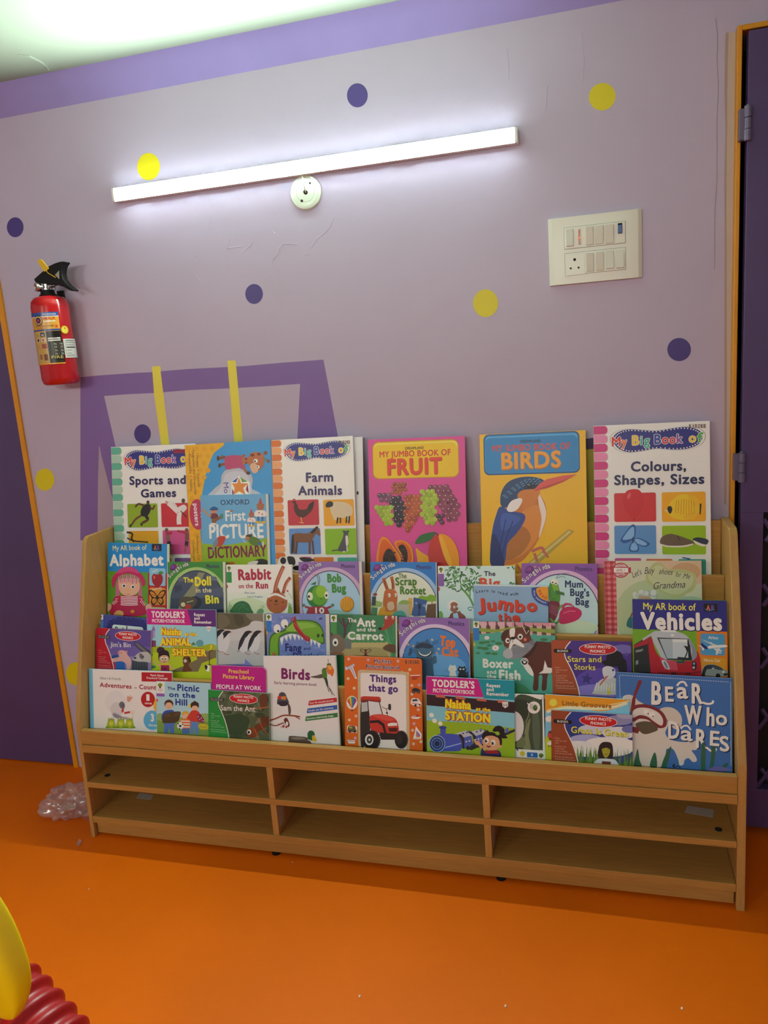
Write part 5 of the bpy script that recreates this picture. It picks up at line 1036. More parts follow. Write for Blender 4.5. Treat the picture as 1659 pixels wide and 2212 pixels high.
def d_fang(a):
    a.u().R('7585b8', 0, 0, 100, 130); a.z(*Z5); rnd = random.Random(4)
    b0 = a.lay
    for i in range(40): a.lay = b0+i % 10; a.E(('8190c2', '6c7cb0')[i % 2], rnd.uniform(660, 1220), rnd.uniform(680, 1090), rnd.uniform(18, 40), rnd.uniform(10, 20), n=10)
    a.lay = b0+11; tree_badge(a, 620, 676, 56, '2a74b8'); a.E('e4c82c', 628, 860, 8, 18)
    a.B('3c6c14', 655, 1120, 650, 960, 668, 890, 720, 850, 800, 830, 880, 745, 960, 732, 1080, 738, 1150, 770, 1195, 850, 1205, 960, 1180, 975, 1130, 950, 1040, 930, 960, 880, 860, 870, 780, 895, 755, 940, 748, 1120)
    a.B('72a624', 668, 1120, 664, 960, 682, 900, 730, 865, 810, 845, 885, 760, 960, 746, 1070, 752, 1140, 785, 1180, 850, 1190, 945, 1165, 955, 1040, 910, 960, 862, 860, 850, 765, 885, 740, 950, 735, 1120)
    a.B('88b83c', 820, 830, 900, 770, 1050, 765, 1120, 800, 1000, 820, 900, 850)
    for x, y, x2, y2, x3, y3 in ((758, 915, 800, 895, 778, 990), (800, 895, 838, 878, 830, 950), (838, 878, 880, 870, 868, 940), (880, 872, 925, 878, 910, 940), (925, 880, 960, 895, 952, 940), (965, 890, 1000, 905, 980, 935), (1015, 910, 1050, 925, 1030, 965), (1060, 920, 1085, 930, 1070, 1000), (1085, 930, 1125, 945, 1108, 985), (1125, 950, 1165, 965, 1148, 1015)): a.P('f0ecdc', x, y, x2, y2, x3, y3)
    for x, y, px, py in ((732, 820, 742, 845), (805, 770, 817, 797)): a.E('f4f2e8', x, y, 36, 44).E('14100e', px, py, 12)
    a.B('a81c20', 890, 745, 912, 735, 940, 790, 1000, 870, 1055, 910, 1045, 950, 1000, 925, 930, 850, 900, 800).S('a81c20', 9, 900, 740, 870, 730, 890, 712, 905, 735, 905, 702, 918, 720, 905, 742)
    for i in range(12): a.E('e8a0a0', 905+i*12, 765+i*14, 4, n=6)
    a.E('24461c', 1140, 890, 13, 20).E('24461c', 1182, 888, 11, 16).E('b86c2c', 700, 1075, 22, 18)
    a.T('28286a', 'Fang', 812, 1042, 975, 72, y2=1046, b=.045).T('28286a', 'and', 996, 1030, 1060, 30, y2=1032, b=.02).T('28286a', 'the', 822, 1110, 880, 34, y2=1112, b=.02).T('28286a', 'Dentist', 890, 1120, 1150, 60, y2=1124, b=.045)
def d_ant(a):
    a.u().R('3f8050', 0, 0, 100, 150); a.z(*Z9)
    a.B('2f6c40', 90, 60, 200, 65, 160, 200, 100, 220).B('6aa060', 150, 200, 300, 190, 420, 230, 380, 250, 200, 255).B('c4b070', 60, 270, 160, 238, 300, 232, 420, 240, 500, 280, 500, 400, 60, 400).B('b09c60', 140, 300, 300, 280, 420, 300, 420, 400, 140, 400)
    for k in range(9): a.E('4c8c54', 170+k*30, 238, 20, 12)
    a.S('5a2c40', 16, 140, 215, 145, 150, 130, 80).S('5a2c40', 9, 145, 150, 165, 110, 180, 75).S('5a2c40', 8, 140, 140, 110, 100, 100, 75)
    tree_badge(a, 44, 58, 44, '4a9444'); a.P('6c7468', 130, 222, 190, 222, 188, 292, 130, 292)
    a.T('eeeee2', 'The', 164, 108, 224, 28, b=.03).T('eeeee2', 'Ant', 226, 136, 356, 54, y2=138, b=.05).T('eeeee2', 'and the', 226, 170, 357, 24, y2=172, b=.035).T('eeeee2', 'Carrot', 162, 226, 410, 50, y2=231, b=.05)
    a.B('7a6850', 45, 215, 70, 190, 115, 200, 145, 260, 140, 300, 100, 320, 50, 310).E('f4f0e8', 78, 247, 19, 27).E('14100c', 78, 250, 9, 11).E('5c4c3c', 50, 195, 12, 16).B('8a5c3c', 48, 318, 90, 310, 136, 322, 120, 345, 60, 350).B('2c7038', 42, 400, 60, 350, 140, 345, 150, 520, 42, 520)
    a.S('3f8c54', 14, 470, 345, 470, 240, 440, 160).S('3f8c54', 16, 480, 345, 480, 200, 480, 90).S('4fa060', 13, 465, 345, 450, 240, 410, 120).S('3f8c54', 13, 484, 345, 492, 200, 498, 130).S('4fa060', 12, 470, 300, 430, 220, 405, 195)
    a.B('a83824', 415, 66, 440, 62, 490, 66, 485, 110, 440, 150, 400, 165, 385, 155, 415, 130).E('1c1210', 386, 153, 12, 10).E('f0e8e0', 428, 76, 9, 12).E('f0e8e0', 474, 76, 8, 12).E('14100c', 430, 78, 4).E('14100c', 472, 80, 4)
    a.B('6a4a2c', 405, 285, 450, 258, 500, 275, 500, 320, 440, 310)
    a.E('6a1c24', 287, 303, 9, 8).E('6a1c24', 287, 320, 7, 8).E('6a1c24', 287, 332, 9, 8)
    for sx in (-1, 1): a.S('3c1418', 3, 287+sx*5, 300, 287+sx*30, 292, 287+sx*34, 310); a.S('3c1418', 3, 287+sx*8, 318, 287+sx*26, 312, 287+sx*40, 296); a.S('3c1418', 3, 287, 330, 287+sx*20, 340)
def d_topcat(a):
    songbird(a, '8f66a6', 'd9c2d2', '2c3c6c', '4585bd'); a.z(*Z9); a.E('68a4cc', 800, 420, 180, 90)
    a.T('e8762c', 'Top', 795, 266, 905, 64, y2=282, b=.055).T('e8762c', 'Cat', 810, 338, 928, 58, y2=344, b=.055)
    for x, y, r in ((580, 262, 12), (615, 272, 12), (745, 230, 11), (790, 293, 11), (778, 323, 12), (547, 316, 9)):
        f = []
        for k in range(10): t = math.pi*k/5-math.pi/2; q = r if k % 2 == 0 else r*.42; f += [x+q*math.cos(t), y+q*math.sin(t)]
        a.P('e8d478' if r != 12 else 'e0a860', *f)
    a.S('3c6078', 20, 585, 340, 595, 310, 598, 285).S('24384c', 6, 588, 318, 604, 322).S('24384c', 6, 590, 300, 606, 304)
    a.B('3c6078', 640, 345, 740, 340, 752, 420, 750, 520, 660, 520, 650, 420).B('466e84', 622, 285, 640, 255, 690, 240, 740, 262, 762, 300, 740, 345, 680, 356, 635, 335).P('3c6078', 632, 275, 640, 240, 668, 255).P('3c6078', 690, 246, 712, 222, 735, 262).B('283c50', 630, 275, 680, 250, 750, 270, 730, 290, 680, 285, 640, 290)
    a.B('24303c', 645, 303, 662, 325, 695, 338, 730, 325, 740, 300, 744, 320, 720, 346, 690, 350, 655, 335).B('f2eee4', 650, 306, 666, 324, 695, 334, 726, 323, 738, 305, 735, 322, 712, 340, 690, 343, 660, 330)
    a.S('466e84', 26, 742, 375, 765, 382, 762, 350).E('3c6078', 762, 350, 13, 12)
    for k in range(3): a.S('24303c', 2, 625, 300+k*8, 600, 296+k*10); a.S('24303c', 2, 745, 265-k*8, 790, 250-k*10)
    a.E('e4dcc8', 885, 430, 28, 24).P('e4dcc8', 862, 418, 868, 400, 880, 410).P('e4dcc8', 890, 410, 906, 402, 908, 418).B('e4dcc8', 870, 450, 905, 450, 912, 510, 868, 510).S('6a6054', 2, 878, 430, 884, 434).S('6a6054', 2, 850, 438, 835, 434).S('6a6054', 2, 850, 444, 836, 448)
    a.E('26282c', 950, 435, 30, 20).P('26282c', 926, 425, 932, 408, 944, 418).P('26282c', 958, 418, 972, 408, 975, 426).B('26282c', 930, 455, 975, 450, 985, 510, 930, 510).E('e8e4d8', 940, 432, 7, 5).E('e8e4d8', 962, 432, 7, 5).S('26282c', 7, 980, 495, 992, 475, 985, 458, 996, 452)
def d_boxer(a):
    a.u().R('51a88e', 0, 0, 100, 130); a.z(*Z9)
    a.P('5c4038', 1070, 98, 1595, 110, 1595, 200, 1500, 195, 1300, 165, 1090, 190, 1070, 190); [a.P('d8b49c', 1080+k*64, 100, 1118+k*64, 101, 1116+k*64, 200, 1084+k*64, 200) for k in range(8)]
    for k in range(9): a.B('d88c98', 1072+k*62, 104, 1100+k*62, 100, 1122+k*62, 108, 1118+k*62, 135, 1076+k*62, 130); [a.S('f2dcd4', 4, 1080+k*62+q*11, 108, 1082+k*62+q*10, 136) for q in range(4)]
    a.B('8fa03c', 1075, 150, 1200, 158, 1320, 138, 1460, 150, 1595, 160, 1595, 186, 1450, 172, 1300, 160, 1180, 178, 1080, 172)
    a.P('51a88e', 1070, 192, 1180, 180, 1300, 176, 1450, 200, 1595, 210, 1595, 420, 1070, 420)
    tree_badge(a, 1028, 100, 42, '2a78b8'); a.E('d8c834', 1035, 262, 6, 14)
    for x, y, rx in ((1090, 250, 24), (1125, 245, 20), (1165, 240, 16), (1075, 285, 22), (1110, 290, 26), (1205, 255, 26), (1060, 322, 16), (1130, 322, 22), (1175, 326, 22), (1140, 268, 18), (1515, 228, 26), (1555, 250, 18)): a.E('3c7c44', x, y, rx, rx*.42)
    for x, y, r in ((1122, 216, 18), (1182, 286, 26)):
        for k in range(7): t = k*math.pi/3.5; a.E('f0e8e4', x+r*.5*math.cos(t), y+r*.35*math.sin(t), r*.5, r*.3, rot=math.degrees(t), n=10)
        a.E('d87c6c', x, y, r*.2)
    a.B('5a2c20', 1470, 240, 1600, 270, 1640, 400, 1640, 470, 1560, 460, 1540, 480, 1530, 570, 1500, 570, 1505, 480, 1480, 480, 1475, 570, 1440, 570, 1445, 470, 1400, 400, 1360, 330, 1400, 270)
    a.B('ece4d0', 1365, 385, 1410, 400, 1440, 450, 1440, 480, 1400, 450).P('ece4d0', 1522, 370, 1540, 420, 1620, 430, 1560, 460, 1480, 462, 1510, 440)
    a.B('6a3624', 1235, 225, 1250, 180, 1290, 150, 1360, 145, 1405, 165, 1425, 210, 1440, 260, 1400, 290, 1330, 300, 1250, 280).B('4a2418', 1220, 205, 1240, 170, 1275, 160, 1255, 220, 1230, 240).B('4a2418', 1385, 150, 1412, 140, 1420, 180, 1400, 200).B('efe6d4', 1280, 160, 1315, 150, 1310, 210, 1285, 215).S('efe6d4', 5, 1372, 145, 1395, 190, 1412, 165, sm=False)
    a.B('8a8c8c', 1235, 340, 1240, 300, 1290, 275, 1400, 250, 1460, 240, 1420, 300, 1350, 355, 1270, 362).B('b4b4ae', 1236, 340, 1242, 305, 1285, 290, 1300, 340, 1270, 360).P('707476', 1405, 250, 1440, 222, 1445, 245, 1470, 262, 1440, 272)
    for k in range(4):
        for q in range(3): a.S('6a6c6e', 3, 1300+k*28, 288+q*16-k*6, 1312+k*28, 296+q*16-k*6, 1324+k*28, 286+q*16-k*6)
    a.B('efe6d4', 1300, 215, 1330, 225, 1376, 265, 1370, 282, 1310, 260, 1285, 295, 1275, 280, 1285, 240).E('1c1412', 1302, 218, 18, 10).E('f6f2e8', 1265, 235, 15, 18).E('14100c', 1268, 236, 8).E('f6f2e8', 1352, 208, 18, 20).E('14100c', 1352, 210, 9).E('e0705c', 1386, 228, 11).S('2c1812', 3, 1302, 228, 1300, 250)
    a.S('3c2018', 18, 1385, 350, 1430, 320, 1465, 250).E('e8e0d0', 1382, 380, 26, 26).E('2c1c18', 1382, 380, 21).E('efe8da', 1382, 383, 9, 8).E('efe8da', 1371, 372, 4).E('efe8da', 1379, 366, 4).E('efe8da', 1388, 366, 4).E('efe8da', 1395, 373, 4)
    a.T('ece6cc', 'Boxer', 1095, 418, 1305, 56, y2=424, b=.05).T('ece6cc', 'and', 1122, 462, 1187, 26, y2=464, b=.035).T('ece6cc', 'the', 1122, 494, 1187, 28, y2=497, b=.035).T('ece6cc', 'Fish', 1206, 500, 1355, 62, y2=506, b=.055)
    a.B('3c8c5c', 1040, 500, 1100, 495, 1300, 520, 1400, 560, 1400, 620, 1040, 600)
def d_storks(a):
    def c2(a):
        a.R('4a3080', 0, 0, 100, 80).E('5c48a0', 70, 60, 45, 26).E('8a7ac0', 60, 70, 40, 14).E('7468a8', 90, 10, 14, 6); a.z(*Z7)
        for x, y, r in ((515, 880, 42), (610, 720, 20), (778, 718, 20)):
            f = []
            for k in range(10): t = math.pi*k/5-math.pi/2+.15; q = r if k % 2 == 0 else r*.42; f += [x+q*math.cos(t), y+q*math.sin(t)]
            a.P('3c3474' if r > 30 else '5a4a90', *f)
        a.B('1c1c24', 720, 780, 775, 770, 778, 850, 740, 860).B('c8c4b8', 560, 960, 575, 920, 620, 880, 690, 870, 720, 900, 720, 980, 560, 980).B('d8d6d0', 618, 830, 625, 805, 660, 795, 700, 815, 700, 860, 660, 880, 630, 870).E('c8c8d8', 690, 822, 13, 13).E('1c2440', 690, 822, 7).P('c86c5c', 640, 862, 660, 860, 600, 928, 594, 922).P('d8c83c', 655, 930, 670, 940, 672, 985, 650, 985)
        for k in range(8): a.S('efece4', 5, 580+k*17, 905+(k % 3)*8, 572+k*18, 960)
        a.B('141018', 612, 765, 640, 755, 650, 720, 690, 692, 740, 705, 760, 745, 776, 760, 770, 785, 700, 798, 640, 790)
    funny(a, 'a84c24', '4a3080', ('BLENDS',), '', '', c2, bullets='d8a488'); a.z(*Z7); a.T('f0e040', 'Stars and', 388, 766, 612, 36, y2=768, b=.012).T('f0e040', 'Storks', 432, 818, 572, 36, y2=822, b=.012)
def d_veh(a):
    a.u().R('2b2a7c', 0, 0, 100, 34.6).R('74a81c', 0, 34.4, 100, 130).R('e07a1c', 68.6, 34.4, 100, 130); a.z(*ZV)
    a.T('f0e44c', 'My AR book of', 205, 252, 990, 100, y2=268, b=.015).T('16144c', 'Vehicles', 168, 544, 1390, 240, y2=566, b=.075).T('f4f0e2', 'Vehicles', 162, 538, 1384, 236, y2=560, b=.05); ar_logo(a, 1098, 160, 1318, 292)
    a.R('4c9ac0', 1058, 610, 1426, 944, 36).R('d8941c', 1068, 962, 1440, 1290, 36).T('e4e8e4', 'Airbus', 1175, 692, 1320, 46, y2=698, b=.015).T('f2e6c0', 'Micro Car', 1112, 1030, 1356, 40, y2=1036, b=.015)
    # train
    a.P('262a28', 64, 780, 300, 640, 340, 1240, 64, 1180).P('a8242c', 64, 790, 320, 655, 350, 760, 300, 760, 64, 830).P('8c1c24', 270, 760, 340, 680, 400, 1240, 320, 1240); a.P('b4bab4', 190, 690, 330, 600, 330, 640, 200, 720)
    for x, y, w_, h_ in ((90, 860, 90, 34), (90, 1020, 40, 60), (160, 850, 40, 30)): a.P('8a8f84', x, y, x+w_, y-14, x+w_, y+h_-14, x, y+h_)
    a.B('b9bfba', 330, 640, 345, 590, 420, 572, 560, 578, 720, 590, 830, 630, 900, 700, 960, 790, 990, 880, 1000, 960, 960, 1010, 900, 1000, 540, 1010, 470, 960, 400, 830, 350, 730).B('8a9298', 880, 690, 940, 760, 985, 860, 998, 960, 960, 1010, 925, 1000, 930, 850)
    a.P('e6e6de', 455, 558, 670, 562, 720, 592, 480, 584).E('d8dcd6', 640, 636, 32, 22)
    a.P('2e3438', 410, 670, 880, 690, 935, 1015, 560, 1005).P('c4cdc8', 440, 688, 868, 698, 880, 985, 560, 985).P('a9b6b4', 440, 688, 640, 692, 645, 985, 560, 985).P('dfe2da', 640, 694, 868, 700, 872, 745, 642, 738)
    a.P('1c2024', 860, 700, 905, 790, 925, 1010, 880, 1000).S('14181c', 16, 780, 1050, 850, 920, 870, 810).P('14181c', 805, 795, 860, 800, 875, 860, 850, 870, 835, 830).P('24282c', 720, 960, 880, 975, 880, 1010, 705, 1005)
    a.B('b81c28', 330, 700, 380, 850, 440, 950, 520, 1005, 690, 1020, 720, 1055, 800, 1055, 830, 1020, 930, 1020, 1000, 960, 1010, 870, 1050, 980, 1070, 1130, 1060, 1260, 900, 1280, 400, 1280, 330, 1240, 300, 1000, 290, 800)
    a.P('d04858', 440, 950, 560, 1010, 700, 1030, 720, 1160, 520, 1150).B('c8ccc4', 480, 1015, 545, 1020, 600, 1140, 545, 1135, 500, 1080).B('7c8484', 505, 1035, 540, 1040, 575, 1125, 545, 1120).B('22262a', 935, 1040, 990, 1035, 1002, 1090, 990, 1150, 940, 1155).E('d8a0a0', 958, 1120, 18, 22).E('9aa09c', 962, 1060, 16, 18)
    a.P('8a1420', 420, 1180, 900, 1190, 1060, 1170, 1060, 1200, 900, 1220, 420, 1205).P('4c1016', 620, 1190, 700, 1192, 700, 1225, 620, 1222).P('4c1016', 840, 1195, 910, 1195, 910, 1222, 840, 1222); a.P('2c4a4c', 690, 1020, 830, 1020, 800, 1055, 720, 1055)
    # aeroplane
    a.B('e4e4dc', 1160, 820, 1200, 792, 1300, 785, 1420, 780, 1458, 795, 1440, 815, 1300, 825, 1180, 838).P('1c2c6c', 1058, 752, 1090, 760, 1180, 835, 1130, 845, 1085, 810).P('e0e0d8', 1015, 782, 1075, 800, 1120, 840, 1100, 868, 1082, 850, 1075, 820).P('d0d0c8', 1075, 700, 1090, 702, 1300, 780, 1250, 790).P('d8d8d0', 1250, 835, 1360, 828, 1310, 932, 1285, 925, 1290, 870).E('e8e8e0', 1360, 868, 20, 10).E('e8e8e0', 1352, 898, 20, 10).E('d8d8d0', 1212, 748, 14, 8)
    # small car
    a.B('8a948c', 1075, 1180, 1110, 1105, 1160, 1075, 1250, 1072, 1350, 1110, 1410, 1150, 1465, 1180, 1475, 1240, 1300, 1250, 1120, 1245, 1075, 1230).B('22282a', 1085, 1190, 1118, 1110, 1165, 1082, 1190, 1090, 1150, 1150, 1110, 1240).B('2c3436', 1165, 1090, 1220, 1080, 1245, 1130, 1160, 1140).B('3c4648', 1230, 1078, 1330, 1100, 1400, 1150, 1340, 1155, 1260, 1130).E('1a1c1c', 1100, 1225, 28, 40).E('1a1c1c', 1320, 1240, 34, 34).E('d8dcd4', 1245, 1130, 16, 8).E('e0e4dc', 1400, 1185, 20, 12).P('22262a', 1400, 1210, 1470, 1200, 1475, 1235, 1410, 1245)
C_ = 'C'
book('story_book', 'dark blue story book with a crest, mostly hidden behind the piglet book', C_, 0, (218, 1327), (325, 1327), (206, 1440), Z4, '3f4a92', d_royal, th=.005)
book('picture_story_book', 'toddler story book with magenta and purple header, girl and brown dog on green', C_, 1, (317, 1315), (466, 1318), (320, 1448), Z4, '9ccfcf', d_shelter)
book('phonics_photo_book', 'red and violet phonics book with a piglet by dustbins', C_, 2, (208, 1356), (326, 1360), (206, 1444), Z4, '5c4a90', d_jim, spine='b8182c')
book('photo_book', 'grey photo book with walking penguins', C_, 0, (467, 1324), (568, 1325), (468, 1436), Z5, 'b4b2a8', d_penguin, pe=.003)
book('story_book', 'blue story book with a toothy green monster wearing a red scarf', C_, 0, (575, 1325), (703, 1327), (577, 1418), Z5, '7585b8', d_fang, pe=.012, th=.0056)
book('story_book', 'green story book with an ant and a brown mole', C_, 0, (714, 1327), (854, 1329), (714, 1440), Z9, '3f8050', d_ant, pe=.005)
book('phonics_book', 'purple framed phonics book with a grinning blue cat among stars', C_, 0, (862, 1333), (1013, 1335), (862, 1440), Z9, '8f66a6', d_topcat, pe=.002)
book('story_book', 'teal story book with a brown boxer dog holding a fish', C_, 0, (1022, 1342), (1199, 1346), (1024, 1450), Z9, '51a88e', d_boxer)
book('phonics_photo_book', 'rust and violet phonics book with a stork in a black hat', C_, 1, (1191, 1383), (1363, 1386), (1194, 1488), Z7, '4a3080', d_storks, spine='a84c24')
book('picture_book', 'navy and green vehicles book with a red train, at the right panel', C_, 0, (1366, 1294), (1570, 1298), (1368, 1450), ZV, '74a81c', d_veh)

# ================================================================== tier D
def d_count(a):
    a.z(*Z8); a.u().R('6ab4cc', 0, 0, 4.6, 100); a.z(*Z8)
    a.P('b41c24', 497, 206, 765, 212, 765, 290, 497, 284).T('f0dcd8', 'Read Aloud', 574, 238, 684, 17, y2=243, b=.03).T('f0dcd8', 'Preschool Concept', 540, 262, 720, 17, y2=268, b=.03)
    a.T('6a6660', 'Albert & Friends', 140, 266, 320, 22, y2=274, b=.0).T('a01c2c', 'Adventures', 140, 330, 412, 36, y2=346, b=.035).T('6a2c3c', 'in', 436, 346, 457, 20, b=.0).T('a01c2c', 'Counting', 477, 348, 690, 36, y2=356, b=.035)
    for x, y, r, c, n1, n2, h in ((552, 438, 60, 'b41c20', '1', 'one', 50), (590, 615, 76, '5cabc8', '3', 'three', 60), (668, 490, 70, 'e8b02c', '2', 'two', 50)):
        a.E(c, x, y, r, r*1.1); a.T('f4eee0', n1, x-14, y+8, x+14, h, b=.05).T('f4eee0', n2, x-r*.45, y+r*.66, x+r*.55, 20, b=.03)
    a.E('ddd8cc', 275, 460, 90, 98).E('cfc9bd', 290, 520, 60, 60).B('6c6a70', 305, 480, 325, 455, 350, 470, 352, 510, 320, 512).E('1c1a1c', 344, 486, 8).E('f4f2ee', 346, 484, 3).B('c82c34', 330, 520, 344, 512, 342, 545, 328, 545).B('d89880', 372, 440, 380, 402, 392, 418, 402, 398, 408, 420, 424, 412, 405, 445, 385, 460)
    a.B('b8b2ae', 245, 560, 270, 548, 330, 580, 385, 590, 372, 608, 300, 605, 255, 585).B('8a8488', 255, 560, 290, 565, 340, 592, 372, 598, 330, 604, 270, 590).S('c02c3c', 16, 350, 555, 400, 545).S('e0c080', 5, 420, 600, 424, 530); a.S('e0c080', 4, 412, 535, 414, 555, 434, 555, 434, 530)
    for x in (238, 320, 395): a.B('a4b42c', x-36, 680, x-30, 630, x-22, 600, x+22, 600, x+30, 630, x+36, 680).E('cfc83c', x, 640, 18, 24).E('6c7c18', x-12, 604, 11, 10).E('6c7c18', x+14, 604, 11, 10).E('f0ead0', x-12, 602, 7).E('f0ead0', x+14, 602, 7).E('14140c', x-12, 603, 3).E('14140c', x+14, 603, 3).S('6c7c18', 3, x-14, 620, x, 626, x+14, 620).E('7c9424', x-30, 676, 20, 8).E('7c9424', x+32, 676, 20, 8)
def d_picnic(a):
    a.u().R('a9cfdc', 0, 0, 100, 130); a.z(*Z8)
    a.B('8fae5c', 620, 580, 700, 560, 850, 590, 1000, 560, 1090, 580, 1090, 760, 620, 760).B('7a9c44', 620, 620, 720, 640, 850, 620, 1090, 640, 1090, 760, 620, 760)
    a.P('f2efe4', 624, 288, 694, 288, 694, 385, 624, 385).E('7a9020', 655, 315, 20, 16).P('4a4020', 650, 325, 660, 325, 664, 342, 646, 342).T('5c5c50', 'Oxford', 638, 352, 676, 7).T('5c5c50', 'Reading', 638, 362, 676, 7).T('5c5c50', 'Tree', 646, 372, 668, 7).R('9058a4', 624, 386, 694, 414, 8).E('d8584c', 628, 445, 10, 14)
    a.T('1c3484', 'The', 718, 354, 784, 24, b=.04).T('1c3484', 'Picnic', 802, 362, 990, 52, y2=372, b=.045).T('1c3484', 'on the', 732, 414, 955, 40, y2=426, b=.05).T('1c3484', 'Hill', 786, 484, 887, 50, y2=490, b=.05)
    for x, y, r, hc in ((730, 485, 34, '4a3020'), (950, 500, 33, '3c2820'), (872, 575, 28, 'd8a828')): a.E(hc, x, y-8, r*1.12, r*1.1); a.E('e0b48c', x, y+8, r*.92, r*.88); a.S('8a4a3c', 2.5, x-8, y+22, x, y+25, x+8, y+22); a.S('3c241c', 2.5, x-12, y+4, x-8, y+2); a.S('3c241c', 2.5, x+8, y+2, x+12, y+4)
    a.P('3c2820', 920, 480, 950, 448, 985, 470, 982, 510, 918, 508).E('e0b48c', 952, 512, 28, 22).E('d8c83c', 908, 492, 9, 18)
    a.B('38509c', 668, 580, 690, 540, 730, 528, 775, 540, 785, 640, 700, 650, 675, 620).P('4c70b0', 690, 640, 775, 640, 776, 725, 745, 725, 735, 670, 720, 725, 690, 725).B('4c3c24', 675, 610, 700, 560, 820, 540, 826, 580, 800, 630, 690, 640).P('5c4a2c', 700, 565, 822, 545, 815, 575, 695, 590).S('2c2414', 5, 745, 560, 760, 575, 780, 555)
    a.B('c83c2c', 905, 560, 925, 535, 960, 530, 990, 550, 1005, 600, 985, 635, 915, 630, 880, 610).P('5c84b8', 915, 625, 980, 630, 985, 735, 958, 735, 945, 670, 935, 735, 915, 735).P('8a3048', 965, 570, 1000, 560, 1032, 610, 1028, 642, 985, 630); [a.E('e8d8dc', 980+k*14, 585+(k % 2)*18+k*6, 5, n=6) for k in range(4)]
    a.B('d8702c', 825, 620, 850, 605, 895, 605, 918, 630, 905, 690, 845, 690); [a.S('f0e8dc', 9, 832, 622+k*24, 910, 624+k*24) for k in range(3)]
    a.P('4c6ca4', 845, 685, 905, 685, 905, 730, 845, 730).E('f0f0ea', 828, 662, 28, 30).E('1c1c1c', 828, 664, 10).E('1c1c1c', 810, 645, 6).E('1c1c1c', 848, 650, 6).E('1c1c1c', 822, 688, 6)
    a.B('c8b82c', 980, 660, 1010, 645, 1060, 655, 1065, 690, 1000, 690); a.S('8a7c1c', 4, 990, 670, 1055, 675)
def d_people(a):
    a.z(*Z8); a.T('eecb34', 'Preschool', 1240, 212, 1410, 34, y2=218, b=.02).T('eecb34', 'Picture Library', 1192, 256, 1460, 34, y2=270, b=.02).T('f4ecec', 'PEOPLE AT WORK', 1134, 344, 1518, 34, y2=360, b=.02)
def d_sam(a):
    def c2(a):
        a.R('4e5a3a', 0, 0, 100, 90); a.z(*Z8); rnd = random.Random(8)
        b0 = a.lay
        for i in range(60): a.lay = b0+i % 20; a.E(('5c6846', '424e30', '6a7454', '38442a')[i % 4], rnd.uniform(1160, 1590), rnd.uniform(370, 770), rnd.uniform(20, 60), rnd.uniform(8, 24), rot=rnd.uniform(0, 180), n=10)
        a.lay = b0+21; a.S('78846a', 5, 1330, 400, 1280, 560, 1300, 700).S('78846a', 4, 1380, 390, 1400, 560); a.B('30482a', 1200, 600, 1330, 560, 1420, 620, 1350, 740, 1220, 720)
        a.B('6a3820', 1505, 430, 1520, 395, 1545, 390, 1568, 430, 1560, 510, 1515, 512).S('a86838', 8, 1400, 510, 1500, 512, 1590, 500).B('5c3018', 1510, 600, 1560, 585, 1600, 590, 1600, 660, 1540, 650).B('7a3c1c', 1395, 700, 1430, 680, 1470, 690, 1490, 740, 1440, 770, 1400, 745).B('6a3418', 1460, 670, 1510, 640, 1560, 640, 1540, 690, 1480, 710).E('efe6d8', 1415, 716, 18, 22).E('141010', 1412, 718, 10, 13).S('b05c28', 6, 1490, 600, 1530, 680, 1585, 750).S('b05c28', 5, 1450, 680, 1500, 760).S('b05c28', 5, 1470, 690, 1480, 765)
    funny(a, '1f8a34', '4e5a3a', ('Short Vowels and', 'Consonant Sounds'), '', '', c2, bullets='9cd0a0'); a.z(*Z8); a.T('f0ece4', 'Sam the Ant', 1172, 530, 1468, 44, y2=542, b=.012)
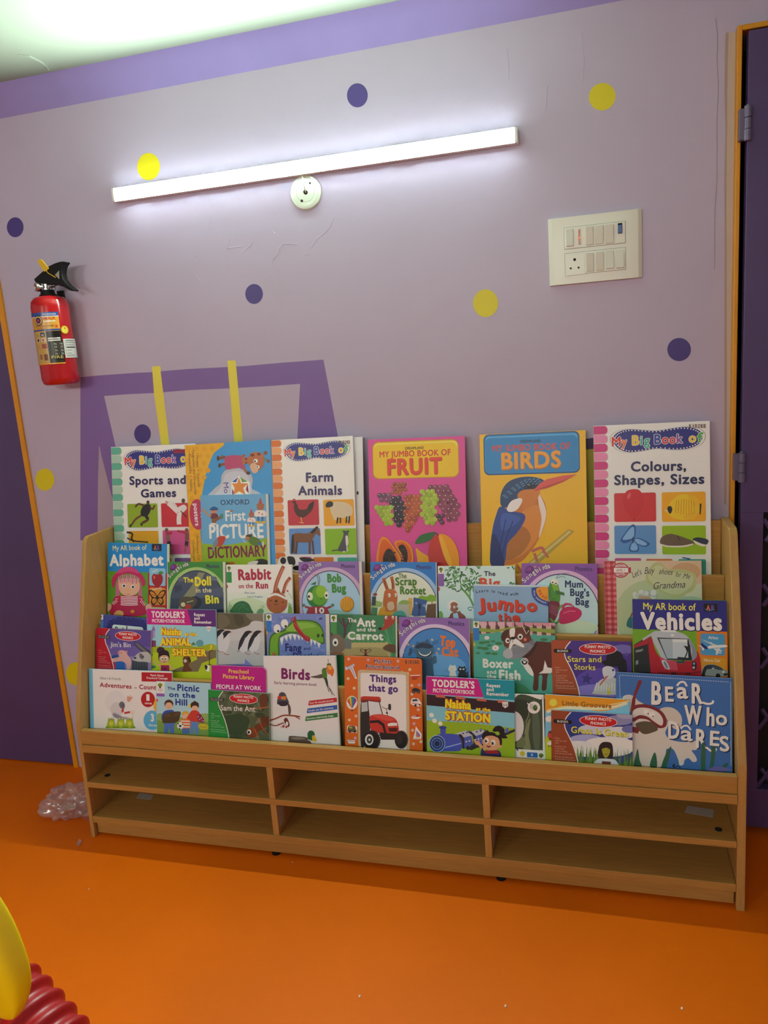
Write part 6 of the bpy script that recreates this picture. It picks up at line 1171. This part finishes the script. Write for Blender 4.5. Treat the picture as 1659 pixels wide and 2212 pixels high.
def d_birdbook(a):
    a.z(*Y1)
    a.T('7a1c5c', 'Birds', 208, 372, 480, 92, y2=386, b=.05).T('6a2458', 'Early learning picture book', 144, 424, 543, 24, y2=444, b=.02)
    for c, t, x, y, y2 in (('c02830', 'Over 60 colourful pictures', 462, 585, 556), ('2c5ca4', 'Simple yet fun activities', 448, 657, 626), ('2f7838', 'Attractive child-friendly design', 433, 732, 700)):
        a.P(c, x+8, y, 760, y2-6, 760, y2+36, x+4, y+44, x, y+36).T('f0e4e0', t, x+14, y+30, 700, 17, y2=y2+32, b=.015)
    a.S('6a7c2c', 5, 648, 190, 652, 235).B('4c6c2c', 640, 236, 672, 232, 678, 252, 645, 258).B('d8702c', 640, 258, 675, 250, 700, 280, 706, 310, 690, 355, 670, 335, 650, 330, 636, 290).B('e8a43c', 645, 256, 670, 250, 690, 280, 660, 290)
    a.B('5c5040', 482, 360, 540, 345, 605, 330, 610, 362, 560, 372).B('4c7c2c', 590, 300, 605, 275, 628, 280, 638, 310, 640, 350, 632, 380, 605, 375, 596, 340).P('2c3020', 622, 282, 640, 262, 630, 290).B('24442c', 615, 375, 638, 370, 650, 430, 640, 450).S('1c3c2c', 7, 635, 430, 660, 500).S('1c3c2c', 6, 645, 430, 690, 530).S('1c3c2c', 5, 648, 440, 712, 540)
    a.B('4a4a52', 180, 545, 190, 515, 215, 502, 245, 515, 262, 555, 280, 600, 260, 625, 180, 625, 168, 590).B('c4381c', 172, 548, 195, 535, 212, 550, 210, 570, 180, 565).B('d08028', 222, 545, 250, 540, 252, 570, 228, 575).E('141214', 214, 530, 5).S('e4e0d8', 6, 215, 545, 216, 570)
    a.B('dedad4', 170, 620, 270, 620, 282, 660, 275, 710, 245, 765, 230, 770, 190, 715, 165, 660).B('5c4c40', 268, 600, 295, 640, 298, 700, 280, 715, 272, 660).B('2c2830', 180, 595, 262, 590, 262, 628, 200, 632).B('6a3020', 232, 765, 260, 745, 285, 800, 280, 830, 255, 820).E('e4e0d8', 262, 800, 12, 20)
    a.S('8a4428', 14, 100, 770, 160, 750, 230, 722, 320, 725, 385, 735).S('8a4428', 9, 330, 725, 385, 758).S('8a4428', 11, 100, 805, 160, 818, 230, 790).E('b02c30', 228, 825, 12).E('b02c30', 255, 832, 9); [a.S('1c1c18', 4, 178+k*24, 795+(k % 2)*30, 190+k*24, 812+(k % 2)*30) for k in range(5)]
    a.B('5c4c3c', 278, 930, 300, 915, 380, 920, 450, 930, 480, 960, 480, 1010, 300, 1010).B('8a7c68', 300, 930, 380, 925, 440, 945, 340, 950).B('1f5c38', 455, 900, 470, 870, 500, 866, 522, 890, 520, 930, 500, 960, 465, 950).B('d8b01c', 500, 915, 522, 915, 542, 965, 505, 960).S('f0ece0', 8, 458, 950, 500, 965)
def d_things(a):
    a.z(*Y1); rnd = random.Random(9)
    for x, y in ((843, 190), (1028, 198), (1308, 210), (1420, 290), (838, 375), (895, 465), (850, 765), (912, 728), (1440, 440), (1508, 435), (1440, 522), (1500, 668), (1460, 800), (1446, 862), (1525, 970), (905, 936), (1455, 990)): a.E(('d9b49c', 'd8c898', 'c8a0b0')[int(x) % 3], x, y, 14)
    a.T('f2e8e0', 'My First', 1087, 228, 1246, 34, y2=231, b=.09).T('3a2460', 'My First', 1087, 228, 1246, 34, y2=231, b=.035).T('f2e8e0', 'Picture Book of', 1012, 276, 1324, 34, y2=288, b=.09).T('3a2460', 'Picture Book of', 1012, 276, 1324, 34, y2=288, b=.035); kidzee(a, 1376, 1508, 233, 28)
    a.R('c9b184', 928, 288, 1420, 1120, 36); [a.E(('e4cf8c', 'a8905c', 'dcc47c')[i % 3], 1330+rnd.uniform(0, 84), 300+rnd.uniform(0, 260), 5, n=6) for i in range(40)]
    a.R('e6dfd2', 955, 318, 1392, 1120, 24)
    a.T('4c2470', 'Things', 1044, 402, 1294, 62, y2=410, b=.05).T('4c2470', 'that go', 1030, 490, 1310, 62, y2=502, b=.05)
    # tractor
    a.B('2a2a28', 958, 990, 960, 600, 1010, 590, 1040, 700, 1045, 880, 1000, 1000); a.P('c03a28', 958, 548, 985, 540, 1130, 545, 1145, 556, 1148, 580, 958, 570).P('8a2c20', 958, 568, 1148, 580, 1146, 598, 958, 590).P('d8d8d0', 1030, 585, 1130, 600, 1160, 730, 1050, 740, 1040, 690).S('2c2c2c', 12, 1022, 580, 1035, 760).S('2c2c2c', 9, 1132, 595, 1168, 730).P('b8bcb4', 965, 600, 1020, 596, 1026, 680, 965, 690)
    a.B('c4382a', 1040, 760, 1060, 720, 1140, 710, 1220, 725, 1280, 750, 1308, 800, 1312, 890, 1220, 895, 1130, 885, 1060, 870).B('d85040', 1070, 725, 1140, 715, 1230, 735, 1280, 765, 1200, 770).P('241c1c', 1042, 770, 1130, 765, 1180, 800, 1200, 885, 1180, 890, 1160, 820, 1120, 790, 1045, 795).P('e8e4d8', 1212, 800, 1250, 790, 1300, 792, 1302, 818, 1215, 822).P('4c1816', 1218, 840, 1305, 838, 1300, 875, 1225, 875)
    a.S('1c1c1c', 5, 1160, 640, 1200, 660, 1228, 640).R('2c2a28', 1218, 612, 1244, 672, 10).S('1c1c1c', 5, 1200, 660, 1212, 725).R('2c2a28', 1195, 690, 1215, 706, 6)
    a.E('1c1a1a', 1060, 955, 82, 92).E('e4e0d8', 1038, 950, 40, 52).E('3c3a38', 1040, 950, 26, 36).E('e4e0d8', 1040, 950, 9, 12); [a.S('3a3836', 9, 1060+72*math.cos(t), 955+80*math.sin(t), 1060+88*math.cos(t+.12), 955+98*math.sin(t+.12)) for t in np.linspace(-2.2, 1.2, 14)]
    a.E('1c1a1a', 1340, 950, 62, 84); a.E('2c2a28', 1322, 945, 30, 50); [a.S('3a3836', 9, 1340+52*math.cos(t), 950+72*math.sin(t), 1340+66*math.cos(t+.12), 950+88*math.sin(t+.12)) for t in np.linspace(-2.2, 1.2, 12)]; a.P('24201e', 1130, 880, 1310, 895, 1300, 950, 1150, 950)
    # little vehicles down the sides
    a.S('f4f0ea', 40, 812, 290, 905, 240).P('f4f0ea', 850, 270, 885, 262, 925, 375, 905, 375).S('b8bcc4', 22, 815, 288, 900, 242).P('a8acb8', 862, 275, 880, 270, 915, 365, 905, 365).P('c8ccd0', 812, 262, 826, 262, 835, 285, 815, 290)
    a.E('f2ece4', 876, 600, 52, 64); [a.P(c, 876+46*math.sin(-1.3+k*.37), 600-56*math.cos(-1.3+k*.37), 876+46*math.sin(-1.3+(k+1)*.37), 600-56*math.cos(-1.3+(k+1)*.37), 876, 660) for k, c in enumerate(('c83c3c', 'd87c2c', 'd8c43c', '4c9c4c', '3c7cac', '5c4c9c', 'b03c6c'))]; a.R('7a4c2c', 868, 664, 886, 682, 3)
    a.R('f2ece4', 830, 815, 926, 886, 14).B('5c5434', 838, 840, 850, 822, 900, 822, 912, 850, 918, 876, 842, 874).R('b8a83c', 850, 828, 880, 845, 3).E('1c1c1c', 856, 874, 10).E('1c1c1c', 902, 874, 10)
    a.S('f0e8e0', 8, 1424, 345, 1520, 342).B('b83c2c', 1438, 358, 1460, 350, 1490, 355, 1520, 348, 1492, 368, 1450, 376).S('2c2c2c', 4, 1440, 380, 1490, 378)
    a.B('2c2c30', 1440, 480, 1470, 462, 1500, 470, 1520, 490, 1480, 500).E('1c1c1c', 1456, 498, 15).E('1c1c1c', 1504, 500, 14).E('8a8a8c', 1456, 498, 6).E('8a8a8c', 1504, 500, 6)
    a.B('f2eee8', 1430, 590, 1445, 560, 1490, 556, 1515, 580, 1530, 610, 1520, 635, 1470, 632, 1432, 612).P('3c4854', 1448, 570, 1485, 565, 1500, 585, 1445, 590).S('c03c34', 6, 1440, 605, 1525, 618).E('1c1c1c', 1475, 626, 11).E('1c1c1c', 1515, 622, 8).R('c03c34', 1470, 552, 1490, 560, 2)
    a.P('f2eee8', 1430, 735, 1530, 735, 1500, 755, 1445, 752).P('b83440', 1455, 730, 1490, 712, 1510, 730).S('f2eee8', 5, 1440, 728, 1480, 724)
    a.P('f2eee8', 1478, 820, 1535, 900, 1528, 945, 1450, 945, 1470, 880).P('8a6ca0', 1484, 860, 1520, 905, 1516, 925, 1480, 915).P('d87c3c', 1490, 900, 1515, 925, 1480, 930).S('b8b0a8', 6, 1452, 938, 1528, 938)
    a.P('f0e4dc', 830, 950, 905, 955, 905, 985, 845, 985); a.S('8a4c3c', 5, 838, 960, 900, 965)
def d_station(a):
    toddler(a, '0f9199', 0, 0, '7fc0c6'); a.z(*Y2)
    a.P('2e1a1e', 100, 340, 1045, 425, 1045, 540, 100, 455); [a.P('c8644c', x, y, x+95, y+9, x+112, y+38, x+10, y+28) for x, y in ((195, 342), (405, 360), (628, 380), (848, 400))]
    a.P('93b41c', 100, 615, 560, 640, 1045, 700, 1045, 1010, 100, 1010)
    def ol(t, x, y, x2, h, y2): a.T('7c3410', t, x, y, x2, h, y2=y2, b=.15).T('e08018', t, x, y, x2, h, y2=y2, b=.10).T('f4e024', t, x, y, x2, h, y2=y2, b=.04)
    ol('Naisha', 300, 478, 575, 84, 500); ol('at the', 625, 510, 778, 34, 522); ol('STATION', 300, 602, 778, 84, 638)
    a.P('f0eee6', 902, 422, 964, 420, 965, 465, 934, 488, 905, 465).T('2c2c2c', '2-5', 911, 462, 956, 20, b=.03)
    for x, y, r in ((158, 560, 26), (190, 620, 26), (250, 648, 24)): a.B('e8e8e0', x-r, y-r*.3, x, y-r, x+r*.9, y-r*.2, x+r*.6, y+r*.8, x-r*.6, y+r*.7)
    a.P('26282c', 480, 900, 1040, 705, 1040, 730, 580, 930).S('26282c', 7, 880, 770, 1040, 718)
    a.P('4c5ca8', 415, 760, 560, 720, 600, 880, 500, 910).P('b8bcc0', 415, 752, 520, 722, 595, 770, 480, 800).P('4c5ca8', 575, 735, 690, 700, 700, 860, 620, 880).P('b8bcc0', 560, 735, 660, 712, 760, 730, 625, 780).P('26282c', 540, 740, 575, 730, 625, 780, 620, 880, 600, 880, 595, 775).P('26282c', 440, 760, 470, 760, 500, 800, 505, 920, 478, 905); [a.P('dfe6ea', 515+k*32, 835-k*7, 533+k*32, 831-k*7, 533+k*32, 842-k*7, 515+k*32, 846-k*7) for k in range(6) if k not in (2,)]
    [a.E('26282c', x, y, 10, 7) for x, y in ((490, 752), (530, 742), (635, 735), (675, 726), (720, 718))]; a.P('5c68b0', 935, 702, 970, 694, 970, 740, 935, 750)
    a.B('4152a8', 200, 780, 320, 755, 430, 770, 475, 830, 480, 890, 450, 935, 300, 940, 200, 935).P('4152a8', 248, 680, 310, 682, 304, 775, 252, 775).E('33428c', 276, 690, 40, 16).P('8fa8d8', 300, 895, 470, 850, 470, 862, 300, 908)
    for r, c in ((86, '9cc8d4'), (80, '2c3c78'), (60, '7fb4c8'), (55, '2c3c78'), (34, '4c80a8'), (28, '1c2450')): a.E(c, 216, 860, r, r*1.05)
    [a.E('26282c', x, y, 18, 22) for x, y in ((540, 905), (590, 890), (660, 880))]
    # girl
    a.B('1a1418', 800, 730, 830, 680, 880, 672, 925, 710, 925, 760, 958, 795, 935, 805, 880, 800, 840, 780); a.B('1a1418', 690, 800, 700, 745, 760, 718, 840, 740, 890, 790, 900, 850, 870, 890, 720, 850)
    a.B('d9a070', 700, 800, 730, 770, 790, 762, 850, 790, 875, 840, 868, 890, 830, 930, 770, 935, 720, 900, 695, 850).E('d9a070', 878, 890, 18, 18).E('f4f2ee', 738, 828, 22, 30).E('f4f2ee', 808, 850, 24, 31).E('1a1214', 732, 832, 13, 16).E('1a1214', 803, 856, 14, 17).E('f4f2ee', 738, 826, 5).E('f4f2ee', 810, 850, 5).B('8a2020', 735, 878, 760, 884, 785, 880, 765, 902, 745, 896).S('6a4028', 4, 755, 858, 762, 866)
    a.B('1a1418', 690, 800, 710, 760, 770, 735, 840, 755, 880, 810, 840, 790, 790, 775, 730, 785, 705, 815).B('8fb82c', 755, 715, 780, 700, 800, 725, 825, 735, 860, 732, 876, 760, 850, 772, 820, 745, 790, 738, 765, 735).S('d9a070', 34, 640, 840, 680, 890, 720, 930).B('d9a070', 605, 830, 600, 815, 640, 835, 655, 815, 662, 850, 650, 875, 620, 860)
    a.B('2c2c5c', 690, 900, 725, 940, 860, 930, 880, 1010, 690, 1010).P('a82028', 722, 930, 850, 930, 870, 965, 730, 962)
def d_oxside(a):
    a.z(*Y2); a.B('3f4c34', 1040, 375, 1300, 395, 1322, 410, 1330, 920, 1315, 928, 1040, 910)
    for c, p in (('56644a', (1230, 400, 1270, 480, 1300, 700, 1290, 920, 1240, 900, 1220, 700)), ('7c8458', (1140, 780, 1170, 640, 1200, 600, 1180, 760, 1200, 920, 1120, 905)), ('6a744c', (1060, 840, 1110, 780, 1150, 850, 1120, 900, 1050, 890)), ('2c3826', (1050, 400, 1180, 420, 1200, 480, 1130, 620, 1060, 560))): a.B(c, *p)
    a.S('8a9468', 7, 1150, 640, 1180, 560, 1185, 480).S('a4ac84', 5, 1140, 760, 1160, 640); a.E('d8d4c8', 1030, 680, 100, 160)
    a.E('f0efe6', 1236, 480, 66, 64).P('f0efe6', 1160, 425, 1200, 450, 1182, 470).E('3c5a24', 1250, 482, 24, 32).E('5c7c2c', 1256, 470, 14, 16).T('2c2c2c', 'Level', 1196, 440, 1198, 14, y2=490, b=.02).T('2c2c2c', 'Oxford', 1212, 440, 1214, 12, y2=505, b=.02)
    a.R('ece8dc', 1070, 918, 1350, 1010).E('d8c02c', 1116, 965, 26, 28).R('2468ac', 1162, 950, 1276, 1010, 8).T('e4ecf0', '0', 1205, 990, 1226, 24, b=.03).E('5c7c2c', 1312, 985, 26, 22).P('4a3c1c', 1306, 990, 1318, 990, 1320, 1010, 1304, 1010)
def d_groove(a):
    a.z(*Y3); a.u().R('e39a1c', 0, 0, 100, 24); a.z(*Y3)
    a.B('7ac0dc', 50, 460, 150, 410, 300, 400, 500, 420, 640, 390, 760, 350, 760, 900, 50, 900).S('f2e4b0', 20, 60, 430, 200, 395, 400, 400, 560, 395, 720, 350).S('e8d48c', 9, 60, 415, 250, 380, 450, 388, 720, 340)
    a.B('b4c41c', 60, 640, 130, 630, 250, 700, 250, 900, 60, 900).B('e8ecec', 68, 470, 100, 455, 135, 480, 110, 500, 75, 500).B('6a4028', 85, 590, 105, 570, 130, 590, 130, 640, 95, 640).E('c84838', 98, 610, 16, 20).E('e8e4da', 100, 670, 20, 16).S('3c3428', 5, 92, 682, 92, 700).S('3c3428', 5, 110, 682, 110, 700)
    for k in range(10): t = k*math.pi/5; a.P('f0d040', 126+26*math.cos(t-.15), 352+26*math.sin(t-.15), 126+42*math.cos(t), 352+42*math.sin(t), 126+26*math.cos(t+.15), 352+26*math.sin(t+.15))
    a.E('f2d848', 126, 352, 28, 28).T('c88a1c', 'Little Groovers', 196, 372, 580, 34, y2=396, b=.07).T('8a5a18', 'Little Groovers', 196, 372, 580, 34, y2=396, b=.015)
    [a.E('f4e4b0', x, y, 3, n=6) for x, y in ((620, 380), (640, 365), (600, 410), (660, 390))]
def d_grass(a):
    def c2(a):
        a.R('2c3c84', 0, 0, 100, 90); a.z(*Y3)
        for x, y, rx, ry, c in ((640, 490, 110, 40, '8a8aa8'), (700, 450, 80, 30, 'a8a4b4'), (460, 560, 140, 40, 'c8c8d4'), (640, 590, 130, 50, 'd8d8de'), (380, 640, 130, 40, 'a4a8c8'), (560, 660, 180, 40, 'e4e4e6'), (320, 690, 120, 40, 'dcdce4'), (680, 690, 120, 50, 'e6e4e4'), (480, 730, 260, 50, 'dee0e4'), (720, 560, 60, 30, '6c70a4')): a.E(c, x, y, rx, ry)
        rnd = random.Random(12)
        a.P('4c6c24', 290, 800, 750, 830, 750, 900, 290, 900)
        b0 = a.lay
        for i in range(90):
            a.lay = b0+i % 20
            x = rnd.uniform(285, 750); h = rnd.uniform(40, 130); s_ = rnd.uniform(-25, 25); yb_ = 800+(x-290)*.07
            a.P(('4c7424', '38601c', '5c8430', '6c9438')[i % 4], x-7, yb_+30, x+7, yb_+30, x+s_, yb_-h)
        a.lay = b0+21; a.B('2a1e1c', 480, 780, 482, 700, 505, 665, 540, 658, 580, 670, 592, 720, 588, 790, 540, 800).B('a4a02c', 505, 715, 515, 695, 550, 692, 568, 715, 565, 750, 540, 782, 518, 765).B('2a1e1c', 495, 715, 510, 690, 560, 686, 580, 720, 540, 704).S('5c5418', 4, 515, 722, 525, 722).S('5c5418', 4, 548, 722, 558, 722).S('6a3c20', 4, 525, 752, 538, 758, 550, 752).B('ccd4dc', 450, 840, 470, 795, 515, 788, 560, 790, 610, 800, 625, 850).P('6a3c24', 505, 808, 575, 812, 575, 850, 505, 850)
    funny(a, '944420', '2c3c84', ('BLENDS',), '', '', c2, bullets='d8a080'); a.z(*Y3); a.T('6a6a18', 'Grass Is Green', 268, 588, 712, 48, y2=624, b=.02).T('ecdf3c', 'Grass Is Green', 266, 585, 710, 48, y2=620, b=.012)
def d_bear(a):
    a.u().R('3f6ea6', 0, 0, 100, 120); a.z(*Y3)
    for (x0, y0, x1, y1, n_) in ((645, 138, 1500, 192, 46), (1508, 195, 1512, 850, 40), (642, 145, 648, 330, 12)):
        for k in range(n_): t = k/n_; t2 = t+.6/n_; a.lay = 3; a.S('d8dce0', 4, x0+(x1-x0)*t, y0+(y1-y0)*t, x0+(x1-x0)*t2, y0+(y1-y0)*t2)
    a.B('cfc5ad', 665, 320, 700, 292, 750, 300, 790, 340, 830, 370, 760, 430, 700, 400).B('cfc5ad', 950, 420, 990, 390, 1060, 395, 1115, 440, 1130, 500, 1110, 560, 1060, 550, 1010, 480)
    a.B('d5ccb6', 745, 420, 800, 385, 900, 385, 980, 440, 1020, 520, 1000, 590, 1040, 640, 1140, 660, 1230, 650, 1265, 680, 1240, 720, 1205, 725, 1235, 770, 1245, 805, 1215, 815, 1180, 785, 1150, 800, 1140, 835, 1110, 838, 1098, 790, 1060, 715, 1010, 715, 1000, 760, 960, 860, 900, 900, 760, 900, 740, 700)
    a.P('7a2c2c', 790, 180, 812, 176, 818, 192, 770, 300, 762, 400, 740, 430, 728, 420, 740, 330).B('7a2c2c', 735, 400, 780, 368, 870, 370, 960, 410, 1005, 470, 1008, 530, 970, 552, 920, 540, 870, 490, 800, 478, 745, 500).B('d9d1bd', 748, 420, 790, 394, 870, 396, 945, 430, 980, 480, 978, 525, 955, 528, 905, 495, 860, 462, 800, 450, 748, 470)
    a.E('f0ece2', 850, 425, 22, 18).E('f0ece2', 895, 445, 24, 20).E('1c1814', 866, 438, 5).E('1c1814', 904, 460, 5).B('5a5038', 768, 520, 830, 498, 900, 510, 942, 560, 900, 585, 840, 598, 800, 575).P('7a2c2c', 740, 540, 790, 545, 798, 570, 785, 595, 740, 580)
    for t, x, y, x2, y2, h in (('B', 890, 362, 970, 368, 172), ('E', 1000, 340, 1066, 342, 110), ('a', 1090, 316, 1178, 318, 122), ('R', 1205, 355, 1290, 360, 150), ('W', 1150, 515, 1285, 522, 140), ('h', 1318, 528, 1382, 534, 138), ('o', 1392, 522, 1482, 528, 110), ('D', 1022, 628, 1110, 634, 130), ('a', 1118, 640, 1212, 650, 110), ('R', 1236, 700, 1320, 708, 140), ('E', 1345, 682, 1420, 690, 110), ('S', 1425, 728, 1500, 730, 112)):
        a.T('1c3050', t, x+9, y+8, x2+9, h, y2=y2+8, b=.03).T('ebe3cc', t, x, y, x2, h, y2=y2, b=.028)
    a.S('ebe3cc', 16, 1285, 350, 1330, 362, 1365, 355, 1372, 335).S('ebe3cc', 15, 1318, 700, 1355, 728, 1385, 728, 1395, 708)
    a.S('ebe3cc', 15, 1090, 222, 1112, 196, 1145, 192, 1168, 225).S('ebe3cc', 13, 1120, 556, 1140, 536, 1172, 534, 1198, 566)
    for p in ((880, 850, 895, 780, 918, 740, 932, 790, 930, 860), (970, 850, 1000, 760, 1045, 692, 1030, 780, 1000, 860), (755, 850, 770, 760, 785, 715, 800, 800, 815, 850), (1278, 880, 1282, 680, 1310, 690, 1308, 880), (1345, 880, 1355, 780, 1360, 700, 1390, 700, 1385, 780, 1365, 880), (1420, 880, 1450, 840, 1488, 822, 1460, 870)): a.B('2f6444', *p)
    a.S('1c2438', 6, 1055, 850, 1070, 830, 1066, 858, 1095, 846, 1120, 862).B('6c6ca4', 1330, 870, 1400, 848, 1480, 860, 1500, 880, 1340, 890)
D_ = 'D'
book('counting_book', 'cream counting book with three frogs and a light blue spine, front tier far left', D_, 0, (192, 1445), (371, 1455), (197, 1570), Z8, 'e4ded0', d_count, spine='6ab4cc', th=.0058)
book('story_book', 'sky blue story book with three children carrying a picnic box and football', D_, 1, (337, 1472), (455, 1475), (338, 1575), Z8, 'a9cfdc', d_picnic)
book('board_book', 'magenta board book about people at work, rounded corners', D_, 1, (457, 1437), (574, 1441), (458, 1575), Z8, 'b8147c', d_people, rad=.012, th=.006)
book('phonics_photo_book', 'green phonics book with a reddish ant macro photo', D_, 2, (450, 1490), (581, 1497), (450, 1585), Z8, '4e5a3a', d_sam, spine='1f8a34')
book('picture_book', 'cream early learning picture book with hummingbird, finch and duck', D_, 0, (569, 1417), (723, 1424), (585, 1590), Y1, 'e2dccf', d_birdbook, pe=.004, backc='7aa8c0')
book('board_book', 'orange board book with a red tractor, rounded corners', D_, 0, (744, 1417), (911, 1424), (746, 1600), Y1, 'd8661a', d_things, rad=.008, th=.0062)
book('picture_story_book', 'toddler story book with magenta and teal header, blue steam train and waving girl', D_, 1, (921, 1461), (1111, 1472), (924, 1615), Y2, '7fc0c6', d_station)
book('reading_book', 'dark green reading book lying on its side, half hidden beside the steam train book', D_, 0, (1078, 1498), (1174, 1503), (1083, 1620), Y2, 'e8e5d8', d_oxside)
book('board_book', 'sunny orange board book behind the green grass phonics book', D_, 1, (1178, 1500), (1360, 1516), (1181, 1620), Y3, '7ac0dc', d_groove, rad=.010, th=.0062)
book('phonics_photo_book', 'brown and blue phonics book with a green faced child in tall grass', D_, 2, (1191, 1534), (1366, 1546), (1192, 1630), Y3, '2c3c84', d_grass, spine='944420')
book('story_book', 'large blue story book with a cream bear in a snorkel mask', D_, 0, (1331, 1452), (1582, 1468), (1333, 1640), Y3, '3f6ea6', d_bear, th=.006, spine='2c5080')

# ================================================================== clear plastic bag on the floor
def lump(name, c, r, seed, amp, sub=4):
    bm = bmesh.new(); bmesh.ops.create_icosphere(bm, subdivisions=sub, radius=1.0)
    for v in bm.verts:
        d = v.co.normalized(); o = Vector((seed, seed*.7, seed*.3))
        k = 1+amp*.8*(noise.noise(d*1.5+o))+amp*.42*(abs(noise.noise(d*2.8+o))*2-.5)+amp*.10*(abs(noise.noise(d*7+o))*2-.5)
        v.co = Vector((d.x*r[0]*k, d.y*r[1]*k, max(d.z*r[2]*k, -r[2]*.86)))+c
    zm = min(v.co.z for v in bm.verts)
    for v in bm.verts: v.co.z += .0006-zm
    return bm
pc = on_z(128, 1775, 0.0)
bg = tag(empty('plastic_bag', (pc.x, pc.y+.03, 0)), 'crumpled clear plastic bag on the floor at the left foot of the rack', 'bag')
obj('bag_film', lump('b', Vector((pc.x+.012, pc.y+.05, .05)), (.088, .066, .050), 3.1, .40, 5), M['bag'], bg, True)
bm = bmesh.new()
pq = [on_z(*p, .001) for p in ((158, 1742), (190, 1722), (192, 1776), (176, 1772), (160, 1768))]
pq = [Vector((min(p.x, -1.549), p.y, .0012+.012*(i % 2))) for i, p in enumerate(pq)]
bm.faces.new([bm.verts.new(p) for p in pq])
obj('loose_flap', bm, M['bag'], bg)
bm = bmesh.new(); pq = [on_z(*p, .001) for p in ((166, 1822), (172, 1815), (177, 1817), (173, 1828), (168, 1829))]
bm.faces.new([bm.verts.new(Vector((p.x, p.y, .001+.004*(i % 2)))) for i, p in enumerate(pq)])
r_ = bmesh.ops.extrude_face_region(bm, geom=bm.faces[:]); bmesh.ops.translate(bm, vec=(0, 0, .0008), verts=[v for v in r_['geom'] if isinstance(v, bmesh.types.BMVert)])
tag(obj('plastic_scrap', bm, M['bag']), 'tiny clear plastic scrap on the floor just below the crumpled bag', 'scrap')

# ================================================================== white crumbs on the orange floor
for i, (x, y, s_, lab) in enumerate(((777, 2152, 4.5, 'white crumb on the orange floor near the bottom edge, left of the middle'), (1092, 2173, 4.5, 'white crumb on the orange floor at the bottom, right of the middle'), (1473, 2178, 4.5, 'white crumb on the orange floor near the bottom right corner'),
                                     (632, 1862, 3.2, 'white crumb on the floor beside the left black foot of the rack'), (192, 1920, 3.0, 'white crumb on the floor left, in front of the plastic bag'))):
    p = on_z(x, y, .002); bm = bmesh.new(); bmesh.ops.create_icosphere(bm, subdivisions=2, radius=1)
    for v in bm.verts:
        k = 1+.5*noise.noise(v.co*1.7+Vector((i*3.1, 0, 0))); v.co = Vector((v.co.x*k*.0010*s_*.5, v.co.y*k*.0014*s_*.5, v.co.z*k*.0008*s_*.5))
    zm = min(v.co.z for v in bm.verts); bmesh.ops.translate(bm, vec=Vector((p.x, p.y, .0002-zm)), verts=bm.verts)
    tag(obj('paper_crumb', bm, M['crumb']), lab, 'crumb', 'white crumbs on the floor')

# ================================================================== yellow and red toy at the corner
def at_depth(x, y, t): return CAMP+ray(x, y)*t
TD = 1.02
toy = tag(empty('plastic_toy', (*at_depth(20, 2200, TD).xy, 0)), 'yellow and red plastic play toy cut off by the bottom left corner', 'toy')
px = [(-95, 1900, 55), (-70, 1960, 75), (-48, 2020, 86), (-25, 2080, 86), (-2, 2125, 78), (12, 2155, 62), (20, 2180, 40), (23, 2196, 20), (24, 2203, 5)]
# lofted tongue: flattened ring sections along the spine
bm = bmesh.new(); rings = []; NS = 24
for i, (x, y, hw) in enumerate(px):
    c = at_depth(x, y, TD); a0 = px[max(i-1, 0)]; a1 = px[min(i+1, len(px)-1)]
    dx, dy = a1[0]-a0[0], a1[1]-a0[1]; l = math.hypot(dx, dy); nx, ny = -dy/l, dx/l
    nx, ny = (nx, ny) if nx > 0 else (-nx, -ny)
    side = at_depth(x+nx*hw, y+ny*hw, TD)-c; w_ = side.length; side.normalize(); fwd = (at_depth(x+dx, y+dy, TD)-c).normalized(); nn = side.cross(fwd).normalized()
    if nn.dot(CF) > 0: nn = -nn
    ring = []
    for k in range(NS):
        t = 2*math.pi*k/NS; ca, sa = math.cos(t), math.sin(t)
        # raised rim along the right edge
        th = w_*(.34+.22*math.exp(-((ca-.62)/.22)**2))*(1 if sa > 0 else .7)
        ring.append(bm.verts.new(c+side*(w_*ca)+nn*(th*sa)))
    rings.append(ring)
for a, b in zip(rings, rings[1:]):
    for k in range(NS): bm.faces.new((a[k], a[(k+1) % NS], b[(k+1) % NS], b[k]))
bm.faces.new(rings[0]); bm.faces.new(rings[-1][::-1])
y_ = obj('yellow_tongue', bm, M['toyy'], toy, True); sd = y_.modifiers.new('smooth', 'SUBSURF'); sd.levels = sd.render_levels = 1
bm = bmesh.new(); pa, pb = at_depth(-30, 2148, TD+.09), at_depth(128, 2330, TD+.03)
ax = (pb-pa); ln = ax.length; ax.normalize(); q = Vector((0, 0, 1)).rotation_difference(ax).to_matrix().to_4x4()
prof_ = [(0, 0)]+[(.066*min(1, (.55+.45*math.sin(min(1, s/12)*math.pi/2)))*(1+.055*math.cos(s*2*math.pi/10)), ln*s/60) for s in range(0, 61)]+[(0, ln)]
lathe(bm, prof_, 48, Matrix.Translation(pa) @ q)
obj('ribbed_red_body', bm, M['toyr'], toy, True)
pz = at_depth(60, 2300, TD+.06)
bm = bmesh.new(); lathe(bm, [(0, .001), (.13, .001), (.135, .02), (.10, .06), (.07, .12), (.055, pz.z-.05), (0, pz.z-.05)], 40, Matrix.Translation((pz.x, pz.y, 0)))
obj('red_base', bm, M['toyr'], toy, True)
